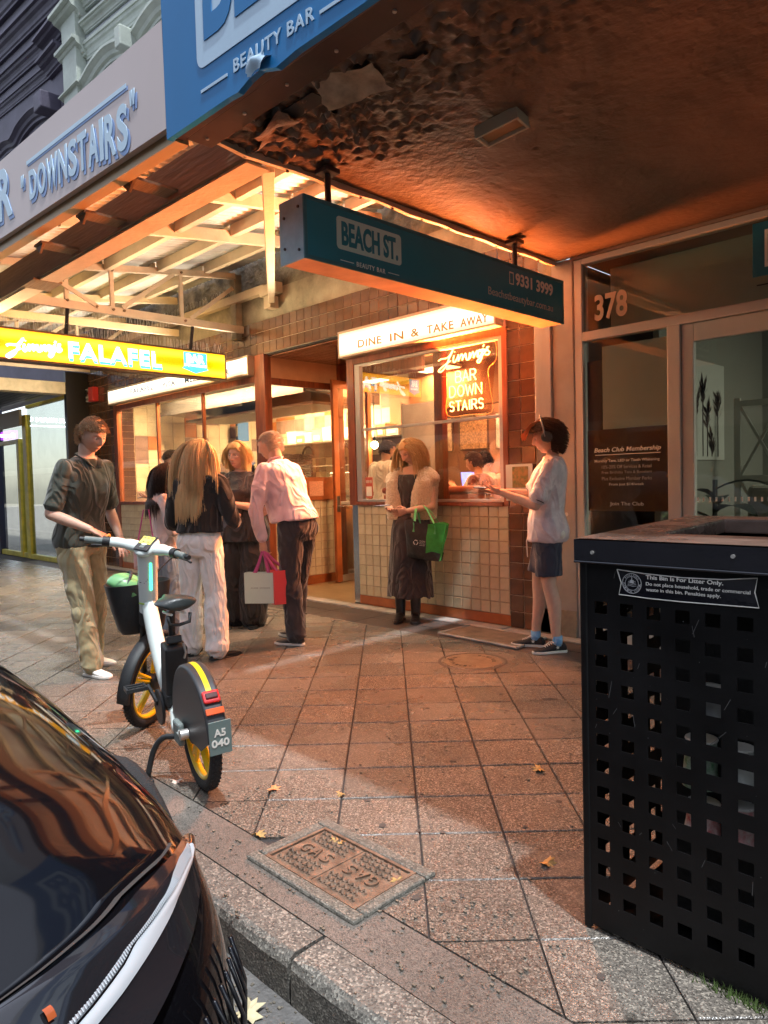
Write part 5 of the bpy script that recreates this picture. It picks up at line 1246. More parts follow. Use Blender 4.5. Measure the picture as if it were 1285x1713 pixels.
# orange neon in the dining window -----------------------------------------------
nn = emp('neon_sign', (-4.13, WY+.06, 2.2), 'glowing orange neon script and capitals reading Jimmy\'s BAR DOWN STAIRS hung inside the window', 'neon sign')
NCORE = emis('neon_core', (1, .46, .12), 4.5); NY = WY+.05
mk('script_tube', strokes(JIM, (-4.44, NY, 2.325), (.999, 0, -.03), (0, 0, 1), .60, .19, .0062, 8), NCORE, nn, smooth=True)
def neon_word(s, x0, x1, z0, h_, gap=.25):
    n = len(s); wid = [.35 if c == 'I' else (1.25 if c == 'W' else 1) for c in s]; tot = sum(wid)+gap*(n-1); u = (x1-x0)/tot; x = x0; b = MB()
    for c, w in zip(s, wid):
        strokes(NEON[c], (x, NY, z0), (1, 0, -.02), (0, 0, 1), w*u, h_, .0062, 8, b); x += (w+gap)*u
    mk('letter_tube', b, NCORE, nn, smooth=True)
neon_word('BAR', -4.235, -3.995, 2.203, .10); neon_word('DOWN', -4.31, -3.93, 2.073, .10); neon_word('STAIRS', -4.315, -3.915, 1.942, .088)
outline = smoothp([(-4.50, 2.40), (-4.40, 2.56), (-4.1, 2.53), (-3.82, 2.54), (-3.79, 2.36), (-3.88, 2.28), (-3.86, 2.10), (-3.85, 1.90), (-4.1, 1.90), (-4.36, 1.91), (-4.36, 2.12), (-4.34, 2.26), (-4.50, 2.30), (-4.50, 2.40)], 4)
mk('haze_edge', MB().tube([(x, NY+.025, z) for x, z in outline], .002, 5), emis('edge_glow', (1, .3, .05), .8), nn)  # outline of the added sheet, glowing by its own emission
HAZE = glass('orange_haze_sheet', (.90, .62, .42), .5, 0, gain=1)
mk('backing', MB().add([(-4.40, NY+.03, 1.90), (-3.86, NY+.03, 1.90), (-3.80, NY+.03, 2.36), (-3.84, NY+.03, 2.54), (-4.40, NY+.03, 2.55), (-4.48, NY+.03, 2.36)], [(0, 1, 2, 3, 4, 5)]), HAZE, nn)  # added tinted sheet stands for the orange haze around the tubes
for x, z0 in ((-4.36, 2.56), (-3.86, 2.54)): mk('hanging_wire', MB().cyl((x, NY+.02, z0), (x, NY+.02, 2.8), .002, n=4), M_ALU, nn)
box('transformer', -4.2, -4.05, NY+.02, NY+.05, 1.86, 1.895, M_AWCREAM, nn, bevel=.004)
l = area_lamp('neon_glow', (-4.13, WY-.03, 2.22), (-3.3, WY-2.0, 3.0), .6, .6, 310, (1, .25, .05), 175); l.parent = nn; l.matrix_parent_inverse = Matrix.Translation(nn.location).inverted()
l = area_lamp('neon_glow', (-4.13, NY+.06, 2.22), (-4.5, WY+3, 2.1), .55, .6, 9, (1, .30, .07)); l.parent = nn; l.matrix_parent_inverse = Matrix.Translation(nn.location).inverted()

# room lighting -------------------------------------------------------------------
def panel_light(nm, parent, x, y, z, sx, sy, power, col, s):
    e_ = emp(nm, (x, y, z), None, None); 
    return e_
def ceil_panel(label, x, y, z, sx, sy, power, col, s):
    e_ = emp('ceiling_light', (x, y, z), label, 'lamp')
    box('housing', x-sx/2-.02, x+sx/2+.02, y-sy/2-.02, y+sy/2+.02, z, z+.04, M_WHITEP, e_)
    box('diffuser', x-sx/2, x+sx/2, y-sy/2, y+sy/2, z-.012, z-.001, emis(label[:20]+'_em', col, s), e_)
    l = area_lamp('glow', (x, y, z-.03), (x, y, 0), sx, sy, power, col); l.parent = e_; l.matrix_parent_inverse = Matrix.Translation(e_.location).inverted()
ceil_panel('warm ceiling panel over the kitchen bench by the window', -9.6, 5.55, 2.90, 2.6, .12, 290, (1, .72, .40), 2)
ceil_panel('warm strip light above the back kitchen shelf', -9.5, 7.9, 2.90, 3.2, .2, 170, (1, .70, .38), 3)
ceil_panel('warm ceiling panel deep in the dining room', -5.6, 8.1, 2.82, 1.2, .5, 42, (1, .52, .25), 3)
ceil_panel('small warm panel over the booth', -5.0, 6.2, 2.82, .8, .2, 34, (1, .56, .28), 3)
ceil_panel('warm strip in the entry behind the shop door', -6.4, 7.4, 2.82, .6, .3, 55, (1, .66, .34), 3)
ceil_panel('cool strip light inside the cheese shop', -14.0, 6.0, 2.94, 1.4, .1, 14, (.70, .85, 1.0), 2)
ceil_panel('dim ceiling panel inside the beauty bar', .6, 6.6, 2.96, .6, .6, 40, (.92, .95, .82), 1.0)
# ================================================================ PEOPLE
def remesh(mb, vox, smooth=2, decim=None):
    """weld overlapping volumes into one skin"""
    me = mb.mesh('tmp'); o = bpy.data.objects.new('tmp', me); COL.objects.link(o)
    r = o.modifiers.new('r', 'REMESH'); r.mode = 'VOXEL'; r.voxel_size = vox; r.use_smooth_shade = True
    if smooth: s = o.modifiers.new('s', 'SMOOTH'); s.factor = .5; s.iterations = smooth
    if decim: d = o.modifiers.new('d', 'DECIMATE'); d.ratio = decim
    bpy.context.view_layer.update()
    out = bpy.data.meshes.new_from_object(o.evaluated_get(_dg())); bpy.data.objects.remove(o); bpy.data.meshes.remove(me); return out
def co(me):
    a = np.empty(len(me.vertices)*3, dtype=np.float32); me.vertices.foreach_get('co', a); return a.reshape(-1, 3).astype(float)
def setco(me, a): me.vertices.foreach_set('co', a.astype(np.float32).ravel()); me.update()
def wrinkle(me, amp, sc, stretch=(1, 1, 1), seed=0):
    a = co(me); n = np.empty(len(me.vertices)*3, dtype=np.float32); me.vertices.foreach_get('normal', n); n = n.reshape(-1, 3)
    d = np.array([noise.noise(Vector((p[0]*sc*stretch[0]+seed, p[1]*sc*stretch[1], p[2]*sc*stretch[2])))+.5*noise.noise(Vector((p[0]*sc*2.3*stretch[0], p[1]*sc*2.3*stretch[1]+seed, p[2]*sc*2.3*stretch[2]))) for p in a])
    setco(me, a+n*(d*amp)[:, None])
def rings(mb, rows, n=24, cap=True, power=2.3):
    """rows: (cx, cy, cz, rx, ry[, tilt]) stacked super-ellipses"""
    v = []; f = []; k = len(rows)
    for r in rows:
        cx, cy, cz, rx, ry = r[:5]; tl = r[5] if len(r) > 5 else 0
        for i in range(n):
            t = 2*math.pi*i/n; c, s = math.cos(t), math.sin(t)
            x = rx*math.copysign(abs(c)**(2/power), c); y = ry*math.copysign(abs(s)**(2/power), s)
            v.append((cx+x, cy+y*math.cos(tl), cz+y*math.sin(tl)))
    for j in range(k-1):
        for i in range(n): f.append((j*n+i, j*n+(i+1) % n, (j+1)*n+(i+1) % n, (j+1)*n+i))
    if cap: f += [tuple(range(n-1, -1, -1)), tuple(range((k-1)*n, k*n))]
    return mb.add(v, f)
def limb(mb, pts, rad, n=14):
    """rounded tapering limb"""
    P = smoothp([tuple(p)+(r,) for p, r in zip(pts, rad)], 5) if len(pts) > 2 else [tuple(p)+(r,) for p, r in zip(pts, rad)]
    mb.tube([p[:3] for p in P], [p[3] for p in P], n)
    mb.sphere(P[0][:3], P[0][3]*.98, 12, 8); mb.sphere(P[-1][:3], P[-1][3]*.98, 12, 8)
    return mb
def col_attr(me, cols):
    at = me.color_attributes.new('tone', 'FLOAT_COLOR', 'POINT'); c = np.ones((len(me.vertices), 4), dtype=np.float32); c[:, :3] = cols; at.data.foreach_set('color', c.ravel())
def skin_mat(name):
    m = bpy.data.materials.new(name); m.use_nodes = True; N = m.node_tree.nodes; L = m.node_tree.links; p = N['Principled BSDF']
    a = N.new('ShaderNodeAttribute'); a.attribute_name = 'tone'
    tc = N.new('ShaderNodeTexCoord'); nz = N.new('ShaderNodeTexNoise'); nz.inputs['Scale'].default_value = 30; nz.inputs['Detail'].default_value = 6; L.new(tc.outputs['Object'], nz.inputs['Vector'])
    mr = N.new('ShaderNodeMapRange'); mr.inputs['To Min'].default_value = .84; mr.inputs['To Max'].default_value = 1.14; L.new(nz.outputs['Fac'], mr.inputs['Value'])
    v = N.new('ShaderNodeVectorMath'); v.operation = 'SCALE'; L.new(a.outputs['Color'], v.inputs[0]); L.new(mr.outputs[0], v.inputs['Scale'])
    L.new(v.outputs[0], p.inputs['Base Color']); p.inputs['Roughness'].default_value = .5
    p.inputs['Subsurface Weight'].default_value = .12; p.inputs['Subsurface Radius'].default_value = (.02, .008, .004); p.inputs['Subsurface Scale'].default_value = .5
    b = N.new('ShaderNodeBump'); b.inputs['Strength'].default_value = .12; b.inputs['Distance'].default_value = .003; L.new(nz.outputs['Fac'], b.inputs['Height']); L.new(b.outputs[0], p.inputs['Normal'])
    return m
M_SKIN = skin_mat('skin')
M_EYEW = mat('eye_white', (.65, .62, .58), .15); M_IRIS = mat('iris', (.03, .02, .015), .1)
def fabric(name, c, rough=.8, var=.12, bump=.25, sheen=.2, vs=7, bs=420, col2=None): return mat(name, c, rough, var=var, vscale=vs, bump=bump, bscale=bs, sheen=sheen, col2=col2, fold=.55)
def hairmat(name, a, b, rough=.42):
    b = tuple(.5*(q+w) for q, w in zip(a, b)); m = mat(name, a, rough, col2=b, vscale=26, stretch=(3.2, 3.2, .35), bump=.3, bscale=90, spec=.35); return m

def head_dirs(nu, nv):
    u = np.linspace(0, 2*np.pi, nu, endpoint=False); w = np.linspace(0, np.pi, nv+1)
    U, W = np.meshgrid(u, w); return np.stack([np.sin(W)*np.sin(U), np.sin(W)*np.cos(U), np.cos(W)], -1).reshape(-1, 3)
def head_shape(d, age=0, fem=0, heavy=0):
    """skull surface for unit directions: x right, y forward, z up; origin at ear height"""
    x = .0760*d[:, 0]; y = np.where(d[:, 1] > 0, .094, .100)*d[:, 1]; z = np.where(d[:, 2] > 0, .112, .118)*d[:, 2]
    t = np.clip(-d[:, 2], 0, 1)
    x = x*(1-(.36 if not heavy else .22)*t**1.5); y = np.where(y < 0, y*(1-.55*t**1.2), y*(1-.02*t))
    x = np.sign(x)*np.abs(x)**.94*(.076**.06); y = np.where(d[:, 1] > 0, y*(1-.06*np.clip(d[:, 2]-.2, 0, 1)**1.0), y)
    # faces are flatter than balls
    fr = np.clip(d[:, 1], 0, 1); y = y+.010*fr*(1-fr)
    g = lambda cx, cz, sx, sz: np.exp(-((np.abs(x)-cx)/sx)**2-((z-cz)/sz)**2)*(d[:, 1] > 0)
    dy = np.zeros_like(x)
    nose = np.interp(z, [-.052, -.042, -.034, -.026, 0, .018, .032], [0, .006, .024, .026, .013, .005, 0]); sg = np.interp(z, [-.045, -.03, .01], [.0135, .0125, .0065])
    dy += nose*np.exp(-(x/sg)**2)*fr
    dy += .006*g(.014, -.034, .006, .007)
    dy -= .0125*g(.031, .006, .0155, .011)
    dy += .0055*g(.028, .026, .018, .008)*(1-.4*fem)
    dy += .006*g(.0, -.062, .021, .006)+.006*g(0, -.074, .017, .006)-.0042*g(0, -.068, .022, .0025)
    dy -= .004*g(0, -.083, .02, .005); dy += .011*g(0, -.102, .018, .016)
    dy += .005*g(.043, -.018, .016, .016)
    dy -= (.003+.004*age)*g(.034, -.052, .012, .018)
    y = y+dy
    return np.stack([x, y, z], -1)
def grid_faces(nu, nv):
    f = []
    for i in range(nv):
        for j in range(nu): f.append((i*nu+j, i*nu+(j+1) % nu, (i+1)*nu+(j+1) % nu, (i+1)*nu+j))
    return f
class Person:
    """x = the person's right, y = forward, z = up, metres; turned and placed by the root Empty"""
    def __init__(s, loc, face, label, H=1.70, skin=(.50, .30, .21), group=None, w=1.0, cat='person'):
        s.e = emp('person', loc, label, cat, group, rz=math.atan2(face[1], face[0])-math.pi/2); LOCAL.add(s.e.name)
        s.H = H; s.skin = np.array(skin); s.w = w; s.k = H/1.70; s.body = MB(); s.lean = 0; s.hipz = .52*H; s.lx = 0
    def bend(s, p):
        """lean the trunk forward (about the hips) and sideways"""
        x, y, z = p; a = s.lean; dz = z-s.hipz
        if dz <= 0: return (x, y, z)
        t = min(1, dz/.25); aa = a*t*(.55+.45*min(1, dz/.5)); yy = y*math.cos(aa)+dz*math.sin(aa); zz_ = s.hipz+dz*math.cos(aa)-y*math.sin(aa)
        return (x+s.lx*dz, yy, zz_)
    def torso(s, mb, grow=0.0, z0=.47, z1=.845, sh=1.0, belly=0, chest=0, flare=0):
        H, w = s.H, s.w; T = [(.47, .086, .060, 0), (.50, .098, .068, -.004), (.53, .101, .070, -.006), (.57, .092, .062, 0), (.61, .080, .056, .004), (.66, .084, .060, .006), (.71, .094, .066, .008), (.755, .103, .064, .004), (.79, .108, .056, -.004), (.815, .098, .044, -.010), (.832, .060, .036, -.010), (.85, .036, .035, -.004)]
        rows = []
        zs = np.linspace(z0, z1, 20)
        for z in zs:
            rx = np.interp(z, [t[0] for t in T], [t[1] for t in T]); ry = np.interp(z, [t[0] for t in T], [t[2] for t in T]); cy = np.interp(z, [t[0] for t in T], [t[3] for t in T])
            q = max(0, (.80-z)/.33); b = belly*math.exp(-((z-.60)/.07)**2)+chest*math.exp(-((z-.735)/.035)**2)
            gx = grow*(1+flare*q)*(1 if z < .80 else max(.25, 1-(z-.80)*14)); 
            c = s.bend((0, (cy+b*.5)*H, z*H)); rows.append((c[0], c[1], c[2], (rx*w*sh if z > .7 else rx*w)*H+gx, (ry*w+b*.5)*H+gx, -s.lean*min(1, max(0, z*H-s.hipz)/.2)))
        rings(mb, rows); return mb
    def shoulder(s, side): return s.bend((side*.112*s.H*s.w, -.004*s.H, .805*s.H))
    def build(s, feet, arms, head_tilt=(0, 0), head_turn=0, hands=('relax', 'relax'), knees=None, vox=.0075, shoe=None, age=0, fem=0, heavy=0, belly=0, chest=0, hand_dir=None, lips=(.45, .16, .13), brow=(.10, .06, .04), stubble=0, skirt=False):
        """feet: {side: (x, y)} toe angle; arms: {side: (elbow, wrist)} in local metres"""
        H = s.H; b = s.body; s.arms = arms; s.feet = feet; s.legs = {}
        s.torso(b, -.004, belly=belly*.6, chest=chest*.7)
        for sd in (-1, 1):
            fx, fy, toe = feet[sd]; hip = (sd*.052*H*s.w, 0, .505*H); ank = (fx, fy, .048*H)
            kn = knees[sd] if knees else ((hip[0]+ank[0])/2+sd*.005, (hip[1]+ank[1])/2+.02, .285*H)
            s.legs[sd] = (hip, kn, ank, toe)
            limb(b, [hip, ((hip[0]+kn[0])/2, (hip[1]+kn[1])/2+.01, (hip[2]+kn[2])/2), kn], [.052*H*s.w, .043*H*s.w, .031*H])
            limb(b, [kn, ((kn[0]*.65+ank[0]*.35), (kn[1]*.65+ank[1]*.35)-.014, kn[2]*.65+ank[2]*.35), ((kn[0]*.2+ank[0]*.8), (kn[1]*.2+ank[1]*.8), kn[2]*.2+ank[2]*.8), ank], [.030*H, .032*H*s.w, .021*H, .019*H])
            T = Vector((math.sin(toe)*1, math.cos(toe), 0)); a = Vector(ank)
            limb(b, [a-Vector((0, 0, .02)), a+T*.05-Vector((0, 0, .050)), a+T*.10-Vector((0, 0, .060))], [.024, .018, .012])
            el, wr = arms[sd]; S = s.shoulder(sd)
            limb(b, [S, [(S[i]*.5+el[i]*.5) for i in range(3)], el], [.0255*H*s.w, .0245*H*s.w, .0215*H])
            limb(b, [el, [el[i]*.65+wr[i]*.35 for i in range(3)], wr], [.0215*H, .0225*H*s.w, .0145*H])
        nb = Vector(s.bend((0, -.006*H, .825*H))); s.hc = None
        tl, tr = head_tilt
        # head centre: on top of the neck, carried forward when the head drops
        up = Vector(s.bend((0, 0, .86*H)))-nb; up.normalize()
        hc = nb+Vector((0, .02+.05*math.sin(max(0, tl)), .0))+Vector((0, up.y*.55, 1)).normalized()*(.110*H*.93)
        s.hc = hc; s.hM = Matrix.Translation(hc) @ Matrix.Rotation(-head_turn, 4, 'Z') @ Matrix.Rotation(-tl, 4, 'X') @ Matrix.Rotation(tr, 4, 'Y') @ Matrix.Scale(s.k*.5+.5, 4)
        nk = s.hM @ Vector((0, -.028, -.055))
        limb(b, [nb-Vector((0, 0, .03)), nb*.5+nk*.5, nk], [.040*s.k*(1 if not fem else .9), .052*s.k*(1 if not fem else .86), .052*s.k*(1 if not fem else .86)])
        b.sphere(s.hM @ Vector((0, -.01, 0)), .055, 12, 8)
        me = remesh(b, vox, 3)
        parts = [me]
        # hands, finer skin
        for q, sd in enumerate((-1, 1)):
            el, wr = Vector(arms[sd][0]), Vector(arms[sd][1]); d = (wr-el).normalized()
            if hand_dir and hand_dir.get(sd) is not None: d = Vector(hand_dir[sd]).normalized()
            parts.append(remesh(s.hand(wr, d, sd, hands[q]), .0042, 1))
        d = head_dirs(112, 84); P = head_shape(d, age, fem, heavy); hb = MB(); hb.add([tuple(s.hM @ Vector(p)) for p in P], grid_faces(112, 84)); hm = hb.mesh('h'); parts.append(hm)
        eb = MB()
        for sd in (-1, 1):
            for (dx, dy, dz, r) in ((.0755, -.004, .004, (.006, .017, .026)), (.0770, -.016, .010, (.006, .008, .022)), (.0745, .002, -.016, (.006, .010, .012))):
                eb.sphere((0, 0, 0), r, 10, 8); k0 = len(eb.v)-(7*10+2)
                for i in range(k0, len(eb.v)): eb.v[i] = tuple(s.hM @ (Vector((sd*dx, dy, dz))+Vector(eb.v[i])))
        ears = remesh(eb, .0035, 1); parts.append(ears)
        V = []; F = []; C = []
        for i, m in enumerate(parts):
            o = sum(len(q) for q in V); a = co(m); V.append(a); 
            nl = len(m.loops); li = np.empty(nl, dtype=np.int32); m.loops.foreach_get('vertex_index', li); st = [p.loop_start for p in m.polygons]; tt = [p.loop_total for p in m.polygons]
            F += [tuple(int(x)+o for x in li[a_:a_+b_]) for a_, b_ in zip(st, tt)]
            c = np.tile(s.skin, (len(a), 1))
            if i in (1, 2): c = c*np.array([1.05, .92, .88])
            if i == 3:
                x, y, z = P.T; fr = (d[:, 1] > .2)
                gg = lambda cx, cz, sx, sz: (np.exp(-((np.abs(x)-cx)/sx)**2-((z-cz)/sz)**2)*fr)[:, None]
                c = c*(1-gg(0, -.068, .021, .0085)*.9)+np.array(lips)*gg(0, -.068, .021, .0085)*.9
                c = c*(1-gg(0, -.068, .023, .0022)*.75)
                bw = np.exp(-((np.abs(x)-.031)/.017)**4-((z-.027+.004*((np.abs(x)-.031)/.016)**2)/.0042)**2)[:, None]*fr[:, None]
                c = c*(1-bw*.8)+np.array(brow)*bw*.8
                c = c*(1-gg(.031, .004, .015, .0040)*.85)           # lash line
                c = c*(1-gg(.031, .0, .017, .012)*.16); c = c*(1-gg(.008, -.041, .004, .003)*.6)  # eye sockets and nostrils shaded in the skin colour
                c = c*(1+gg(.045, -.028, .018, .016)*np.array([.10, -.08, -.08]))
                if stubble: sb = (np.clip((-.035-z)/.02, 0, 1)*np.clip(d[:, 1]+.15, 0, 1))[:, None]*stubble; c = c*(1-sb)+np.array([.12, .09, .07])*sb
            C.append(c)
        me2 = bpy.data.meshes.new('body'); me2.from_pydata(np.concatenate(V).tolist(), [], F); col_attr(me2, np.concatenate(C)); me2.update()
        o = mk('body', me2, M_SKIN, s.e, smooth=True)
        for m in parts: bpy.data.meshes.remove(m)
        return s
    def eyes(s, look=0):
        for sd in (-1, 1):
            mk('eye', MB().sphere(s.hM @ Vector((sd*.031, .0735, .0055)), .0105, 12, 8), M_EYEW, s.e, smooth=True)
            mk('iris', MB().sphere(s.hM @ Vector((sd*.031+look, .0800, .0045)), .0056, 10, 6), M_IRIS, s.e, smooth=True)
    def hand(s, wr, d, sd, pose):
        """palm, four unequal fingers and a thumb; pose: relax / hold (curled round a phone or bag) / point"""
        mb = MB(); k = s.k; up = Vector((0, 0, 1)) if abs(d.z) < .8 else Vector((0, 1, 0))
        if pose in ('palmup', 'phone'): nrm = (up-d*up.dot(d)).normalized()                 # palm faces up
        elif pose in ('down',): nrm = -(up-d*up.dot(d)).normalized()
        else: nrm = Vector((-sd, 0, 0)); nrm = (nrm-d*nrm.dot(d)).normalized()                  # palm faces the thigh
        side = d.cross(nrm).normalized()
        if pose in ('palmup', 'phone'): side = side if side.dot(Vector((sd, 0, 0))) > 0 else -side   # thumbs outwards
        elif pose == 'down': side = side if side.dot(Vector((-sd, 0, 0))) > 0 else -side
        else: side = side if side.y > 0 else -side
        P = lambda a, b, c: wr+d*(a*k)+side*(b*k)+nrm*(c*k)
        mb.tube([P(-.01, 0, 0), P(.03, 0, 0), P(.06, 0, .002), P(.088, 0, .004)], [(.017, .022), (.016, .032), (.015, .040), (.012, .038)], 12, upv=tuple(nrm))
        mb.sphere(P(.02, .022, .008), .02*k, 10, 7)
        curl = {'relax': .55, 'hold': 1.35, 'phone': .75, 'palmup': .45, 'down': .5, 'point': .3}[pose]
        for j, (b, L_, r) in enumerate(((.030, .074, .0086), (.0105, .082, .0090), (-.010, .076, .0086), (-.029, .060, .0076))):
            p = P(.082, b, .003); a = 0; pts = [P(.06, b*.9, .002), p]; dd = d
            for seg, q in ((.45, .35), (.32, .40), (.23, .25)):
                a += curl*q*(1+.12*j); dirv = (d*math.cos(a)+nrm*math.sin(a)+side*b*2.2).normalized(); p = p+dirv*(L_*seg*k); pts.append(p)
            mb.tube(pts, [r*k*1.05, r*k, r*k*.98, r*k*.9, r*k*.72], 8); mb.sphere(pts[-1], r*k*.72, 8, 6)
        a0 = P(.018, .026, .006); a1 = P(.045, .050, .016 if pose != 'hold' else .03); a2 = P(.070, .056 if pose != 'hold' else .035, .026 if pose != 'hold' else .05); a3 = P(.088, .050 if pose != 'hold' else .015, .032 if pose != 'hold' else .055)
        mb.tube([a0, a1, a2, a3], [.013*k, .0105*k, .0095*k, .007*k], 8); mb.sphere(a3, .0075*k, 8, 6)
        return mb
    # -------- clothes
    def cloth(s, name, mb, m, vox=.010, amp=.006, sc=9, stretch=(1, 1, .6), seed=0, smooth=3, **k):
        me = remesh(mb, vox, smooth); wrinkle(me, amp, sc, stretch, seed); return mk(name, me, m, s.e, smooth=True, **k)
    def shirt(s, m, grow=.018, hem=.47, sleeve=.6, name='shirt', belly=0, chest=0, sw=1.25, flare=.4, amp=.007, sc=10, seed=0, z1=.842, cuff=None, sh=1.0, vox=.010):
        b = MB(); s.torso(b, grow, z0=hem, z1=z1, belly=belly, chest=chest, flare=flare, sh=sh); H = s.H
        for sd in (-1, 1):
            el, wr = [Vector(q) for q in s.arms[sd]]; S = Vector(s.shoulder(sd)); q = .0325*H*s.w*(1+(sw-1)*.36)
            if sleeve <= 1: e = S+(el-S)*sleeve; S2 = S+Vector((-sd*.012, 0, -.006)); limb(b, [S2, S2*.5+e*.5, e], [q*1.0, q*1.05, q*1.08]); d9 = (e-S2).normalized(); b.tube([e-d9*.03, e+d9*.022], [q*1.08, q*1.12], 18)
            elif sleeve > 1:
                e = el+(wr-el)*(sleeve-1); q2 = .0225*H*(1+(sw-1)*.55); S2 = S+Vector((-sd*.012, 0, -.006))
                limb(b, [S2, S2*.5+el*.5, el], [q*1.02, q, q2*1.08]); limb(b, [el, el*.5+e*.5, e], [q2*1.08, q2*1.02, q2*.86])
        return s.cloth(name, b, m, amp=amp, sc=sc, seed=seed, vox=vox)
    def trousers(s, m, top=.60, to=.045, grow=.014, wide=(1.05, 1.1, 1.2), name='trousers', amp=.006, seed=0, belly=0, sc=8):
        b = MB(); H = s.H; s.torso(b, grow, z0=.465, z1=top, belly=belly)
        for sd in (-1, 1):
            hip, kn, ank, toe = s.legs[sd]; hip, kn, ank = Vector(hip), Vector(kn), Vector(ank)
            if to < .27: 
                t = (kn.z-to*H)/(kn.z-ank.z); e = kn+(ank-kn)*t
                limb(b, [hip, hip*.5+kn*.5, kn], [.055*H*s.w+.006, .047*H*s.w*wide[0]+.006, .036*H*wide[1]+.006]); limb(b, [kn, kn*.5+e*.5, e], [.036*H*wide[1]+.006, .033*H*wide[2]+.006, .031*H*wide[2]+.006])
                b.tube([e+Vector((0, 0, .05)), e-Vector((0, .006, .012))], [.031*H*wide[2]+.006, .032*H*wide[2]+.007], 16)
            else:
                t = (hip.z-to*H)/(hip.z-kn.z); e = hip+(kn-hip)*t
                b.tube([hip, hip*.5+e*.5, e], [.057*H*s.w+.010, .054*H*wide[0]*s.w+.012, .054*H*wide[1]*s.w+.012], 18)
        return s.cloth(name, b, m, amp=amp, sc=sc, seed=seed, stretch=(1, 1, 1.3))
    def shoes(s, m, sole=None, h=.075, L_=.165, laces=None, name='shoe', w=1.0):
        for sd in (-1, 1):
            hip, kn, ank, toe = s.legs[sd]; a = Vector((ank[0], ank[1], 0)); T = Vector((math.sin(toe), math.cos(toe), 0)); N_ = Vector((math.cos(toe), -math.sin(toe), 0))
            b = MB(); rows = []
            for t, wd, hh in ((-.065, .026, .055), (-.05, .034, h), (-.01, .036, h+.006), (.03, .037, h*.92), (.07, .042, h*.66), (.11, .045, h*.52), (.145, .040, h*.44), (L_+.012, .022, h*.30)):
                c = a+T*t; wd *= w; v = [(c+N_*(wd*math.cos(q))+Vector((0, 0, .012+(hh-.012)*(.5+.5*math.sin(q))))) for q in [2*math.pi*i/14 for i in range(14)]]; rows.append(v)
            vv = [p for r in rows for p in r]; f = [(j*14+i, j*14+(i+1) % 14, (j+1)*14+(i+1) % 14, (j+1)*14+i) for j in range(7) for i in range(14)]+[tuple(range(13, -1, -1)), tuple(range(98, 112))]
            b.add(vv, f); sh = mk(name, remesh(b, .006, 2), m, s.e, smooth=True)
            so_ = MB(); P = []
            for t, wd in ((-.073, .018), (-.06, .034), (-.01, .038), (.04, .038), (.08, .045), (.12, .048), (.155, .040), (L_+.018, .016)): P.append((a+T*t, wd*w))
            out = [c+N_*q for c, q in P]+[c-N_*q for c, q in reversed(P)]; n = len(out); z1 = .020 if sole is not M_SOLEB else .014
            so_.add([(p.x, p.y, .001) for p in out]+[(p.x, p.y, z1) for p in out], [tuple(range(n-1, -1, -1)), tuple(range(n, 2*n))]+[(i, (i+1) % n, n+(i+1) % n, n+i) for i in range(n)])
            mk('sole', so_, sole or m, sh, bevel=.004)
            if laces:
                lb = MB()
                for i in range(5):
                    c = a+T*(.035+.016*i)+Vector((0, 0, h*(.93-.085*i)+.004)); lb.tube([c-N_*.018, c+Vector((0, 0, .006)), c+N_*.018], .0035, 5)
                lb.tube([a+T*.03+Vector((0, 0, h+.004)), a+T*.05+N_*.03+Vector((0, 0, h)), a+T*.075+N_*.035+Vector((0, 0, h*.7))], .003, 5)
                mk('laces', lb, laces, sh)
    # -------- hair
    def hair(s, m, region, thick=.012, strands=420, length=.05, fall=.4, style='short', seed=0, part=0.0, cap=None, width=.004, xbias=0):
        """region(d)->0..1 mask on the skull; cap shell plus combed strands"""
        rs = np.random.default_rng(seed); nu, nv = 88, 60; d = head_dirs(nu, nv); P = head_shape(d, 0, 0, 0); msk = region(d, P)
        nrm = d/np.array([.076, .097, .115]); nrm /= np.linalg.norm(nrm, axis=1)[:, None]
        lump = np.array([noise.noise(Vector((p[0]*38, p[1]*38, p[2]*16+seed))) for p in P])
        Q = P+nrm*((thick*(.25+.75*np.clip(msk*2-.6, 0, 1))+.0045*lump)*np.where(msk > .35, 1, 0))[:, None]-nrm*(np.where(msk > .35, 0, .006))[:, None]
        if cap: Q = cap(Q, d)
        keep = msk > .30; F = [q for q in grid_faces(nu, nv) if all(keep[i] for i in q)]
        mb = MB(); mb.add([tuple(s.hM @ Vector(p)) for p in Q], F)
        hair_o = mk('hair', mb, m, s.e, smooth=True)
        # strands
        sb = MB(); cand = rs.normal(size=(strands*7, 3)); cand /= np.linalg.norm(cand, axis=1)[:, None]; cp = head_shape(cand); cm = region(cand, cp)
        if style == 'long': cm = cm*~((cand[:, 1] > .30) & (np.abs(cand[:, 0]) < .50))
        idx = np.where(cm > .45)[0][:strands]
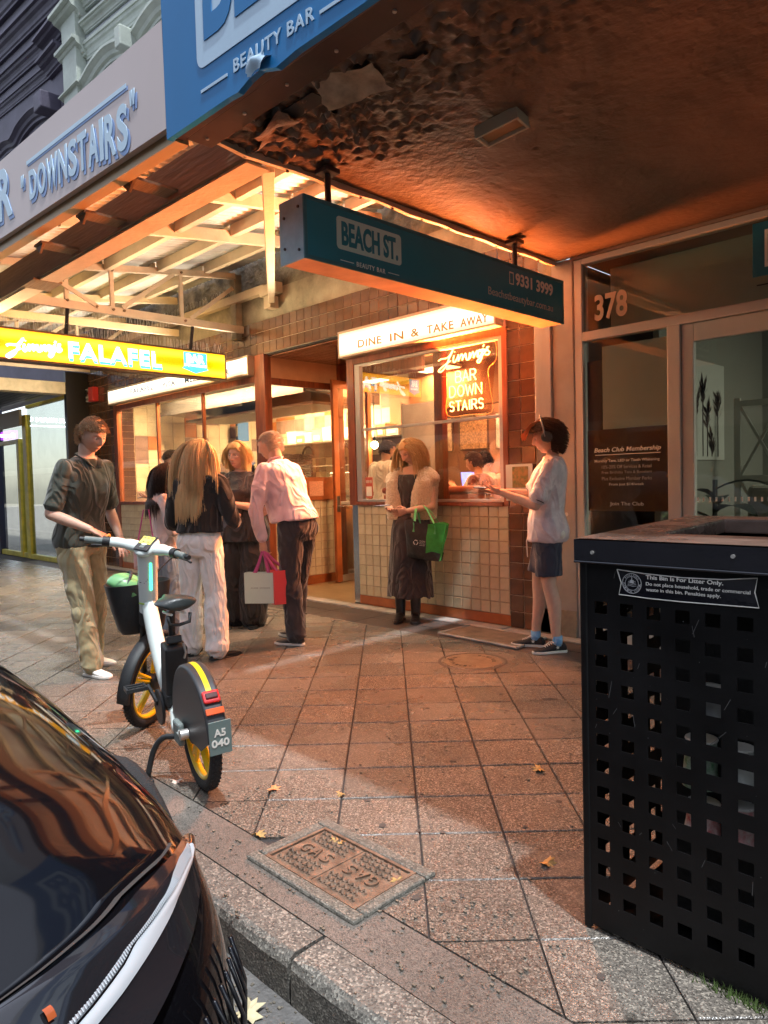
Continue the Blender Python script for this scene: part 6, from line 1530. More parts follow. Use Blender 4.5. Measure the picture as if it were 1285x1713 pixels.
        for i in idx:
            p = cp[i].copy(); n_ = cand[i]/np.array([.076, .097, .115]); n_ /= np.linalg.norm(n_); p = p+n_*thick*(.55+.6*rs.random())
            L_ = length(cand[i], rs) if callable(length) else length*(.7+.5*rs.random()); K = 9 if L_ > .12 else 5; pts = [s.hM @ Vector(p)]
            dirv = style_dir(style, cand[i], n_, part, rs); q = Vector(p); hM3 = s.hM.to_3x3(); down = s.hM.to_3x3().inverted() @ Vector((0, 0, -1))
            for k_ in range(K):
                g = fall*min(1, (k_/K)**.5*1.15); dv = (Vector(dirv)*(1-g)+down.normalized()*g*1.2).normalized()
                q = q+dv*(L_/K)
                e = Vector((q.x/(.078+thick), q.y/(.100+thick), q.z/(.118+thick))); l = e.length
                if l < 1.0 and l > 1e-6: q = q/l
                if style == 'long' and q.y > .02 and q.z < .058 and abs(q.x) < .068: q.x = math.copysign(min(.066, abs(q.x)+.05), q.x if abs(q.x) > .004 else rs.random()-.5);
                W = s.hM @ q
                # keep off the shoulders and chest
                c0 = Vector(s.bend((0, 0, .80*s.H))); 
                if W.z < c0.z+.06:
                    hh = max(0, min(1, (c0.z+.06-W.z)/.08)); ax, ay = (.075*s.H*s.w*hh+.045), (.058*s.H*hh+.055)
                    r_ = math.hypot((W.x-c0.x)/ax, (W.y-c0.y)/ay)
                    if r_ < 1: W = Vector((c0.x+(W.x-c0.x)/max(r_, .05), c0.y+(W.y-c0.y)/max(r_, .05), W.z)); q = s.hM.inverted() @ W
                pts.append(W.copy())
            ww = width*(.7+.6*rs.random()); rad = [ww*(1-.05*k_) for k_ in range(len(pts)-1)]+[ww*.25]
            sb.tube(pts, rad, 4, cap=False, flat=.45)
        mk('strands', sb, m, hair_o, smooth=True, kind='stuff')
        return hair_o
def style_dir(style, c, n, part, rs):
    j = rs.normal(size=3)*(.05 if style in ('long', 'back') else .14)
    if style == 'short': v = np.array([c[0]*.3, .75 if c[2] > .35 else -.2, -.35])+n*.45       # swept forward on top
    elif style == 'back': v = np.array([c[0]*.2, -1, -.1])+n*.1
    elif style == 'long': v = np.array([np.sign(c[0]-part)*(1.3 if c[1] > .25 else .28)*(c[2] > .3), -.35 if c[1] < .5 else -.1, -.9 if c[2] < .5 else -.2])
    elif style == 'fringe': v = np.array([-.1, .9, -.25]) if c[2] > .1 else np.array([0, -.2, -1])
    elif style == 'down': v = np.array([c[0]*.5, c[1]*.4, -1])
    elif style == 'messy': v = np.array([c[0]*.6, .3, .1])+n*.7+rs.normal(size=3)*.25
    v = v+j; v = v-n*min(0, v @ n)*1.0 if style != 'messy' else v
    return v/np.linalg.norm(v)
M_SOLEB = mat('black_sole', (.015, .015, .015), .7); M_SOLEW = mat('white_sole', (.65, .63, .58), .6, var=.1)
M_BLKF = fabric('black_fabric', (.014, .013, .014), .85, .3); M_BLKS = fabric('black_satin', (.022, .018, .020), .45, .3, sheen=.1)
M_LEATH = mat('black_leather', (.015, .014, .014), .35, var=.3, vscale=12, bump=.2, bscale=60)
def short_region(front=.30, side=-.30, backz=-.55, temple=.0):
    def f(d, P):
        hl = np.where(d[:, 1] > .15, P[:, 2]-(.052+.02*(front-.30)*3-.012*np.abs(d[:, 0])), np.where(d[:, 1] > -.15, P[:, 2]-(.004+temple*.02), P[:, 2]+.062))
        return np.clip(.5+hl/.024, 0, 1)
    return f
def bald_region(d, P):
    r = short_region()(d, P); top = np.clip(1.6-((d[:, 0]/.62)**2+((d[:, 1]-.45)/.85)**2), 0, 1)*(d[:, 2] > .45)
    return np.clip(r-top*1.2, 0, 1)
def long_region(d, P):
    hl = np.where(d[:, 1] > .12, P[:, 2]-(.058-.035*np.clip(np.abs(d[:, 0])-.35, 0, 1)*2), np.where(d[:, 1] > -.05, P[:, 2]+.012, P[:, 2]+.085)); return np.clip(.5+hl/.024, 0, 1)
def phone(p, hand_pos, dirv, nrm, label):
    d = Vector(dirv).normalized(); n = Vector(nrm); n = (n-d*n.dot(d)).normalized(); x = d.cross(n); M = Matrix((x, d, n)).transposed().to_4x4(); M.translation = Vector(hand_pos)
    W = Matrix.LocRotScale(p.e.location, p.e.rotation_euler, None) @ M
    e_ = emp('phone', tuple(W.translation), label, 'phone')
    mk('case', MB().box(-.037, .037, -.075, .075, -.005, .0035, W), M_BLACK, e_, bevel=.003)
    mk('screen', MB().box(-.034, .034, -.07, .07, .0036, .0044, W), emis('phone_screen', (.7, .8, .9), .35), e_)
W_ = lambda a: (math.cos(R(a)), math.sin(R(a)))      # facing given as a world heading in degrees
# directions: picture right = 44.7 deg, away from the camera = 134.7 deg, towards it = -45.3 deg, picture left = 224.7 deg

# 1 -- young man in a dark green polo walking to the bicycle
p = Person((-5.12, 2.02, 0), W_(22), 'young man in dark green polo and khaki trousers reaching towards the white bicycle', H=1.82, skin=(.52, .31, .22), w=.96)
p.lean = R(9)
p.build({-1: (-.17, -.10, R(-8)), 1: (.10, .16, R(5))},
        {-1: ((-.285, .00, 1.14), (-.20, .17, .95)), 1: ((.27, .02, 1.14), (.20, .30, 1.03))}, head_tilt=(R(24), R(4)), head_turn=R(4), hands=('down', 'down'),
        brow=(.18, .10, .05), lips=(.48, .22, .18))
p.eyes()
m = fabric('olive_polo', (.040, .044, .030), .85, .2)
p.shirt(m, grow=.016, hem=.49, sleeve=.80, sw=1.2, flare=.6, amp=.009, sc=8, seed=1, name='polo_shirt')
cl = MB(); nb = Vector(p.bend((0, -.005, .845*p.H)))
for sd in (-1, 1):
    cl.tube([nb+Vector((0, -.07, .02)), nb+Vector((sd*.068, -.02, .008)), nb+Vector((sd*.062, .055, -.03)), nb+Vector((sd*.022, .098, -.085))], [(.006, .022), (.006, .024), (.006, .026), (.004, .018)], 8)
mk('collar', remesh(cl, .006, 1), m, p.e, smooth=True)
p.trousers(fabric('khaki_cotton', (.34, .28, .15), .85, .15), top=.57, wide=(1.12, 1.2, 1.2), amp=.010, seed=3)
p.shoes(mat('white_leather', (.72, .70, .65), .45), M_SOLEW)
p.hair(hairmat('light_brown_hair', (.40, .23, .11), (.22, .12, .055)), short_region(), thick=.010, strands=900, length=.024, style='short', fall=.1, seed=1, width=.003)

# 2 -- woman with long fair hair in a black jumper and white jeans, back to us
p = Person((-4.83, 2.80, 0), W_(118), 'woman with long straight fair hair, black jumper and white jeans, seen from behind', H=1.66, skin=(.52, .32, .23), w=.98)
p.build({-1: (-.125, .02, R(-12)), 1: (.145, -.04, R(28))},
        {-1: ((-.27, .05, 1.02), (-.16, .24, .98)), 1: ((.28, .03, 1.03), (.17, .22, 1.04))}, head_tilt=(R(6), 0), head_turn=R(26), hands=('palmup', 'palmup'), fem=1)
p.shirt(fabric('black_jumper', (.013, .012, .012), .9, .3), grow=.034, hem=.575, sleeve=1.85, sw=1.75, flare=.5, amp=.012, sc=7, seed=5, name='jumper', vox=.011)
p.trousers(fabric('white_denim', (.78, .76, .73), .85, .06, vs=5), top=.60, wide=(1.12, 1.25, 1.55), amp=.008, seed=6, name='jeans')
p.shoes(M_LEATH, M_SOLEB, h=.07, L_=.185, name='boot')
hm = hairmat('fair_hair', (.60, .42, .21), (.32, .20, .09))
p.hair(hm, long_region, thick=.014, strands=2300, length=lambda c, rs: (.34 if c[1] < .3 else .28)+.12*rs.random(), style='long', fall=.95, seed=2, width=.0040)

# 3 -- older woman in black with a fair bob
p = Person((-5.60, 3.70, 0), W_(-62), 'older woman with a fair bob, black blouse and wide black trousers, hands together', H=1.70, skin=(.55, .34, .25), w=1.06)
p.lean = R(3)
p.build({-1: (-.10, .03, R(-20)), 1: (.13, .00, R(18))},
        {-1: ((-.29, .03, 1.07), (-.03, .27, 1.14)), 1: ((.27, .06, 1.07), (.10, .28, 1.17))}, head_tilt=(R(4), R(-3)), head_turn=R(4), hands=('palmup', 'palmup'), fem=1, age=1, chest=.02, lips=(.50, .17, .15), brow=(.28, .18, .10))
p.eyes()
p.shirt(M_BLKS, grow=.036, hem=.46, sleeve=.92, sw=1.8, flare=1.0, chest=.03, amp=.010, sc=7, seed=8, name='blouse')
cl = MB(); nb = Vector(p.bend((0, -.005, .845*p.H)))
for sd in (-1, 1): cl.tube([nb+Vector((0, -.06, .01)), nb+Vector((sd*.062, -.01, .0)), nb+Vector((sd*.07, .06, -.04)), nb+Vector((sd*.03, .10, -.11))], [(.005, .02), (.006, .024), (.006, .030), (.004, .014)], 8)
mk('collar', remesh(cl, .006, 1), M_BLKS, p.e, smooth=True)
bt_ = MB()
for i in range(4): bt_.sphere((0.0, .150-.004*i, 1.22-.11*i), .008, 8, 6)
mk('buttons', bt_, M_ALU, p.e, kind='stuff')
nk_ = MB().tube([nb+Vector((.06*math.sin(a), .02+.07*math.cos(a), -.03-.05*max(0, math.cos(a)))) for a in [math.pi*2*i/18 for i in range(19)]], .003, 5)
mk('necklace', nk_, mat('gold', (.8, .5, .15), .3, .9), p.e)
p.trousers(M_BLKS, top=.58, wide=(1.35, 1.75, 2.25), amp=.010, seed=9, sc=5, name='wide_trousers')
p.shoes(M_LEATH, M_SOLEB, h=.055)
def bobcap(Q, d):
    lo = np.clip(-d[:, 2]+.1, 0, 1)*(d[:, 1] < .35); Q = Q.copy(); Q[:, 0] *= 1+.22*lo; Q[:, 1] *= 1+.15*lo; return Q
p.hair(hairmat('golden_bob', (.58, .38, .16), (.34, .20, .08)), long_region, thick=.020, strands=1100, length=lambda c, rs: .14+.03*rs.random(), style='long', fall=.85, seed=3, width=.0036, part=.25, cap=bobcap)

# 4 -- man in a pink shirt leaning in, shopping bags in his hand
p = Person((-4.66, 3.60, 0), W_(196), 'older man in a pale pink shirt leaning forward, holding shopping bags', H=1.80, skin=(.52, .31, .22), w=1.0)
p.lean = R(20)
p.build({-1: (-.14, -.06, R(-6)), 1: (.11, .12, R(6))},
        {1: ((.27, .20, 1.22), (.18, .36, 1.12)), -1: ((-.275, .20, 1.10), (-.235, .17, .86))}, head_tilt=(R(16), 0), head_turn=R(-6), hands=('hold', 'relax'), age=1, hand_dir={-1: (0, 0, -1), 1: None}, brow=(.3, .22, .15), belly=.03)
p.eyes()
m = fabric('pink_shirt', (.72, .50, .52), .75, .06, vs=3)
p.shirt(m, grow=.030, hem=.555, sleeve=1.93, sw=1.55, flare=.7, amp=.014, sc=9, seed=12, belly=.035, vox=.009)
nb = Vector(p.bend((0, -.005, .848*p.H))); cl = MB()
for sd in (-1, 1): cl.tube([nb+Vector((0, -.065, .03)), nb+Vector((sd*.064, -.01, .02)), nb+Vector((sd*.05, .065, -.03)), nb+Vector((sd*.02, .08, -.06))], [(.006, .024), (.006, .024), (.006, .022), (.004, .012)], 8)
mk('collar', remesh(cl, .006, 1), m, p.e, smooth=True)
bl_ = MB(); c = p.bend((0, 0, .565*p.H)); rings(bl_, [(c[0], c[1], c[2]-.02, .178, .132, -.2), (c[0], c[1], c[2]+.015, .178, .132, -.2)], cap=False)
mk('belt', bl_, M_LEATH, p.e, smooth=True)
p.trousers(fabric('charcoal_wool', (.022, .020, .024), .8, .2), top=.575, wide=(1.1, 1.2, 1.25), amp=.008, seed=13)
p.shoes(mat('dark_suede', (.035, .03, .028), .8), M_SOLEW, h=.072, L_=.18)
p.hair(hairmat('grey_brown_hair', (.44, .36, .28), (.26, .20, .15)), bald_region, thick=.006, strands=600, length=.03, style='back', fall=.2, seed=4, width=.0026)
pink = p
# bags in his left hand
PM = Matrix.LocRotScale(p.e.location, p.e.rotation_euler, None); hp = PM @ Vector((-.235, .17, .775))
def paper_bag(name, label, c, ang, w, h_, dpt, m_, ms, strap, print_=None):
    M = Matrix.Translation(c) @ Matrix.Rotation(ang, 4, 'Z'); e_ = emp(name, tuple(c), label, 'shopping bag')
    b = MB(); t = .004
    b.box(-w/2, w/2, -dpt/2, -dpt/2+t, 0, h_, M).box(-w/2, w/2, dpt/2-t, dpt/2, 0, h_, M).box(-w/2, -w/2+t, -dpt/2+t, dpt/2-t, 0, h_, M).box(w/2-t, w/2, -dpt/2+t, dpt/2-t, 0, h_, M).box(-w/2+t, w/2-t, -dpt/2+t, dpt/2-t, 0, t, M)
    mk('paper_body', b, m_, e_)
    for s_ in (-1, 1):
        for x in (-.25, .25):
            a = M @ Vector((x*w, s_*(dpt/2-.006), h_-.03)); mk('strap', MB().tube([a, a*.45+hp*.55+Vector((0, 0, -.01)), hp+Vector((x*.04, 0, .0))], [(.003, .010)]*3, 6, upv=(math.cos(ang+math.pi/2), math.sin(ang+math.pi/2), 0)), strap, e_)
    if print_: text('lettering', print_, M @ Vector((-w*.30, -dpt/2-.001, h_*.48)), M.to_3x3() @ Vector((1, 0, 0)), (0, 0, 1), w*.58, .011, M_BLACK, e_, depth=.001, space=1.2)
    return e_
M_STRAP = mat('magenta_strap', (.42, .06, .20), .6)
paper_bag('paper_bag', 'mint green paper carrier bag with magenta straps held by the man in pink', hp+Vector((.02, -.035, -.42)), R(38), .27, .245, .08, mat('mint_paper', (.50, .60, .52), .6, var=.04), None, M_STRAP, 'CLAIRE  JOHNSON')
paper_bag('paper_bag', 'red and white paper bag behind the mint green carrier bag', hp+Vector((.13, .10, -.43)), R(75), .20, .27, .10, mat('red_paper', (.70, .05, .05), .5), None, M_STRAP)

# 5 -- girl with dark hair in a pale top between the window and the fair haired woman
p = Person((-5.62, 2.92, 0), W_(70), 'dark haired woman in pale top and blue jeans, half hidden behind the fair haired woman', H=1.50, skin=(.50, .31, .23), w=.94)
p.build({-1: (-.09, 0, R(-5)), 1: (.09, .02, R(8))},
        {-1: ((-.24, .0, .93), (-.13, .19, .90)), 1: ((.23, .03, .93), (.12, .2, .93))}, head_tilt=(R(10), 0), hands=('palmup', 'palmup'), fem=1, vox=.009)
p.shirt(fabric('pale_pink_knit', (.62, .50, .47), .85, .08), grow=.016, hem=.50, sleeve=1.9, sw=1.25, amp=.008, seed=20, name='top')
p.trousers(fabric('blue_denim', (.20, .26, .34), .85, .2, vs=4), top=.60, wide=(1.2, 1.5, 1.9), amp=.009, seed=21, name='jeans')
p.shoes(M_LEATH, M_SOLEB)
p.hair(hairmat('dark_hair', (.035, .02, .015), (.012, .008, .007)), long_region, thick=.014, strands=800, length=lambda c, rs: .22+.1*rs.random(), style='long', fall=.95, seed=5, width=.0035)
bg_ = emp('handbag', (-5.45, 2.85, .62), 'small pale pink handbag hanging beside the woman in blue jeans', 'handbag')
hbM = Matrix.Translation((-5.56, 2.72, .62)) @ Matrix.Rotation(R(30), 4, 'Z')
mk('bag_body', MB().box(-.10, .10, -.04, .04, 0, .22, hbM), fabric('pink_bag', (.55, .34, .33), .6), bg_, bevel=.02, seg=3)
mk('bag_strap', MB().tube([hbM @ Vector((-.08, 0, .2)), hbM @ Vector((-.02, .02, .5)), hbM @ Vector((.03, .02, .5)), hbM @ Vector((.08, 0, .2))], .006, 6), M_STRAP, bg_)

# 6 -- dark haired man in a navy jacket by the kitchen window
p = Person((-7.42, 4.05, 0), W_(-122), 'bearded man in a navy jacket looking at his phone by the kitchen window', H=1.73, skin=(.42, .26, .18), w=1.04)
p.build({-1: (-.1, 0, 0), 1: (.1, 0, 0)},
        {-1: ((-.27, .06, 1.12), (-.13, .28, 1.18)), 1: ((.27, .06, 1.10), (.10, .29, 1.17))}, head_tilt=(R(26), 0), head_turn=R(-10), hands=('palmup', 'palmup'), vox=.009, stubble=.7)
p.shirt(fabric('navy_jacket', (.02, .028, .055), .7, .2), grow=.035, hem=.46, sleeve=1.9, sw=1.6, amp=.011, seed=30, name='jacket')
p.trousers(M_BLKF, amp=.006, seed=31); p.shoes(M_LEATH, M_SOLEB)
p.hair(hairmat('cropped_dark_hair', (.05, .03, .02), (.02, .013, .01)), short_region(), thick=.009, strands=260, length=.02, style='short', seed=6, width=.004)
phone(p, (-.01, .37, 1.20), (0, 1, -.15), (0, -.1, 1), 'dark phone held by the bearded man in the navy jacket')

# 7 -- woman in a fleece vest leaning on the tiled wall
p = Person((-4.56, 4.88, 0), W_(-78), 'woman in a cream fleece vest and long black skirt leaning on the tiled wall', H=1.70, skin=(.50, .31, .22), w=.96)
p.lean = R(-3)
p.build({-1: (-.07, .09, R(-28)), 1: (.075, .12, R(-18))},
        {-1: ((-.235, .03, 1.06), (-.09, .24, 1.03)), 1: ((.24, .04, 1.06), (.06, .26, 1.04))}, head_tilt=(R(30), R(6)), head_turn=R(16), hands=('hold', 'palmup'), fem=1, age=.4, lips=(.42, .17, .14), brow=(.2, .13, .08))
M_FLEECE = mat('cream_fleece', (.56, .44, .28), .95, var=.25, vscale=60, bump=1.0, bscale=110, sheen=.6)
b = MB(); p.torso(b, .03, z0=.565, z1=.815, chest=.02)
me_d = p.shirt(M_BLKF, grow=.010, hem=.50, sleeve=.05, sw=.9, amp=.003, seed=40, name='black_top', z1=.80)
for sd in (-1, 1):
    b = MB(); rows = []
    pts = [(.555, .060, .030, .098, .085), (.62, .066, .030, .095, .088), (.70, .072, .030, .088, .092), (.765, .082, .022, .075, .088), (.805, .078, .004, .060, .070), (.83, .055, -.008, .035, .055)]
    for z, cx, cy, rx, ry in pts:
        c = p.bend((sd*cx*p.H, (cy-.028)*p.H*.6, z*p.H)); rows.append((c[0]+sd*.018, c[1]+.0, c[2], rx*p.H*.70, ry*p.H*.98))
    rings(b, rows, 22); S = Vector(p.shoulder(sd)); limb(b, [S-Vector((sd*.03, 0, 0)), S+Vector((sd*.035, .01, -.05))], [.07, .072])
    me = remesh(b, .009, 2); wrinkle(me, .006, 60); 
    mk('fleece_vest', me, M_FLEECE, p.e, smooth=True)
cl = MB(); nb = Vector(p.bend((0, -.005, .84*p.H)))
for sd in (-1, 1): cl.tube([nb+Vector((0, -.075, .015)), nb+Vector((sd*.075, -.03, .01)), nb+Vector((sd*.088, .05, -.05)), nb+Vector((sd*.075, .10, -.17))], [(.016, .03), (.018, .035), (.018, .038), (.012, .03)], 8)
me = remesh(cl, .008, 1); wrinkle(me, .004, 60); mk('fleece_collar', me, M_FLEECE, p.e, smooth=True)
sk = MB(); H_ = p.H; rows = []; n = 60; v = []; f = []
lv = [(.62, .085, .066), (.56, .100, .082), (.50, .112, .098), (.40, .118, .108), (.28, .124, .118), (.17, .132, .128), (.135, .134, .13)]
for z, rx, ry in lv:
    for i in range(n):
        a = 2*math.pi*i/n; q = 1+.045*math.sin(a*11+z*9)*(1-z/.65)+.02*math.sin(a*5+3*z); zq = z*H_+(.016*math.sin(a*9)*math.sin(a*4) if z == .135 else 0)
        v.append((rx*H_*q*math.cos(a), .03+ry*H_*q*math.sin(a)*.82+.04*(1-z/.6), zq))
for j in range(len(lv)-1):
    for i in range(n): f.append((j*n+i, (j+1)*n+i, (j+1)*n+(i+1) % n, j*n+(i+1) % n))
f.append(tuple(range(n-1, -1, -1)))
mk('skirt', MB().add(v, f), fabric('black_pleats', (.022, .016, .018), .75, .3), p.e, smooth=True)
p.shoes(M_LEATH, M_SOLEB, h=.10, L_=.185, name='boot')
bb_ = MB()
for sd in (-1, 1):
    hip, kn, ank, toe = p.legs[sd]; limb(bb_, [(ank[0], ank[1], .06), (ank[0]*.9+kn[0]*.1, ank[1], .24)], [.044, .052])
mk('boot_shafts', remesh(bb_, .008, 1), M_LEATH, p.e, smooth=True)
p.hair(hairmat('loose_fair_hair', (.42, .26, .11), (.22, .13, .06)), long_region, thick=.014, strands=1100, length=lambda c, rs: .24+.14*rs.random(), style='long', fall=.9, seed=7, width=.0040)
phone(p, (.10, .345, 1.085), (.1, 1, .0), (0, -.35, 1), 'dark phone held low by the woman in the fleece vest')
lean_ = p
# green and black shopping tote on her left forearm
LM = Matrix.LocRotScale(p.e.location, p.e.rotation_euler, None)
tc_ = LM @ Vector((-.235, .20, .60)); TM = Matrix.Translation(tc_) @ Matrix.Rotation(R(22), 4, 'Z') @ Matrix.Rotation(R(6), 4, 'Y')
tote = emp('tote_bag', tuple(tc_), 'green and black tote bag with a white recycling mark hanging from a forearm', 'tote bag')
M_TB = mat('tote_black', (.022, .024, .022), .55, var=.4, vscale=30, bump=.7, bscale=14); M_TG = mat('tote_green', (.04, .34, .05), .5, var=.2, vscale=20, bump=.8, bscale=12); M_TS = mat('tote_strap', (.10, .42, .16), .6, var=.1)
def totepart(x0, x1, m_, nm, w0=.20, w1=.155, slant=0):
    """a piece of the open-topped bag between two fractions of its width; the top is wider than the base"""
    v = []; f = []; nz, nx = 8, 10
    for s_ in (-1, 1):
        for j in range(nz+1):
            t = j/nz; w = w1+(w0-w1)*t; dp = .055+.03*t
            for i in range(nx+1):
                u = x0+(x1-x0)*i/nx+slant*(t-.5)*(1 if m_ is M_TG else 1)*0; x = (u*2-1)*w
                y = s_*dp*(1-abs(u*2-1)**3*.6)+.008*math.sin(u*14+t*7+s_)+.006*math.sin(t*13+u*5)
                v.append(TM @ Vector((x, y, .33*t+.012*math.sin(u*9)*(t > .95))))
    K = (nz+1)*(nx+1)
    for s_ in (0, 1):
        for j in range(nz):
            for i in range(nx):
                q = s_*K+j*(nx+1)+i; w_ = (q, q+1, q+nx+2, q+nx+1); f.append(w_ if s_ == 0 else w_[::-1])
    for i in range(nx): f.append((i, K+i, K+i+1, i+1))
    for e_ in (0, nx):
        if (e_ == 0 and x0 == 0) or (e_ == nx and x1 == 1):
            for j in range(nz): a_, b_ = j*(nx+1)+e_, (j+1)*(nx+1)+e_; f.append((a_, b_, K+b_, K+a_))
    return mk(nm, MB().add(v, f), m_, tote, smooth=True)
totepart(0, .60, M_TB, 'black_panel'); totepart(.60, 1, M_TG, 'green_panel')
cb = MB(); 
for s_ in (-1, 1): cb.add([TM @ Vector(q) for q in ((.03, s_*.075, .0), (.16, s_*.045, -.001), (.168, s_*.05, .07), (.10, s_*.08, .085), (.02, s_*.083, .055))], [(0, 1, 2, 3, 4)])
mk('black_corner', cb, M_TB, tote)
fa = Vector(p.arms[-1][0]); fb_ = Vector(p.arms[-1][1])
for s_ in (-1, 1):
    for u, tt in ((-.09, .35), (.11, .1)):
        a = TM @ Vector((u, s_*.075, .31)); top = LM @ (fa*(1-tt-.25)+fb_*(tt+.25)+Vector((0, 0, .035)))
        mk('strap', MB().tube([TM @ Vector((u, s_*.078, .24)), a, a*.4+top*.6+Vector((0, 0, .02)), top], [(.003, .013)]*4, 6, upv=(0, .3, 1)), M_TS, tote)
rc = MB()
for k_ in range(3):
    a = math.pi/2+k_*2*math.pi/3
    q = [(-.055+.020*math.cos(a+t_), .150+.020*math.sin(a+t_)) for t_ in (-.85, -.3, .3, .7)]
    for j in range(3): rc.tube([TM @ Vector((q[j][0], -.094, q[j][1])), TM @ Vector((q[j+1][0], -.094, q[j+1][1]))], .0035, 5)
mk('recycling_mark', rc, M_WHITEP, tote)
for i in range(4): text('lettering', ('Another', 'way to be', 'recycled', 'with care')[i], TM @ Vector((-.02, -.096, .165-.013*i)), TM.to_3x3() @ Vector((1, 0, 0)), TM.to_3x3() @ Vector((0, 0, 1)), .055, .008, M_WHITEP, tote, depth=.001)

# 8 -- person with headphones in profile at the pillar
p = Person((-2.93, 4.62, 0), W_(212), 'person in headphones, pale T-shirt and navy shorts standing by the grey pillar', H=1.73, skin=(.54, .34, .26), w=.94)
p.lean = R(-4)
p.build({-1: (-.085, -.06, R(-22)), 1: (.085, .10, R(12))},
        {1: ((.22, .13, 1.17), (.11, .38, 1.20)), -1: ((-.235, .08, 1.10), (-.11, .33, 1.20))}, head_tilt=(R(12), 0), head_turn=R(0), hands=('palmup', 'palmup'), fem=.6, knees=None, brow=(.1, .06, .04))
p.eyes()
M_TEE = mat('patterned_tee', (.72, .63, .66), .8, col2=(.52, .44, .48), vscale=16, bump=.2, bscale=200, fold=.5)
p.shirt(M_TEE, grow=.026, hem=.475, sleeve=.78, sw=1.55, flare=.8, amp=.010, sc=8, seed=50, name='t_shirt')
tb_ = MB()
for sd in (-1, 1):
    el = Vector(p.arms[sd][0]); S = Vector(p.shoulder(sd)); e = S+(el-S)*.80; d = (el-S).normalized(); tb_.torus(e+d*.026, d, .0535, .006, 24, 6)
mk('sleeve_trim', tb_, M_BLACK, p.e, smooth=True)
lm_ = MB(); rr_ = random.Random(8)
for i in range(9):      # dark floral print on the back and shoulder
    cx = -.02-.03*rr_.random(); 
p.trousers(fabric('navy_shorts', (.028, .034, .060), .8, .15), top=.56, to=.33, wide=(1.0, 1.0, 1), amp=.007, seed=51, name='shorts')
mk('drawstring', MB().tube([(.03, .135, .90), (.035, .155, .82), (.03, .15, .70)], .004, 5), M_WHITEP, p.e)
mk('pocket_tissue', MB().sphere((-.16, -.10, .885), (.022, .03, .035), 8, 6), M_WHITEP, p.e)
M_SOCK = fabric('blue_sock', (.18, .42, .72), .85)
sc2 = MB()
for sd in (-1, 1):
    hip, kn, ank, toe = p.legs[sd]; sc2.tube([(ank[0], ank[1], .055), (ank[0], ank[1]-.002, .09), (ank[0]*.95+kn[0]*.05, ank[1], .125)], [.038, .037, .038], 16)
mk('socks', sc2, M_SOCK, p.e, smooth=True)
M_CANV = mat('black_canvas', (.018, .018, .020), .8, bump=.3, bscale=300)
p.shoes(M_CANV, M_SOLEW, h=.078, L_=.175, laces=M_WHITEP, name='sneaker')
for sd in (-1, 1):
    hip, kn, ank, toe = p.legs[sd]; a = Vector((ank[0], ank[1], 0)); T = Vector((math.sin(toe), math.cos(toe), 0)); N_ = Vector((math.cos(toe), -math.sin(toe), 0))
    for s2 in (-1, 1):
        c = a+T*.012+N_*(s2*.0385)+Vector((0, 0, .047)); P5 = []
        for k_ in range(10): q = .016 if k_ % 2 == 0 else .0065; an = math.pi/2+k_*math.pi/5; P5.append(c+T*(q*math.cos(an))+Vector((0, 0, q*math.sin(an))))
        mk('star', MB().add(P5+[x+N_*(s2*.002) for x in P5], [tuple(range(10)), tuple(range(19, 9, -1))]+[(i, 10+i, 10+(i+1) % 10, (i+1) % 10) for i in range(10)]), M_WHITEP, p.e)
def mopcap(Q, d):
    Q = Q.copy(); bk_ = np.clip(-d[:, 1]+.1, 0, 1)*np.clip(1-np.abs(d[:, 2]-.1), 0, 1); Q[:, 1] -= .020*bk_; Q[:, 0] *= 1+.06*bk_; return Q
def mop_region(d, P):
    hl = np.where(d[:, 1] > .2, P[:, 2]-.045, np.where(d[:, 1] > -.1, P[:, 2]+.02, P[:, 2]+.095)); return np.clip(.5+hl/.024, 0, 1)
hm = hairmat('dark_mop', (.06, .028, .018), (.025, .012, .009))
p.hair(hm, mop_region, thick=.030, strands=1100, length=.045, style='back', fall=.45, seed=9, width=.0040, cap=mopcap)
fr_ = MB(); rs_ = np.random.default_rng(3)
for i in range(150):
    x = -.055+.11*rs_.random(); z = .092+.024*rs_.random(); a = [Vector((x, .0, z+.016)), Vector((x*1.05, .09, z+.006)), Vector((x*1.1, .135, z-.022-.015*rs_.random())), Vector((x*1.15, .155+.03*rs_.random(), z-.055-.03*rs_.random()))]
    fr_.tube([p.hM @ q for q in a], [.0034, .0034, .003, .001], 4, cap=False)
mk('fringe', fr_, hairmat('copper_fringe', (.55, .17, .05), (.30, .08, .03)), p.e, smooth=True, kind='stuff')
hpx = emp('headphones', tuple(p.e.location+Vector((0, 0, 1.6))), 'dark over-ear headphones worn by the person in the patterned T-shirt', 'headphones')
HM = Matrix.LocRotScale(p.e.location, p.e.rotation_euler, None) @ p.hM
for sd in (-1, 1):
    mk('ear_cup', MB().cyl(HM @ Vector((sd*.080, .0, -.004)), HM @ Vector((sd*.128, .0, -.004)), .044, .038, n=24), mat('headphone_grey', (.06, .055, .05), .4), hpx, bevel=.008)
mk('headband', MB().tube([HM @ Vector((.120*math.cos(a), .012, .0+.160*math.sin(a))) for a in [math.pi*i/20 for i in range(21)]], [(.006, .013)]*21, 8, upv=None), mat('band_grey', (.30, .28, .26), .4), hpx, smooth=True)
phone(p, (.0, .47, 1.235), (0, 1, .05), (0, -.2, 1), 'phone held out in both hands by the person in headphones')
p8 = p

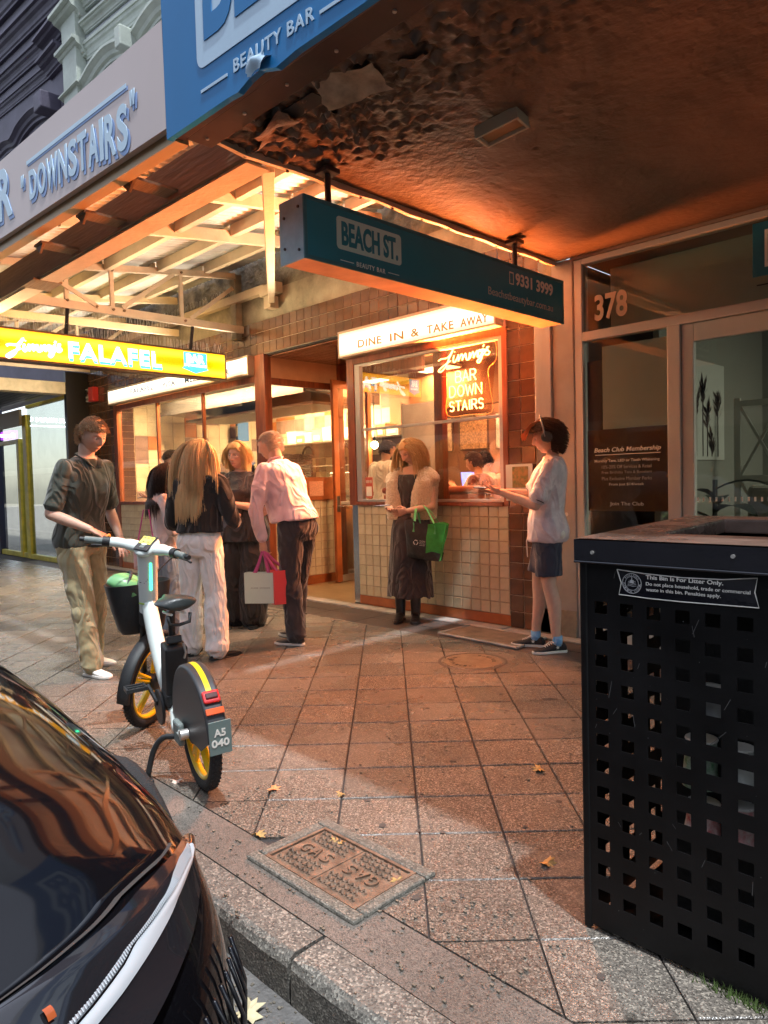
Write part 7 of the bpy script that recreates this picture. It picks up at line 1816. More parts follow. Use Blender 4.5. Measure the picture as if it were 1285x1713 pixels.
# -- people inside ------------------------------------------------------------
def inside(loc, face, label, H, arms, hairc, shirtc, tilt=12, seed=0, skin=(.48, .29, .20), turn=0, region=None, style='short', length=.03, th=.010, cap=None, fem=0, sl=.8, lean=0, sit=0, st=260, stub=0):
    q = Person((loc[0], loc[1], loc[2] if len(loc) > 2 else 0), W_(face), label, H=H, skin=skin); q.lean = R(lean)
    q.build({-1: (-.1, 0, 0), 1: (.1, 0, 0)}, arms, head_tilt=(R(tilt), 0), head_turn=R(turn), hands=('palmup', 'palmup'), vox=.011, fem=fem, stubble=stub); q.eyes()
    q.shirt(fabric('shirt_%d' % seed, shirtc, .8, .15), grow=.03, hem=.46, sleeve=sl, sw=1.6, amp=.010, seed=seed, vox=.013)
    q.trousers(M_BLKF, amp=.003); q.shoes(M_LEATH, M_SOLEB)
    q.hair(hairmat('hair_%d' % seed, hairc, tuple(x*.5 for x in hairc)), region or short_region(), thick=th, strands=st, length=length, style=style, seed=seed, width=.0045, cap=cap, fall=.9 if style == 'long' else .2)
    return q
ar = {-1: ((-.27, .08, 1.10), (-.14, .30, 1.10)), 1: ((.27, .08, 1.10), (.14, .30, 1.12))}
inside((-4.72, 6.25, -.02), -165, 'dark haired man in a maroon shirt seated behind the orange booth', 1.64, {-1: ((-.27, .10, 1.06), (-.10, .32, 1.22)), 1: ((.27, .10, 1.10), (.12, .32, 1.16))}, (.05, .025, .015), (.14, .045, .04), seed=60, skin=(.50, .28, .18), lean=10, turn=10)
inside((-5.10, 6.75, -.04), 150, 'black haired diner in a cream top facing the laptop inside the dining room', 1.68, ar, (.02, .012, .01), (.62, .48, .34), seed=61, fem=1)
inside((-6.35, 6.35, .08), 100, 'man in a white shirt and tan apron seen from behind inside the dining window', 1.76, ar, (.05, .03, .02), (.70, .62, .50), seed=62, skin=(.35, .20, .13), region=bald_region, turn=20)
inside((-8.9, 6.05, -.02), -100, 'cook in a blue cap and white jacket working behind the kitchen glass', 1.66, ar, (.03, .02, .02), (.66, .64, .58), seed=63, skin=(.40, .24, .17), tilt=30)
inside((-7.35, 7.5, 0), -60, 'cook in a pale striped top behind the open shop door', 1.70, ar, (.04, .025, .02), (.60, .55, .48), seed=64, skin=(.45, .26, .17), tilt=20)
cpz = emp('cook_cap', (-8.9, 6.05, 1.6), 'blue cloth cap worn by the cook behind the kitchen glass', 'cap')
qq = [o for o in COL.objects if o.type == 'EMPTY' and str(o.get('label', '')).startswith('cook in a blue cap')][0]
CM = Matrix.LocRotScale(qq.location, qq.rotation_euler, None) @ Matrix.Translation((0, .03, 1.66*.962)) @ Matrix.Rotation(R(-30), 4, 'X')
cpb = MB(); rings(cpb, [(0, 0, 0, .094, .112), (0, 0, .04, .094, .11), (0, 0, .075, .075, .09), (0, 0, .09, .03, .04)]); cpb.box(-.06, .06, .08, .17, -.002, .008); cpb.xf(CM)
mk('crown', cpb, fabric('blue_cap', (.05, .09, .22), .8), cpz, smooth='auto')
# a hand with a sleeve at the right edge of the dining window: second diner half hidden by the frame
inside((-3.95, 6.1, -.08), 175, 'diner in a pale sleeve at the right edge of the dining window', 1.60, {-1: ((-.25, .16, 1.10), (-.16, .42, 1.22)), 1: ((.25, .16, 1.10), (.12, .42, 1.20))}, (.30, .20, .10), (.62, .52, .42), seed=65, sl=1.8)
# ================================================================ RENTAL BICYCLE
bk_root = emp('rental_bicycle', (-2.722, 1.555, 0), 'white rental bicycle with yellow wheels, black basket and rear plate A5 040', 'bicycle')
A0 = Vector((-2.722, 1.555, 0)); bu = Vector((-3.655, 1.79, 0))-A0; bu.normalize(); bl3 = Vector((-bu.y, bu.x, 0))
BW = Matrix(((bu.x, bl3.x, 0, A0.x), (bu.y, bl3.y, 0, A0.y), (0, 0, 1, 0), (0, 0, 0, 1))) @ Matrix.Rotation(R(-2.5), 4, 'X')
HB = Vector((.93, 0, .25)); HT = Vector((.73, 0, 1.0)); hax = (HT-HB).normalized()
ST = BW @ Matrix.Translation(HT) @ Matrix.Rotation(R(-46), 4, hax) @ Matrix.Translation(-HT)
M_BW = mat('bike_white', (.66, .72, .68), .35, coat=.4, var=.06, vscale=6); M_BK = mat('bike_black', (.018, .019, .02), .5, var=.2, vscale=20, bump=.2, bscale=200)
M_TYRE = mat('tyre', (.016, .016, .017), .8, bump=.5, bscale=150); M_YW = mat('wheel_yellow', (.75, .52, .01), .35, coat=.3); M_GREY = mat('grip_grey', (.16, .19, .18), .6, bump=.3, bscale=160)
M_FEND = mat('fender_grey', (.028, .029, .032), .45, var=.1)
def wheel(T, c, par_name):
    t = MB().torus(c, (0, 1, 0), .224, .026, 56, 12); t.xf(T); w = mk(par_name, t, M_TYRE, bk_root, smooth=True)
    tb = MB()
    for i in range(56):
        a = 2*math.pi*i/56
        for s_ in (-1, 1):
            for q in (0, 1):
                aa = a+q*.05; tb.box(-.004, .004, s_*(.006+.010*q)-.004, s_*(.006+.010*q)+.004, .2465-.003*q, .2515-.003*q, Matrix.Translation(c) @ Matrix.Rotation(aa, 4, 'Y'))
    tb.xf(T); mk('tread_blocks', tb, M_TYRE, w, kind='stuff')
    r = MB().torus(c, (0, 1, 0), .196, .014, 48, 8, flat=1.3); r.xf(T); mk('rim', r, M_YW, w, smooth=True)
    l_ = MB().torus(Vector(c)+Vector((0, .021, 0)), (0, 1, 0), .222, .0035, 48, 5); l_.xf(T); mk('reflective_ring', l_, M_ALU, w, smooth=True)
    for i in range(5):
        a = 2*math.pi*i/5+.3; sp_ = MB()
        for da in (-.10, .10):
            p0 = Vector(c)+Vector((.04*math.cos(a+da*2), 0, .04*math.sin(a+da*2))); p1 = Vector(c)+Vector((.19*math.cos(a+da), 0, .19*math.sin(a+da)))
            sp_.tube([p0, p1], [(.018, .011), (.009, .014)], 6, upv=(0, 1, 0))
        sp_.xf(T); mk('spoke', sp_, M_YW, w, bevel=.002)
    h = MB().cyl(Vector(c)-Vector((0, .04, 0)), Vector(c)+Vector((0, .04, 0)), .048, n=24); h.xf(T); mk('hub', h, M_BK, w, bevel=.006)
def part(name, b, m_, T=BW, parent=None, **k): b.xf(T); return mk(name, b, m_, parent or bk_root, **k)
wheel(BW, (0, 0, .25), 'rear_wheel'); wheel(ST, (.95, 0, .25), 'front_wheel')
# rear mudguard with full side skirts
b = MB(); ro = .292; angs = [R(a) for a in range(-2, 176, 6)]; prof = []
outer = [(ro*math.cos(a), .25+ro*math.sin(a)) for a in angs]; P = outer+[(-.20, .235), (.20, .235)]
n = len(P); yw = .052
b.add([(x, yw*(1 if i >= len(outer) else .80), z) for i, (x, z) in enumerate(P)]+[(x, -yw*(1 if i >= len(outer) else .80), z) for i, (x, z) in enumerate(P)], [tuple(range(n)), tuple(range(2*n-1, n-1, -1))]+[(i, n+i, n+(i+1) % n, (i+1) % n) for i in range(n) if i < len(outer)-1])
part('rear_mudguard', b, M_FEND, smooth='auto', bevel=.012, seg=3)
b = MB(); pts = [(ro*1.006*math.cos(R(a)), .25+ro*1.006*math.sin(R(a))) for a in range(78, 140, 5)]
for i in range(len(pts)-1):
    (x0, z0), (x1, z1) = pts[i], pts[i+1]; b.add([(x0, -.011, z0), (x0, .011, z0), (x1, .011, z1), (x1, -.011, z1), (x0, -.011, z0-.004), (x0, .011, z0-.004), (x1, .011, z1-.004), (x1, -.011, z1-.004)], [(0, 1, 2, 3), (0, 3, 7, 4), (1, 5, 6, 2)])
part('yellow_stripe', b, M_YW)
def onfender(deg, w, h_, t, name, m_, lift=.0, **k):
    a = R(deg); c = Vector((ro*math.cos(a), 0, .25+ro*math.sin(a))); n_ = Vector((math.cos(a), 0, math.sin(a))); tg = Vector((-math.sin(a), 0, math.cos(a)))
    M = Matrix((tg, Vector((0, 1, 0)), n_)).transposed().to_4x4(); M.translation = c+n_*lift
    return mk(name, MB().box(-h_/2, h_/2, -w/2, w/2, 0, t, BW @ M), m_, bk_root, **k), BW @ M
onfender(137, .070, .055, .016, 'tail_light', mat('tail_red', (.55, .02, .02), .25, coat=.5), bevel=.008)
onfender(137, .05, .024, .024, 'tail_lens', mat('dark_lens', (.08, .03, .03), .2), bevel=.004)
onfender(149, .074, .026, .016, 'rear_reflector', mat('reflector_orange', (.75, .10, .02), .25, coat=.5), bevel=.003)
PLM = BW @ Matrix.Translation((-.302, 0, .312)) @ Matrix.Rotation(R(-4), 4, 'Y')
mk('number_plate', MB().box(-.004, .002, -.045, .045, -.068, .068, PLM), mat('plate_grey_green', (.13, .18, .17), .5), bk_root, bevel=.001)
xd, ud = PLM.to_3x3() @ Vector((0, -1, 0)), PLM.to_3x3() @ Vector((0, 0, 1))
text('plate_letters', 'A5', PLM @ Vector((-.0045, .026, .006)), xd, ud, .048, .031, M_WHITEP, bk_root, bold=.03, depth=.0015)
text('plate_letters', '040', PLM @ Vector((-.0045, .037, -.036)), xd, ud, .072, .031, M_WHITEP, bk_root, bold=.03, depth=.0015)
# frame
b = MB(); fpts = smoothp([(.30, 0, .25), (.42, 0, .27), (.56, 0, .36), (.70, 0, .52), (.805, 0, .70)], 6)
b.tube(fpts, [(.040, .050)]*len(fpts), 14, upv=(0, 1, 0)); part('frame', b, M_BW, smooth=True)
for s_ in (-1, 1): b = MB().tube([(.02, s_*.075, .25), (.16, s_*.070, .235), (.34, s_*.035, .25)], [(.012, .022)]*3, 8, upv=(0, 1, 0)); part('chain_stay', b, M_BW if s_ > 0 else M_BK, smooth=True)
b = MB().cyl(HB+hax*.36, HT-hax*.02, .046, .050, n=24); part('steering_column', b, M_BW, ST, smooth='auto')
b = MB().cyl(HB+hax*.35, HB+hax*.42, .050, n=24); part('head_joint', b, M_BK, smooth='auto')
sk_ = MB()
for i in range(9): sk_.box(-.001, .001, -.012-.008*(i % 3), .018, i*.010, i*.010+.003)
sk_.xf(Matrix.Translation(HB+hax*.58+Vector((-.0485, 0, 0)))); part('printed_rules', sk_, M_BK, ST)
# display head
DMx = Matrix.Translation(HT) @ Matrix.Rotation(R(-36), 4, 'Y')
b = MB().sphere((0, 0, 0), (.075, .060, .032), 20, 12); b.xf(DMx); part('display_housing', b, M_BW, ST, smooth=True)
b = MB().box(-.060, .055, -.040, .040, .018, .030); b.xf(DMx); part('display_bezel', b, M_BK, ST, bevel=.012)
b = MB().box(-.012, .042, -.032, .032, .0305, .032); b.xf(DMx); part('display_screen', b, emis('screen_yellow', (.85, .78, .10), .55), ST)
b = MB().box(-.045, -.022, -.012, .012, .0305, .032); b.xf(DMx); part('blank_tag', b, M_GREY, ST)
dl = MB()
for i, (x, y) in enumerate(((.03, -.02), (.03, 0), (.03, .02), (.0, -.015), (.0, .012))): dl.box(x-.004, x+.004, y-.006, y+.006, .0322, .033)
dl.xf(DMx); part('display_icons', dl, M_BK, ST)
for s_ in (-1, 1):
    b = MB().tube(smoothp([HT+Vector((.0, 0, -.015)), HT+Vector((.0, s_*.08, -.005)), HT+Vector((-.03, s_*.155, .0)), HT+Vector((-.055, s_*.19, .0))], 4), [(.032, .026)]*6+[(.026, .022)]*7, 12); part('handlebar', b, M_BW, ST, smooth=True)
    b = MB().tube([HT+Vector((-.06, s_*.195, 0)), HT+Vector((-.115, s_*.285, .0))], .0175, 14); g_ = part('grip', b, M_GREY, ST, smooth='auto')
    b = MB().cyl(HT+Vector((-.052, s_*.180, 0)), HT+Vector((-.068, s_*.212, 0)), .026, n=16); part('clamp', b, M_BK, ST, smooth='auto')
    b = MB().cyl(HT+Vector((-.112, s_*.287, 0)), HT+Vector((-.122, s_*.308, 0)), .012, n=12); part('bar_end', b, M_BK, ST, smooth='auto')
    b = MB().tube([HT+Vector((-.03, s_*.19, -.02)), HT+Vector((-.02, s_*.25, -.03)), HT+Vector((-.055, s_*.285, -.032))], .007, 6); part('brake_lever', b, M_BK, ST, smooth=True)
b = MB().cyl(HT+Vector((-.045, .196, .024)), HT+Vector((-.052, .200, .032)), .012, n=12); part('orange_button', b, mat('button_orange', (.8, .25, .02), .4), ST)
LEDM = emis('mint_led', (.04, 1.0, .42), 2.2)
b = MB().box(-.007, .007, -.004, .004, -.075, .075); b.xf(Matrix.Translation(HB+hax*.60+Vector((-.036, -.038, .02))) @ Matrix.Rotation(math.atan2(hax.x, hax.z), 4, 'Y')); part('light_strip', b, LEDM, ST, bevel=.003)
# basket and helmet
BB_ = Matrix.Translation(Vector((1.0, .01, .62)))
v = []; f = []; K = 28
lev = [(0, .62), (.02, .70), (.12, .84), (.22, .95), (.27, 1.0)]
for z, sc__ in lev:
    for i in range(K):
        a = 2*math.pi*i/K; c_, s_ = math.cos(a), math.sin(a); x = .115*sc__*math.copysign(abs(c_)**.6, c_); y = .17*sc__*math.copysign(abs(s_)**.6, s_); v.append((x, y, z-.10))
for z, sc__ in reversed(lev):
    for i in range(K):
        a = 2*math.pi*i/K; c_, s_ = math.cos(a), math.sin(a); x = (.115*sc__-.006)*math.copysign(abs(c_)**.6, c_); y = (.17*sc__-.006)*math.copysign(abs(s_)**.6, s_); v.append((x, y, z-.10+(.006 if z == 0 else 0)))
for j in range(9):
    for i in range(K): f.append((j*K+i, j*K+(i+1) % K, (j+1)*K+(i+1) % K, (j+1)*K+i))
f += [tuple(range(K-1, -1, -1)), tuple(range(9*K, 10*K))]
b = MB().add(v, f); b.xf(BB_); part('basket', b, M_BK, smooth='auto')
hm_ = emp('bicycle_helmet', tuple(BW @ (BB_ @ Vector((0, .05, .15)))), 'lime green helmet lying in the basket of the rental bicycle', 'helmet')
b = MB().sphere((0, 0, 0), (.10, .135, .09), 20, 12); b.v = [(x, y, max(z, -.02)) for x, y, z in b.v]; b.xf(BW @ BB_ @ Matrix.Translation((-.01, .045, .125)) @ Matrix.Rotation(R(35), 4, 'X')); mk('shell', b, mat('helmet_lime', (.14, .36, .14), .35, coat=.3), hm_, smooth=True)
b = MB()
for s_ in (-1, 0, 1): b.tube([(.09*math.cos(a)*(1-abs(s_)*.1), s_*.05, .095*math.sin(a)) for a in [math.pi*i/10 for i in range(11)]], .008, 6)
b.xf(BW @ BB_ @ Matrix.Translation((-.01, .045, .125)) @ Matrix.Rotation(R(35), 4, 'X')); mk('vents', b, M_BK, hm_)
# front mudguard and fork
b = MB(); 
for a0 in range(28, 196, 8):
    pass
v = []; f = []; aa = [R(a) for a in range(25, 200, 7)]
for a in aa:
    for y in (-.036, -.03, 0, .03, .036):
        r_ = .278 if abs(y) < .032 else .262; v.append((.95+r_*math.cos(a), y, .25+r_*math.sin(a)))
for i in range(len(aa)-1):
    for j in range(4): f.append((i*5+j, i*5+j+1, (i+1)*5+j+1, (i+1)*5+j))
b = MB().add(v, f); o_ = part('front_mudguard', b, M_BK, ST, smooth=True); sm_ = o_.modifiers.new('s', 'SOLIDIFY'); sm_.thickness = .004
for s_ in (-1, 1): b = MB().tube([HB+hax*.40+Vector((0, s_*.02, 0)), HB+hax*.30+Vector((.02, s_*.05, 0)), (.95, s_*.052, .25)], [(.018, .024), (.016, .022), (.014, .018)], 10, upv=(0, 1, 0)); part('fork_blade', b, M_BW if s_ < 0 else M_BK, ST, smooth=True)
# saddle, post, battery
b = MB().cyl((.40, 0, .40), (.325, 0, .72), .016, n=14); part('seat_post', b, M_BK, smooth='auto')
v = []; f = []; rows_ = [(-.125, .045, .0), (-.11, .085, .012), (-.06, .098, .016), (0, .088, .012), (.05, .055, .004), (.10, .032, .0), (.145, .022, -.004), (.155, .008, -.01)]
for x, w, dz in rows_:
    for i in range(16):
        a = 2*math.pi*i/16; c_, s_ = math.cos(a), math.sin(a); v.append((.29+x, w*c_, .765+dz+(.032 if s_ > 0 else .026)*s_*(1-.25*c_*c_)))
for j in range(len(rows_)-1):
    for i in range(16): f.append((j*16+i, j*16+(i+1) % 16, (j+1)*16+(i+1) % 16, (j+1)*16+i))
f += [tuple(range(15, -1, -1)), tuple(range((len(rows_)-1)*16, len(rows_)*16))]
b = MB().add(v, f); o_ = part('saddle', b, mat('saddle_vinyl', (.020, .024, .023), .35, coat=.1, bump=.15, bscale=200), smooth=True); ss = o_.modifiers.new('s', 'SUBSURF'); ss.levels = ss.render_levels = 1
b = MB().tube([(.19, .05, .73), (.19, .045, .69), (.20, 0, .68), (.19, -.045, .69), (.19, -.05, .73)], .008, 8); part('saddle_loop', b, M_BK, smooth=True)
b = MB().tube([(.36, .03, .72), (.20, .03, .73)], .006, 6).tube([(.36, -.03, .72), (.20, -.03, .73)], .006, 6); part('saddle_rails', b, M_ALU)
BM_ = Matrix.Translation((.35, 0, .47)) @ Matrix.Rotation(R(-12), 4, 'Y')
b = MB().box(-.050, .055, -.052, .052, -.14, .10); b.xf(BM_); part('battery_case', b, M_BK, bevel=.012, seg=3)
b = MB().box(-.052, -.02, -.035, .035, .10, .135); b.xf(BM_ @ Matrix.Rotation(R(18), 4, 'Y')); part('battery_catch', b, M_FEND, bevel=.006)
b = MB().tube([(-.05, -.03, .12), (-.07, -.035, .08), (-.06, -.03, .05)], .006, 6); b.xf(BM_); part('battery_lock', b, M_ALU)
b = MB().box(-.06, .06, -.055, .055, -.20, -.13); b.xf(BM_); part('battery_tray', b, M_BK, bevel=.015)
# cranks, pedals, stand, chain cover
b = MB().cyl((.45, -.06, .27), (.45, .06, .27), .045, n=20); part('bottom_bracket', b, M_BK, smooth='auto')
for s_, dx, dz in ((1, .12, .06), (-1, -.12, -.06)):
    b = MB().tube([(.45, s_*.07, .27), (.45+dx, s_*.085, .27+dz)], [(.010, .016), (.009, .012)], 8, upv=(0, 1, 0)); part('crank', b, M_BK, smooth='auto')
    c = Vector((.45+dx, s_*.145, .27+dz)); q = MB()
    for (x0, x1, y0, y1) in ((-.045, .045, -.05, -.04), (-.045, .045, .04, .05), (-.045, -.035, -.04, .04), (.035, .045, -.04, .04), (-.006, .006, -.04, .04)): q.box(c.x+x0, c.x+x1, c.y+y0, c.y+y1, c.z-.010, c.z+.010)
    q.tube([c+Vector((-.035, -.04, 0)), c+Vector((.035, .04, 0))], .006, 4).tube([c+Vector((-.035, .04, 0)), c+Vector((.035, -.04, 0))], .006, 4)
    q.box(c.x-.03, c.x+.03, c.y-.045, c.y+.045, c.z-.012, c.z-.010) if False else None
    part('pedal', q, M_BK, bevel=.002)
b = MB().cyl((.45, .055, .25), (.45, .07, .25), .085, n=28); part('motor_cover', b, M_BK, smooth='auto', bevel=.004)
b = MB().tube(smoothp([(.10, .065, .21), (.16, .12, .20), (.19, .16, .14), (.205, .19, .03)], 4), .013, 8); part('kickstand', b, M_BK, smooth=True)
b = MB().box(.17, .25, .17, .215, .0, .02); part('stand_foot', b, M_BK, bevel=.006)
b = MB().box(.02, .12, .058, .085, .19, .29); part('dropout_cover', b, M_GREY, bevel=.01)
b = MB().cyl((0, .05, .25), (0, .085, .25), .022, n=12); part('axle_nut', b, M_ALU, smooth='auto')
cb2 = MB()
for s_ in (-1, 1): cb2.tube(smoothp([tuple(HT+Vector((-.03, s_*.19, -.012))), tuple(HT+Vector((.08, s_*.12, -.03))), tuple(HT+Vector((.10, s_*.03, -.12))), tuple(HT+Vector((.06, 0, -.22)))], 5), .004, 5)
part('cables', cb2, M_BK, ST, smooth=True)
b = MB()
for i, (z, w) in enumerate(((.0, .05), (.018, .03), (.036, .045), (.054, .02))): b.box(-.0515, -.0505, -w/2, w/2, z, z+.008)
b.xf(Matrix.Translation(HB+hax*.46)); part('side_decal', b, mat('decal_lime', (.35, .5, .08), .5), ST)
# ================================================================ LITTER BIN
lb = emp('litter_bin', (-.70, 2.2, 0), 'tall black perforated metal litter bin with a rimmed top in the right foreground', 'litter bin')
M_BIN = mat('bin_black', (.0045, .0045, .005), .42, spec=.25, var=.5, vscale=5, bump=.06, bscale=60, rvar=.12)
M_BINT = mat('bin_top_reflect', (.11, .075, .06), .28, var=.6, vscale=5, bump=.15, bscale=30, rvar=.15)  # brown tint holds the reddish reflection seen on the top plate
M_BAND = mat('bin_band', (.006, .006, .010), .14, coat=.25, var=.3, vscale=6, bump=.05, bscale=20)
BX0, BX1, BY0, BY1, BZ = -1.03, -.27, 1.806, 2.56, 1.06
def perforated(w, h_, cols, rows, x0, z0, px, pz, hw, hh, t=.003):
    """sheet from x 0..w, z 0..h_ with real square holes, thickness t along +y"""
    xs = [0]; zs = [0]
    for c in range(cols): xs += [x0+c*px-hw/2, x0+c*px+hw/2]
    for r in range(rows): zs += [z0+r*pz-hh/2, z0+r*pz+hh/2]
    xs.append(w); zs.append(h_); nx, nz = len(xs), len(zs); v = []; f = []
    for y in (0, t):
        for z in zs:
            for x in xs: v.append((x, y, z))
    K = nx*nz; hole = lambda i, j: i % 2 == 1 and j % 2 == 1 and 0 < i < nx-1 and 0 < j < nz-1
    for j in range(nz-1):
        for i in range(nx-1):
            q = j*nx+i
            if hole(i, j):
                a, b, c, d = q, q+1, q+nx+1, q+nx
                f += [(a, K+a, K+b, b), (b, K+b, K+c, c), (c, K+c, K+d, d), (d, K+d, K+a, a)]
            else: f += [(q, q+1, q+nx+1, q+nx), (K+q, K+q+nx, K+q+nx+1, K+q+1)]
    f += [(0, nx-1, K+nx-1, K), ]
    return MB().add(v, f)
fp_ = perforated(BX1-BX0, BZ-.015, 10, 12, .052, .095, .0755, .075, .037, .034); fp_.xf(Matrix.Translation((BX0, BY0, .015))); mk('front_panel', fp_, M_BIN, lb)
sp_ = perforated(BY1-BY0, BZ-.015, 10, 12, .052, .095, .0755, .075, .037, .034)
for x, nm in ((BX0, 'side_panel'), (BX1, 'side_panel')):
    q = MB().add(sp_.v, sp_.f); q.xf(Matrix.Translation((x, BY0, .015)) @ Matrix.Rotation(R(90), 4, 'Z')); mk(nm, q, M_BIN, lb)
q = MB().add(fp_.v, fp_.f); q.xf(Matrix.Translation((0, BY1-BY0, 0))); mk('back_panel', q, M_BIN, lb)
for x, y in ((BX0, BY0), (BX1, BY0), (BX0, BY1), (BX1, BY1)): mk('corner_post', MB().box(x-.012, x+.012, y-.004, y+.012, .0, BZ+.01), M_BIN, lb, bevel=.007, seg=3)
box('plinth', BX0+.03, BX1-.03, BY0+.03, BY1-.03, 0, .03, M_BIN, lb)
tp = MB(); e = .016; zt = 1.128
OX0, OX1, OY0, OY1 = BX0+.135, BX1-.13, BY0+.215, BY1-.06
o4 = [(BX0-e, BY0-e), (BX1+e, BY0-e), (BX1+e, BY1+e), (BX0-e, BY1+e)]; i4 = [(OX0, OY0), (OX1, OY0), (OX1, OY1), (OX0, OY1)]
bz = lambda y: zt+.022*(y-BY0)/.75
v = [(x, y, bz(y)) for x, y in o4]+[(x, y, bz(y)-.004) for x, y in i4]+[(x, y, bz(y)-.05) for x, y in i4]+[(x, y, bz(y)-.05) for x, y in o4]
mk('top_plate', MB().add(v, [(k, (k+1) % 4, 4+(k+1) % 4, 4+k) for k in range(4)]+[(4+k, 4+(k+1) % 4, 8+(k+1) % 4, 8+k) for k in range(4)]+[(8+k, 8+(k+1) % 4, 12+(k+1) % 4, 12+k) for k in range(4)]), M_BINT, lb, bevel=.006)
bd_ = MB(); e2 = e+.002
v = [(x, y, bz(y)-.0035) for x, y in [(BX0-e2, BY0-e2), (BX1+e2, BY0-e2), (BX1+e2, BY1+e2), (BX0-e2, BY1+e2)]]; v += [(x, y, 1.066) for x, y, _ in v]
mk('rim_band', MB().add(v, [(4+k, 4+(k+1) % 4, (k+1) % 4, k) for k in range(4)]), M_BAND, lb)
mk('lower_lip', MB().box(BX0-.02, BX1+.02, BY0-.02, BY0+.02, 1.058, 1.0655).box(BX0-.02, BX0+.02, BY0+.0205, BY1+.02, 1.058, 1.0655), M_BAND, lb, bevel=.003)
lin = MB().box(-.865, -.33, 1.93, 2.48, .03, 1.0); mk('inner_liner', lin, mat('liner_black', (.012, .012, .012), .7, bump=.3, bscale=20), lb, bevel=.03)
lk = MB()
for x, z, r_ in ((-.99, 1.09, .005), (-.62, 1.10, .005)): lk.cyl((x, BY0-e2-.001, z), (x, BY0-e2-.006, z), r_, n=12)
mk('studs', lk, M_ALU, lb)
sc3 = MB(); rr = random.Random(11)
for i in range(26):
    x = rr.uniform(BX0+.02, BX1-.02); z = rr.uniform(.1, 1.03); L_ = rr.uniform(.01, .06); a = rr.gauss(1.4, .5)
    sc3.add([(x, BY0-.0006, z), (x+.0012, BY0-.0006, z), (x+.0012+L_*math.cos(a), BY0-.0006, z+L_*math.sin(a)), (x+L_*math.cos(a), BY0-.0006, z+L_*math.sin(a))], [(0, 1, 2, 3)])
for i in range(40):
    x = rr.uniform(BX0+.02, BX1-.02); z = rr.uniform(.05, 1.03); q = rr.uniform(.0008, .0022)
    sc3.add([(x, BY0-.0007, z), (x+q, BY0-.0007, z-q*.3), (x+q*.7, BY0-.0007, z+q), (x-q*.2, BY0-.0007, z+q*.8)], [(0, 1, 2, 3)])
mk('scratches', sc3, mat('scratched_paint', (.09, .09, .09), .6), lb, kind='stuff')
# notice plate on the bin
st_ = emp('bin_notice', (-.75, 1.80, 1.01), 'black plate on the bin reading This Bin Is For Litter Only', 'notice')
P = [(-.926, 1.046), (-.85, 1.040), (-.75, 1.037), (-.65, 1.040), (-.571, 1.050), (-.577, 1.015), (-.568, .979), (-.66, .977), (-.75, .975), (-.84, .975), (-.921, .978), (-.914, 1.01)]
n = len(P); pz = MB().add([(x, 1.8045, z) for x, z in P]+[(x, 1.8025, z) for x, z in P], [tuple(range(n, 2*n)), tuple(range(n-1, -1, -1))]+[(i, (i+1) % n, n+(i+1) % n, n+i) for i in range(n)])
mk('plate', pz, M_BAND, st_)
mk('silver_border', MB().tube([(x, 1.8018, z) for x, z in P+[P[0]]], .0014, 5), M_WHITEP, st_)
M_CR = mat('crest_grey', (.42, .42, .42), .5)
text('lettering', 'This Bin Is For Litter Only.', (-.845, 1.8022, 1.0225), (1, 0, .0), (0, 0, 1), .196, .014, M_WHITEP, st_, bold=.02, depth=.0006)
text('lettering', 'Do not place household, trade or commercial', (-.845, 1.8022, 1.0065), (1, 0, 0), (0, 0, 1), .258, .0115, M_WHITEP, st_, bold=.008, depth=.0006)
text('lettering', 'waste in this bin. Penalties apply.', (-.845, 1.8022, .9915), (1, 0, 0), (0, 0, 1), .19, .0115, M_WHITEP, st_, bold=.008, depth=.0006)
cc = Vector((-.884, 1.8018, 1.011))
mk('crest_ring', MB().torus(cc, (0, 1, 0), .0265, .0009, 36, 5).torus(cc, (0, 1, 0), .0185, .0007, 36, 5), M_CR, st_)
cm_ = MB()
for j in range(4): cm_.tube([cc+Vector((-.013+.001*j, 0, -.008+.004*j)), cc+Vector((-.005, 0, -.006+.004*j)), cc+Vector((.004, 0, -.008+.004*j)), cc+Vector((.013-.001*j, 0, -.006+.004*j))], .0007, 4)
cm_.box(cc.x-.005, cc.x+.005, 1.8014, 1.8024, cc.z+.001, cc.z+.009).box(cc.x-.0008, cc.x+.0008, 1.8014, 1.8024, cc.z+.009, cc.z+.017)
mk('crest_drawing', cm_, M_CR, st_, kind='stuff')
for s, a0, dr in (('WOOLLAHRA', 90, -1), ('MUNICIPAL COUNCIL', 270, 1)):
    for i, ch in enumerate(s):
        if ch == ' ': continue
        a = R(a0+dr*(i-(len(s)-1)/2)*(13 if dr < 0 else 11)); r_ = .0225; c = cc+Vector((r_*math.cos(a), .0004, r_*math.sin(a)))
        ud = Vector((math.cos(a), 0, math.sin(a))) if dr < 0 else -Vector((math.cos(a), 0, math.sin(a))); xd = Vector((ud.z, 0, -ud.x))
        text('letter', ch, c-xd*.0017-ud*.0024, xd, ud, .0034, .0048, M_CR, st_, depth=.0005)
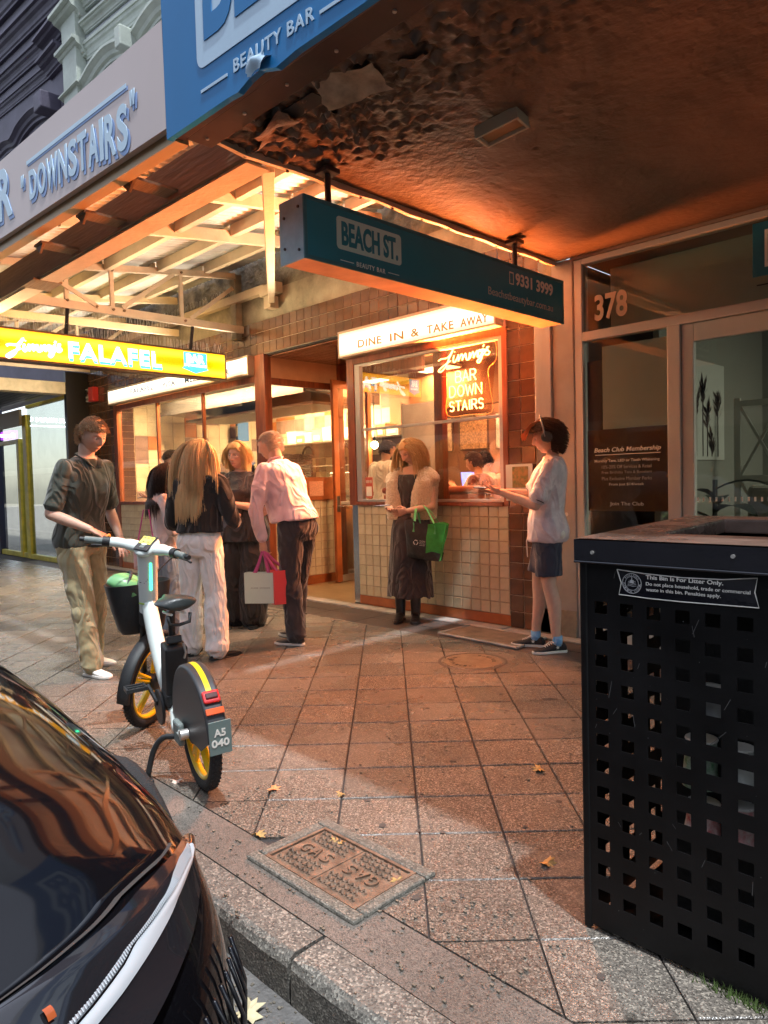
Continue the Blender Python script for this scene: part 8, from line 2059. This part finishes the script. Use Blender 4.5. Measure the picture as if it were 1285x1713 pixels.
# rubbish showing through the holes
def rub(nm, label, x0, x1, z0, z1, c, cat, y=1.872, c2=None):
    e_ = emp(nm, ((x0+x1)/2, y, z0), label, cat)
    mk('wrapper', MB().cyl(((x0+x1)/2, y, z0), ((x0+x1)/2, y+.01, z1), (x1-x0)/2, (x1-x0)*.42, n=16), mat(nm+'_m%d' % int(z0*1000), c, .45, col2=c2, vscale=40), e_, smooth='auto')
    mk('lid', MB().cyl(((x0+x1)/2, y+.01, z1), ((x0+x1)/2, y+.01, z1+.006), (x1-x0)*.46, n=16), M_WHITEP, e_, bevel=.002)
rub('drink_can', 'red and white can showing through the middle holes of the bin', -.775, -.685, .36, .43, (.50, .03, .04), 'can', c2=(.7, .65, .6))
rub('takeaway_cup', 'white cup with green print behind the middle holes of the bin', -.78, -.69, .48, .60, (.60, .62, .56), 'cup', c2=(.05, .22, .07))
rub('takeaway_tub', 'clear tub with a white lid wedged high behind the middle bin holes', -.76, -.67, .66, .74, (.25, .25, .24), 'tub')
rub('snack_packet', 'red packet pressed against the right middle holes of the bin', -.67, -.60, .36, .45, (.5, .03, .05), 'packet', c2=(.6, .55, .5))
rub('paper_cup', 'pale paper cup behind the right middle holes of the bin', -.68, -.60, .50, .60, (.6, .62, .58), 'cup')
gm = MB(); rr = random.Random(6)
for i in range(160):
    x = -.62+rr.gauss(0, .045); y = 1.79+rr.uniform(-.012, .02); a = rr.uniform(0, 6.28); h_ = rr.uniform(.01, .03)
    gm.add([(x, y, 0), (x+.004, y, 0), (x+.01*math.cos(a), y+.01*math.sin(a), h_)], [(0, 1, 2)])
mk('moss_tuft', gm, mat('moss', (.06, .10, .02), .9), kind='stuff', label='small tuft of moss growing along the foot of the litter bin', cat='moss')

# ================================================================ PARKED CAR
car = emp('parked_car', (-2.6, -.02, ROAD_Z), 'glossy black car parked at the kerb, its front corner filling the lower left', 'car')
M_CAR = mat('car_black', (.003, .003, .004), .05, spec=.42)
M_CARB = mat('bumper_black', (.006, .006, .008), .22, coat=.6)
# stations along the outline: (sill, bumper, lamp foot, shoulder, spine)
ST_ = [  # x,y at each level            z of shoulder, spine x, spine z
 ((-4.6, .85), (-4.6, .88), (-4.6, .87), (-4.6, .80, .80), (-4.6, .90)),
 ((-3.4, .86), (-3.4, .89), (-3.4, .875), (-3.4, .80, .775), (-3.4, .87)),
 ((-2.8, .86), (-2.8, .885), (-2.8, .875), (-2.8, .80, .735), (-2.8, .83)),
 ((-2.3, .86), (-2.3, .885), (-2.3, .87), (-2.3, .80, .695), (-2.3, .785)),
 ((-1.9, .855), (-1.9, .88), (-1.9, .865), (-1.9, .80, .640), (-1.95, .730)),
 ((-1.66, .845), (-1.66, .870), (-1.66, .85), (-1.66, .798, .597), (-1.72, .700)),
 ((-1.46, .82), (-1.46, .850), (-1.47, .825), (-1.49, .785, .558), (-1.58, .655)),
 ((-1.31, .775), (-1.30, .815), (-1.32, .785), (-1.37, .745, .540), (-1.47, .615)),
 ((-1.21, .71), (-1.195, .755), (-1.21, .725), (-1.30, .68, .530), (-1.39, .575)),
 ((-1.12, .62), (-1.10, .665), (-1.115, .635), (-1.235, .59, .520), (-1.32, .548)),
 ((-1.03, .49), (-1.01, .53), (-1.025, .505), (-1.19, .46, .515), (-1.26, .530)),
 ((-.955, .32), (-.93, .35), (-.945, .335), (-1.16, .30, .512), (-1.21, .520)),
 ((-.92, .14), (-.89, .15), (-.905, .145), (-1.14, .13, .510), (-1.17, .515)),
 ((-.91, -.02), (-.88, -.02), (-.895, -.02), (-1.135, -.02, .510), (-1.14, .512))]
def station(u):
    """interpolated control points along the outline"""
    k = int(min(len(ST_)-1.001, max(0, u))); t = u-k; q = [ST_[min(len(ST_)-1, max(0, k+i))] for i in (-1, 0, 1, 2)]
    def cr(a): return [0.5*((2*a[1][i])+(-a[0][i]+a[2][i])*t+(2*a[0][i]-5*a[1][i]+4*a[2][i]-a[3][i])*t*t+(-a[0][i]+3*a[1][i]-3*a[2][i]+a[3][i])*t**3) for i in range(len(a[0]))]
    return [cr([s[j] for s in q]) for j in range(5)]
def column(u):
    s0, s1, s2, s3, s4 = station(u)
    sx, sz = s4; T = Vector(s3); C = Vector((sx, -.02, sz))
    pts = [Vector((s0[0], s0[1], -.02)), Vector((s1[0], s1[1], .12)), Vector((s1[0], s1[1], .27)), Vector((s2[0], s2[1], .42)), Vector(((s2[0]*.55+T.x*.45), (s2[1]*.55+T.y*.45), T.z-.07)), Vector((s2[0]*.15+T.x*.85, s2[1]*.15+T.y*.85, T.z-.018)), T]
    for t in (.08, .22, .45, .7, 1.0):
        q = T.lerp(C, t); q.z = T.z+(C.z-T.z)*(1-(1-t)**1.9)
        pts.append(q)
    return pts
NU = 78; cols = [column(13*i/(NU-1)) for i in range(NU)]
def body_mesh(mirror):
    v = []; f = []; K = len(cols[0])
    for c in cols:
        for p in c: v.append((p.x, p.y if not mirror else -.04-p.y, p.z))
    for i in range(NU-1):
        for j in range(K-1):
            q = (i*K+j, i*K+j+1, (i+1)*K+j+1, (i+1)*K+j); f.append(q[::-1] if not mirror else q)
    return v, f
b = MB(); b.add(*body_mesh(False)); b.add(*body_mesh(True))
import bmesh
me = b.mesh('body'); bm_ = bmesh.new(); bm_.from_mesh(me); bmesh.ops.remove_doubles(bm_, verts=bm_.verts, dist=.0008); bmesh.ops.recalc_face_normals(bm_, faces=bm_.faces); bm_.to_mesh(me); bm_.free()
o_ = mk('body', me, M_CAR, car, smooth=True); sm2 = o_.modifiers.new('sm', 'SMOOTH'); sm2.factor = .5; sm2.iterations = 16; ss = o_.modifiers.new('s', 'SUBSURF'); ss.levels = ss.render_levels = 1
def on_body(u, w, lift=.004):
    """point on the body side: w 0 at the lamp foot (z .42) .. 1 at the shoulder"""
    def P(u_, w_):
        c = column(u_); seg = c[3:10]; x = w_*3; k = int(min(5.999, max(0, x))); t = x-k
        return seg[k].lerp(seg[k+1], t)
    p = P(u, w); a = P(min(12.99, u+.05), w)-P(max(0, u-.05), w); b_ = P(u, w+.02)-P(u, w-.02); n_ = a.cross(b_).normalized()
    if n_.x < 0 and n_.y < 0 or n_.x < -.2: n_ = -n_
    if n_.dot(Vector((1, .6, .3))) < 0: n_ = -n_
    return p+n_*lift
def band(name, u0, u1, w0, w1, m_, nu=46, nw=5, lift=.004, parent=None, mirror=False, **k):
    v = []; f = []
    for i in range(nu+1):
        t = i/nu; u = u0+(u1-u0)*t; a = w0(t) if callable(w0) else w0; c = w1(t) if callable(w1) else w1
        for j in range(nw+1):
            p = on_body(u, a+(c-a)*j/nw, lift+.0035*math.sin(math.pi*j/nw)); v.append((p.x, p.y if not mirror else -.04-p.y, p.z))
    for i in range(nu):
        for j in range(nw): f.append((i*(nw+1)+j, i*(nw+1)+j+1, (i+1)*(nw+1)+j+1, (i+1)*(nw+1)+j))
    return mk(name, MB().add(v, f), m_, parent or car, smooth=True, **k)
M_LAMP = mat('lamp_glass', (.01, .01, .012), .05, coat=1.0); M_DRL = mat('light_guide', (.36, .38, .40), .25, coat=.6, var=.05); M_DRL2 = mat('ribbed_guide', (.22, .23, .25), .35, coat=.5)
wo = lambda u: float(np.interp(u, [7.2, 7.6, 8.3, 9.1, 10, 10.8, 11.9], [1.0, .80, .70, .60, .47, .38, .25]))
wi = lambda u: float(np.interp(u, [7.2, 7.8, 8.9, 9.4, 9.8, 10.3, 10.8, 11.9], [1.04, 1.06, .97, .80, .66, .57, .50, .38]))
wg = lambda u: float(np.interp(u, [5.8, 6.9, 8.4, 9.5, 10.3, 11, 13], [.75, 1.2, 1.48, 1.54, 1.54, 1.5, 1.45]))
U = lambda a, b, fn: (lambda t: fn(a+(b-a)*t))
for mir in (False, True):
    hl_ = band('headlight', 6.8, 11.9, U(6.8, 11.9, lambda u: wo(u)-.30), U(6.8, 11.9, lambda u: wg(u)-.10), M_LAMP, lift=.003, nw=12, mirror=mir)
    mid = lambda u: wo(u)+(wi(u)-wo(u))*.64
    band('light_guide', 7.25, 11.8, U(7.25, 11.8, wo), U(7.25, 11.8, mid), M_DRL, lift=.010, parent=hl_, mirror=mir)
    band('ribbed_guide', 7.25, 11.8, U(7.25, 11.8, lambda u: mid(u)+.015), U(7.25, 11.8, wi), M_DRL2, lift=.010, parent=hl_, mirror=mir)
    rb = MB()
    for i in range(130):
        u = 7.3+4.45*(i+.5)/130; a = on_body(u, mid(u)+.02, .0165); c = on_body(u, wi(u), .0165)
        if mir: a.y = -.04-a.y; c.y = -.04-c.y
        rb.tube([a, c], .0013, 4)
    mk('ribs', rb, M_DRL, hl_, kind='stuff')
    band('bonnet_gap', 7.0, 12.9, U(7.0, 12.9, wg), U(7.0, 12.9, lambda u: wg(u)+.045), M_JOINT, lift=.003, nw=1, mirror=mir)
    band('bonnet_edge', 7.2, 12.9, U(7.2, 12.9, lambda u: wg(u)+.05), U(7.2, 12.9, lambda u: wg(u)+.16), M_CAR, lift=.0025, nw=4, mirror=mir)
    band('indicator', 10.62, 10.70, lambda t: .60, lambda t: .68, mat('amber_lens_%d' % mir, (.32, .07, .02), .2, coat=.8), lift=.012, nw=3, nu=6, parent=hl_, mirror=mir)
# bumper vents: slats near the corner
def low(u, z, lift=.006):
    c = column(u); zs = [p.z for p in c[:4]]; k = 0
    while k < 2 and z > zs[k+1]: k += 1
    t = (z-zs[k])/(zs[k+1]-zs[k]); p = c[k].lerp(c[k+1], t); q = column(min(12.9, u+.05)); r_ = column(max(0, u-.05)); a = q[1]-r_[1]; n_ = Vector((-a.y, a.x, 0)).normalized()
    if n_.dot(Vector((1, .7, 0))) < 0: n_ = -n_
    return p+n_*lift
vt = MB()
for i in range(7):
    u = 7.3+.28*i; vt.tube([low(u+.35, .38, -.001), low(u+.15, .27, .0), low(u, .10, -.001)], .005, 6)
mk('vent_slats', vt, M_CARB, car, smooth=True)
vt = MB().tube([low(9.6, .40, .006), low(9.9, .28, .008), low(10.0, .1, .006)], .012, 6).tube([low(7.2, .07, .006), low(8.6, .08, .008), low(10.2, .07, .006), low(12.5, .07, .006)], .014, 6)
mk('intake_trim', vt, M_CARB, car, smooth=True)
gb = MB()
for z in (.16, .21, .26, .31, .36): gb.tube([low(10.3+.1*k, z, .005) for k in range(26)], .006, 5)
mk('grille_bars', gb, M_CARB, car, smooth=True)
# windscreen, roof, wheels and mirrors complete the car
M_WS = mat('windscreen', (.01, .012, .014), .03, coat=1)
prof = [(-2.95, .83), (-3.6, 1.27), (-4.4, 1.36), (-5.4, 1.30), (-6.0, 1.0)]
v = []; f = []
for x, z in prof:
    for y, dz in ((-.84, -.42 if z > 1 else -.06), (-.66, -.03), (-.3, .0), (.26, .0), (.62, -.03), (.80, -.42 if z > 1 else -.06)): v.append((x, y, z+dz))
for i in range(4):
    for j in range(5): f.append((i*6+j, (i+1)*6+j, (i+1)*6+j+1, i*6+j+1))
mk('windscreen', MB().add(v, f[:5]), M_WS, car, smooth=True); mk('roof', MB().add(v, f[5:]), M_CAR, car, smooth=True)
mk('rear_body', MB().box(-6.2, -4.6, -.90, .86, -.02, .80).box(-5.9, -4.6, -.84, .80, .80, .92), M_CAR, car, bevel=.06, seg=3)
for x in (-1.95, -4.9):
    for y in (.80, -.84):
        w = mk('wheel', MB().cyl((x, y-.10, .20), (x, y+.09, .20), .33, n=36), M_TYRE, car, smooth='auto', bevel=.02)
        sp_ = MB().cyl((x, y+(.092 if y > 0 else -.112), .20), (x, y+(.094 if y > 0 else -.114), .20), .22, n=30)
        mk('rim', sp_, M_ALU, w)
for s_ in (1, -1):
    y = .88 if s_ > 0 else -.92; mk('wing_mirror', MB().sphere((-3.85, y+s_*.06, .98), (.07, .11, .07), 14, 10), M_CAR, car, smooth=True)
mk('number_plate', MB().box(-.885, -.875, -.20, .16, .22, .32), M_WHITEP, car, bevel=.003)
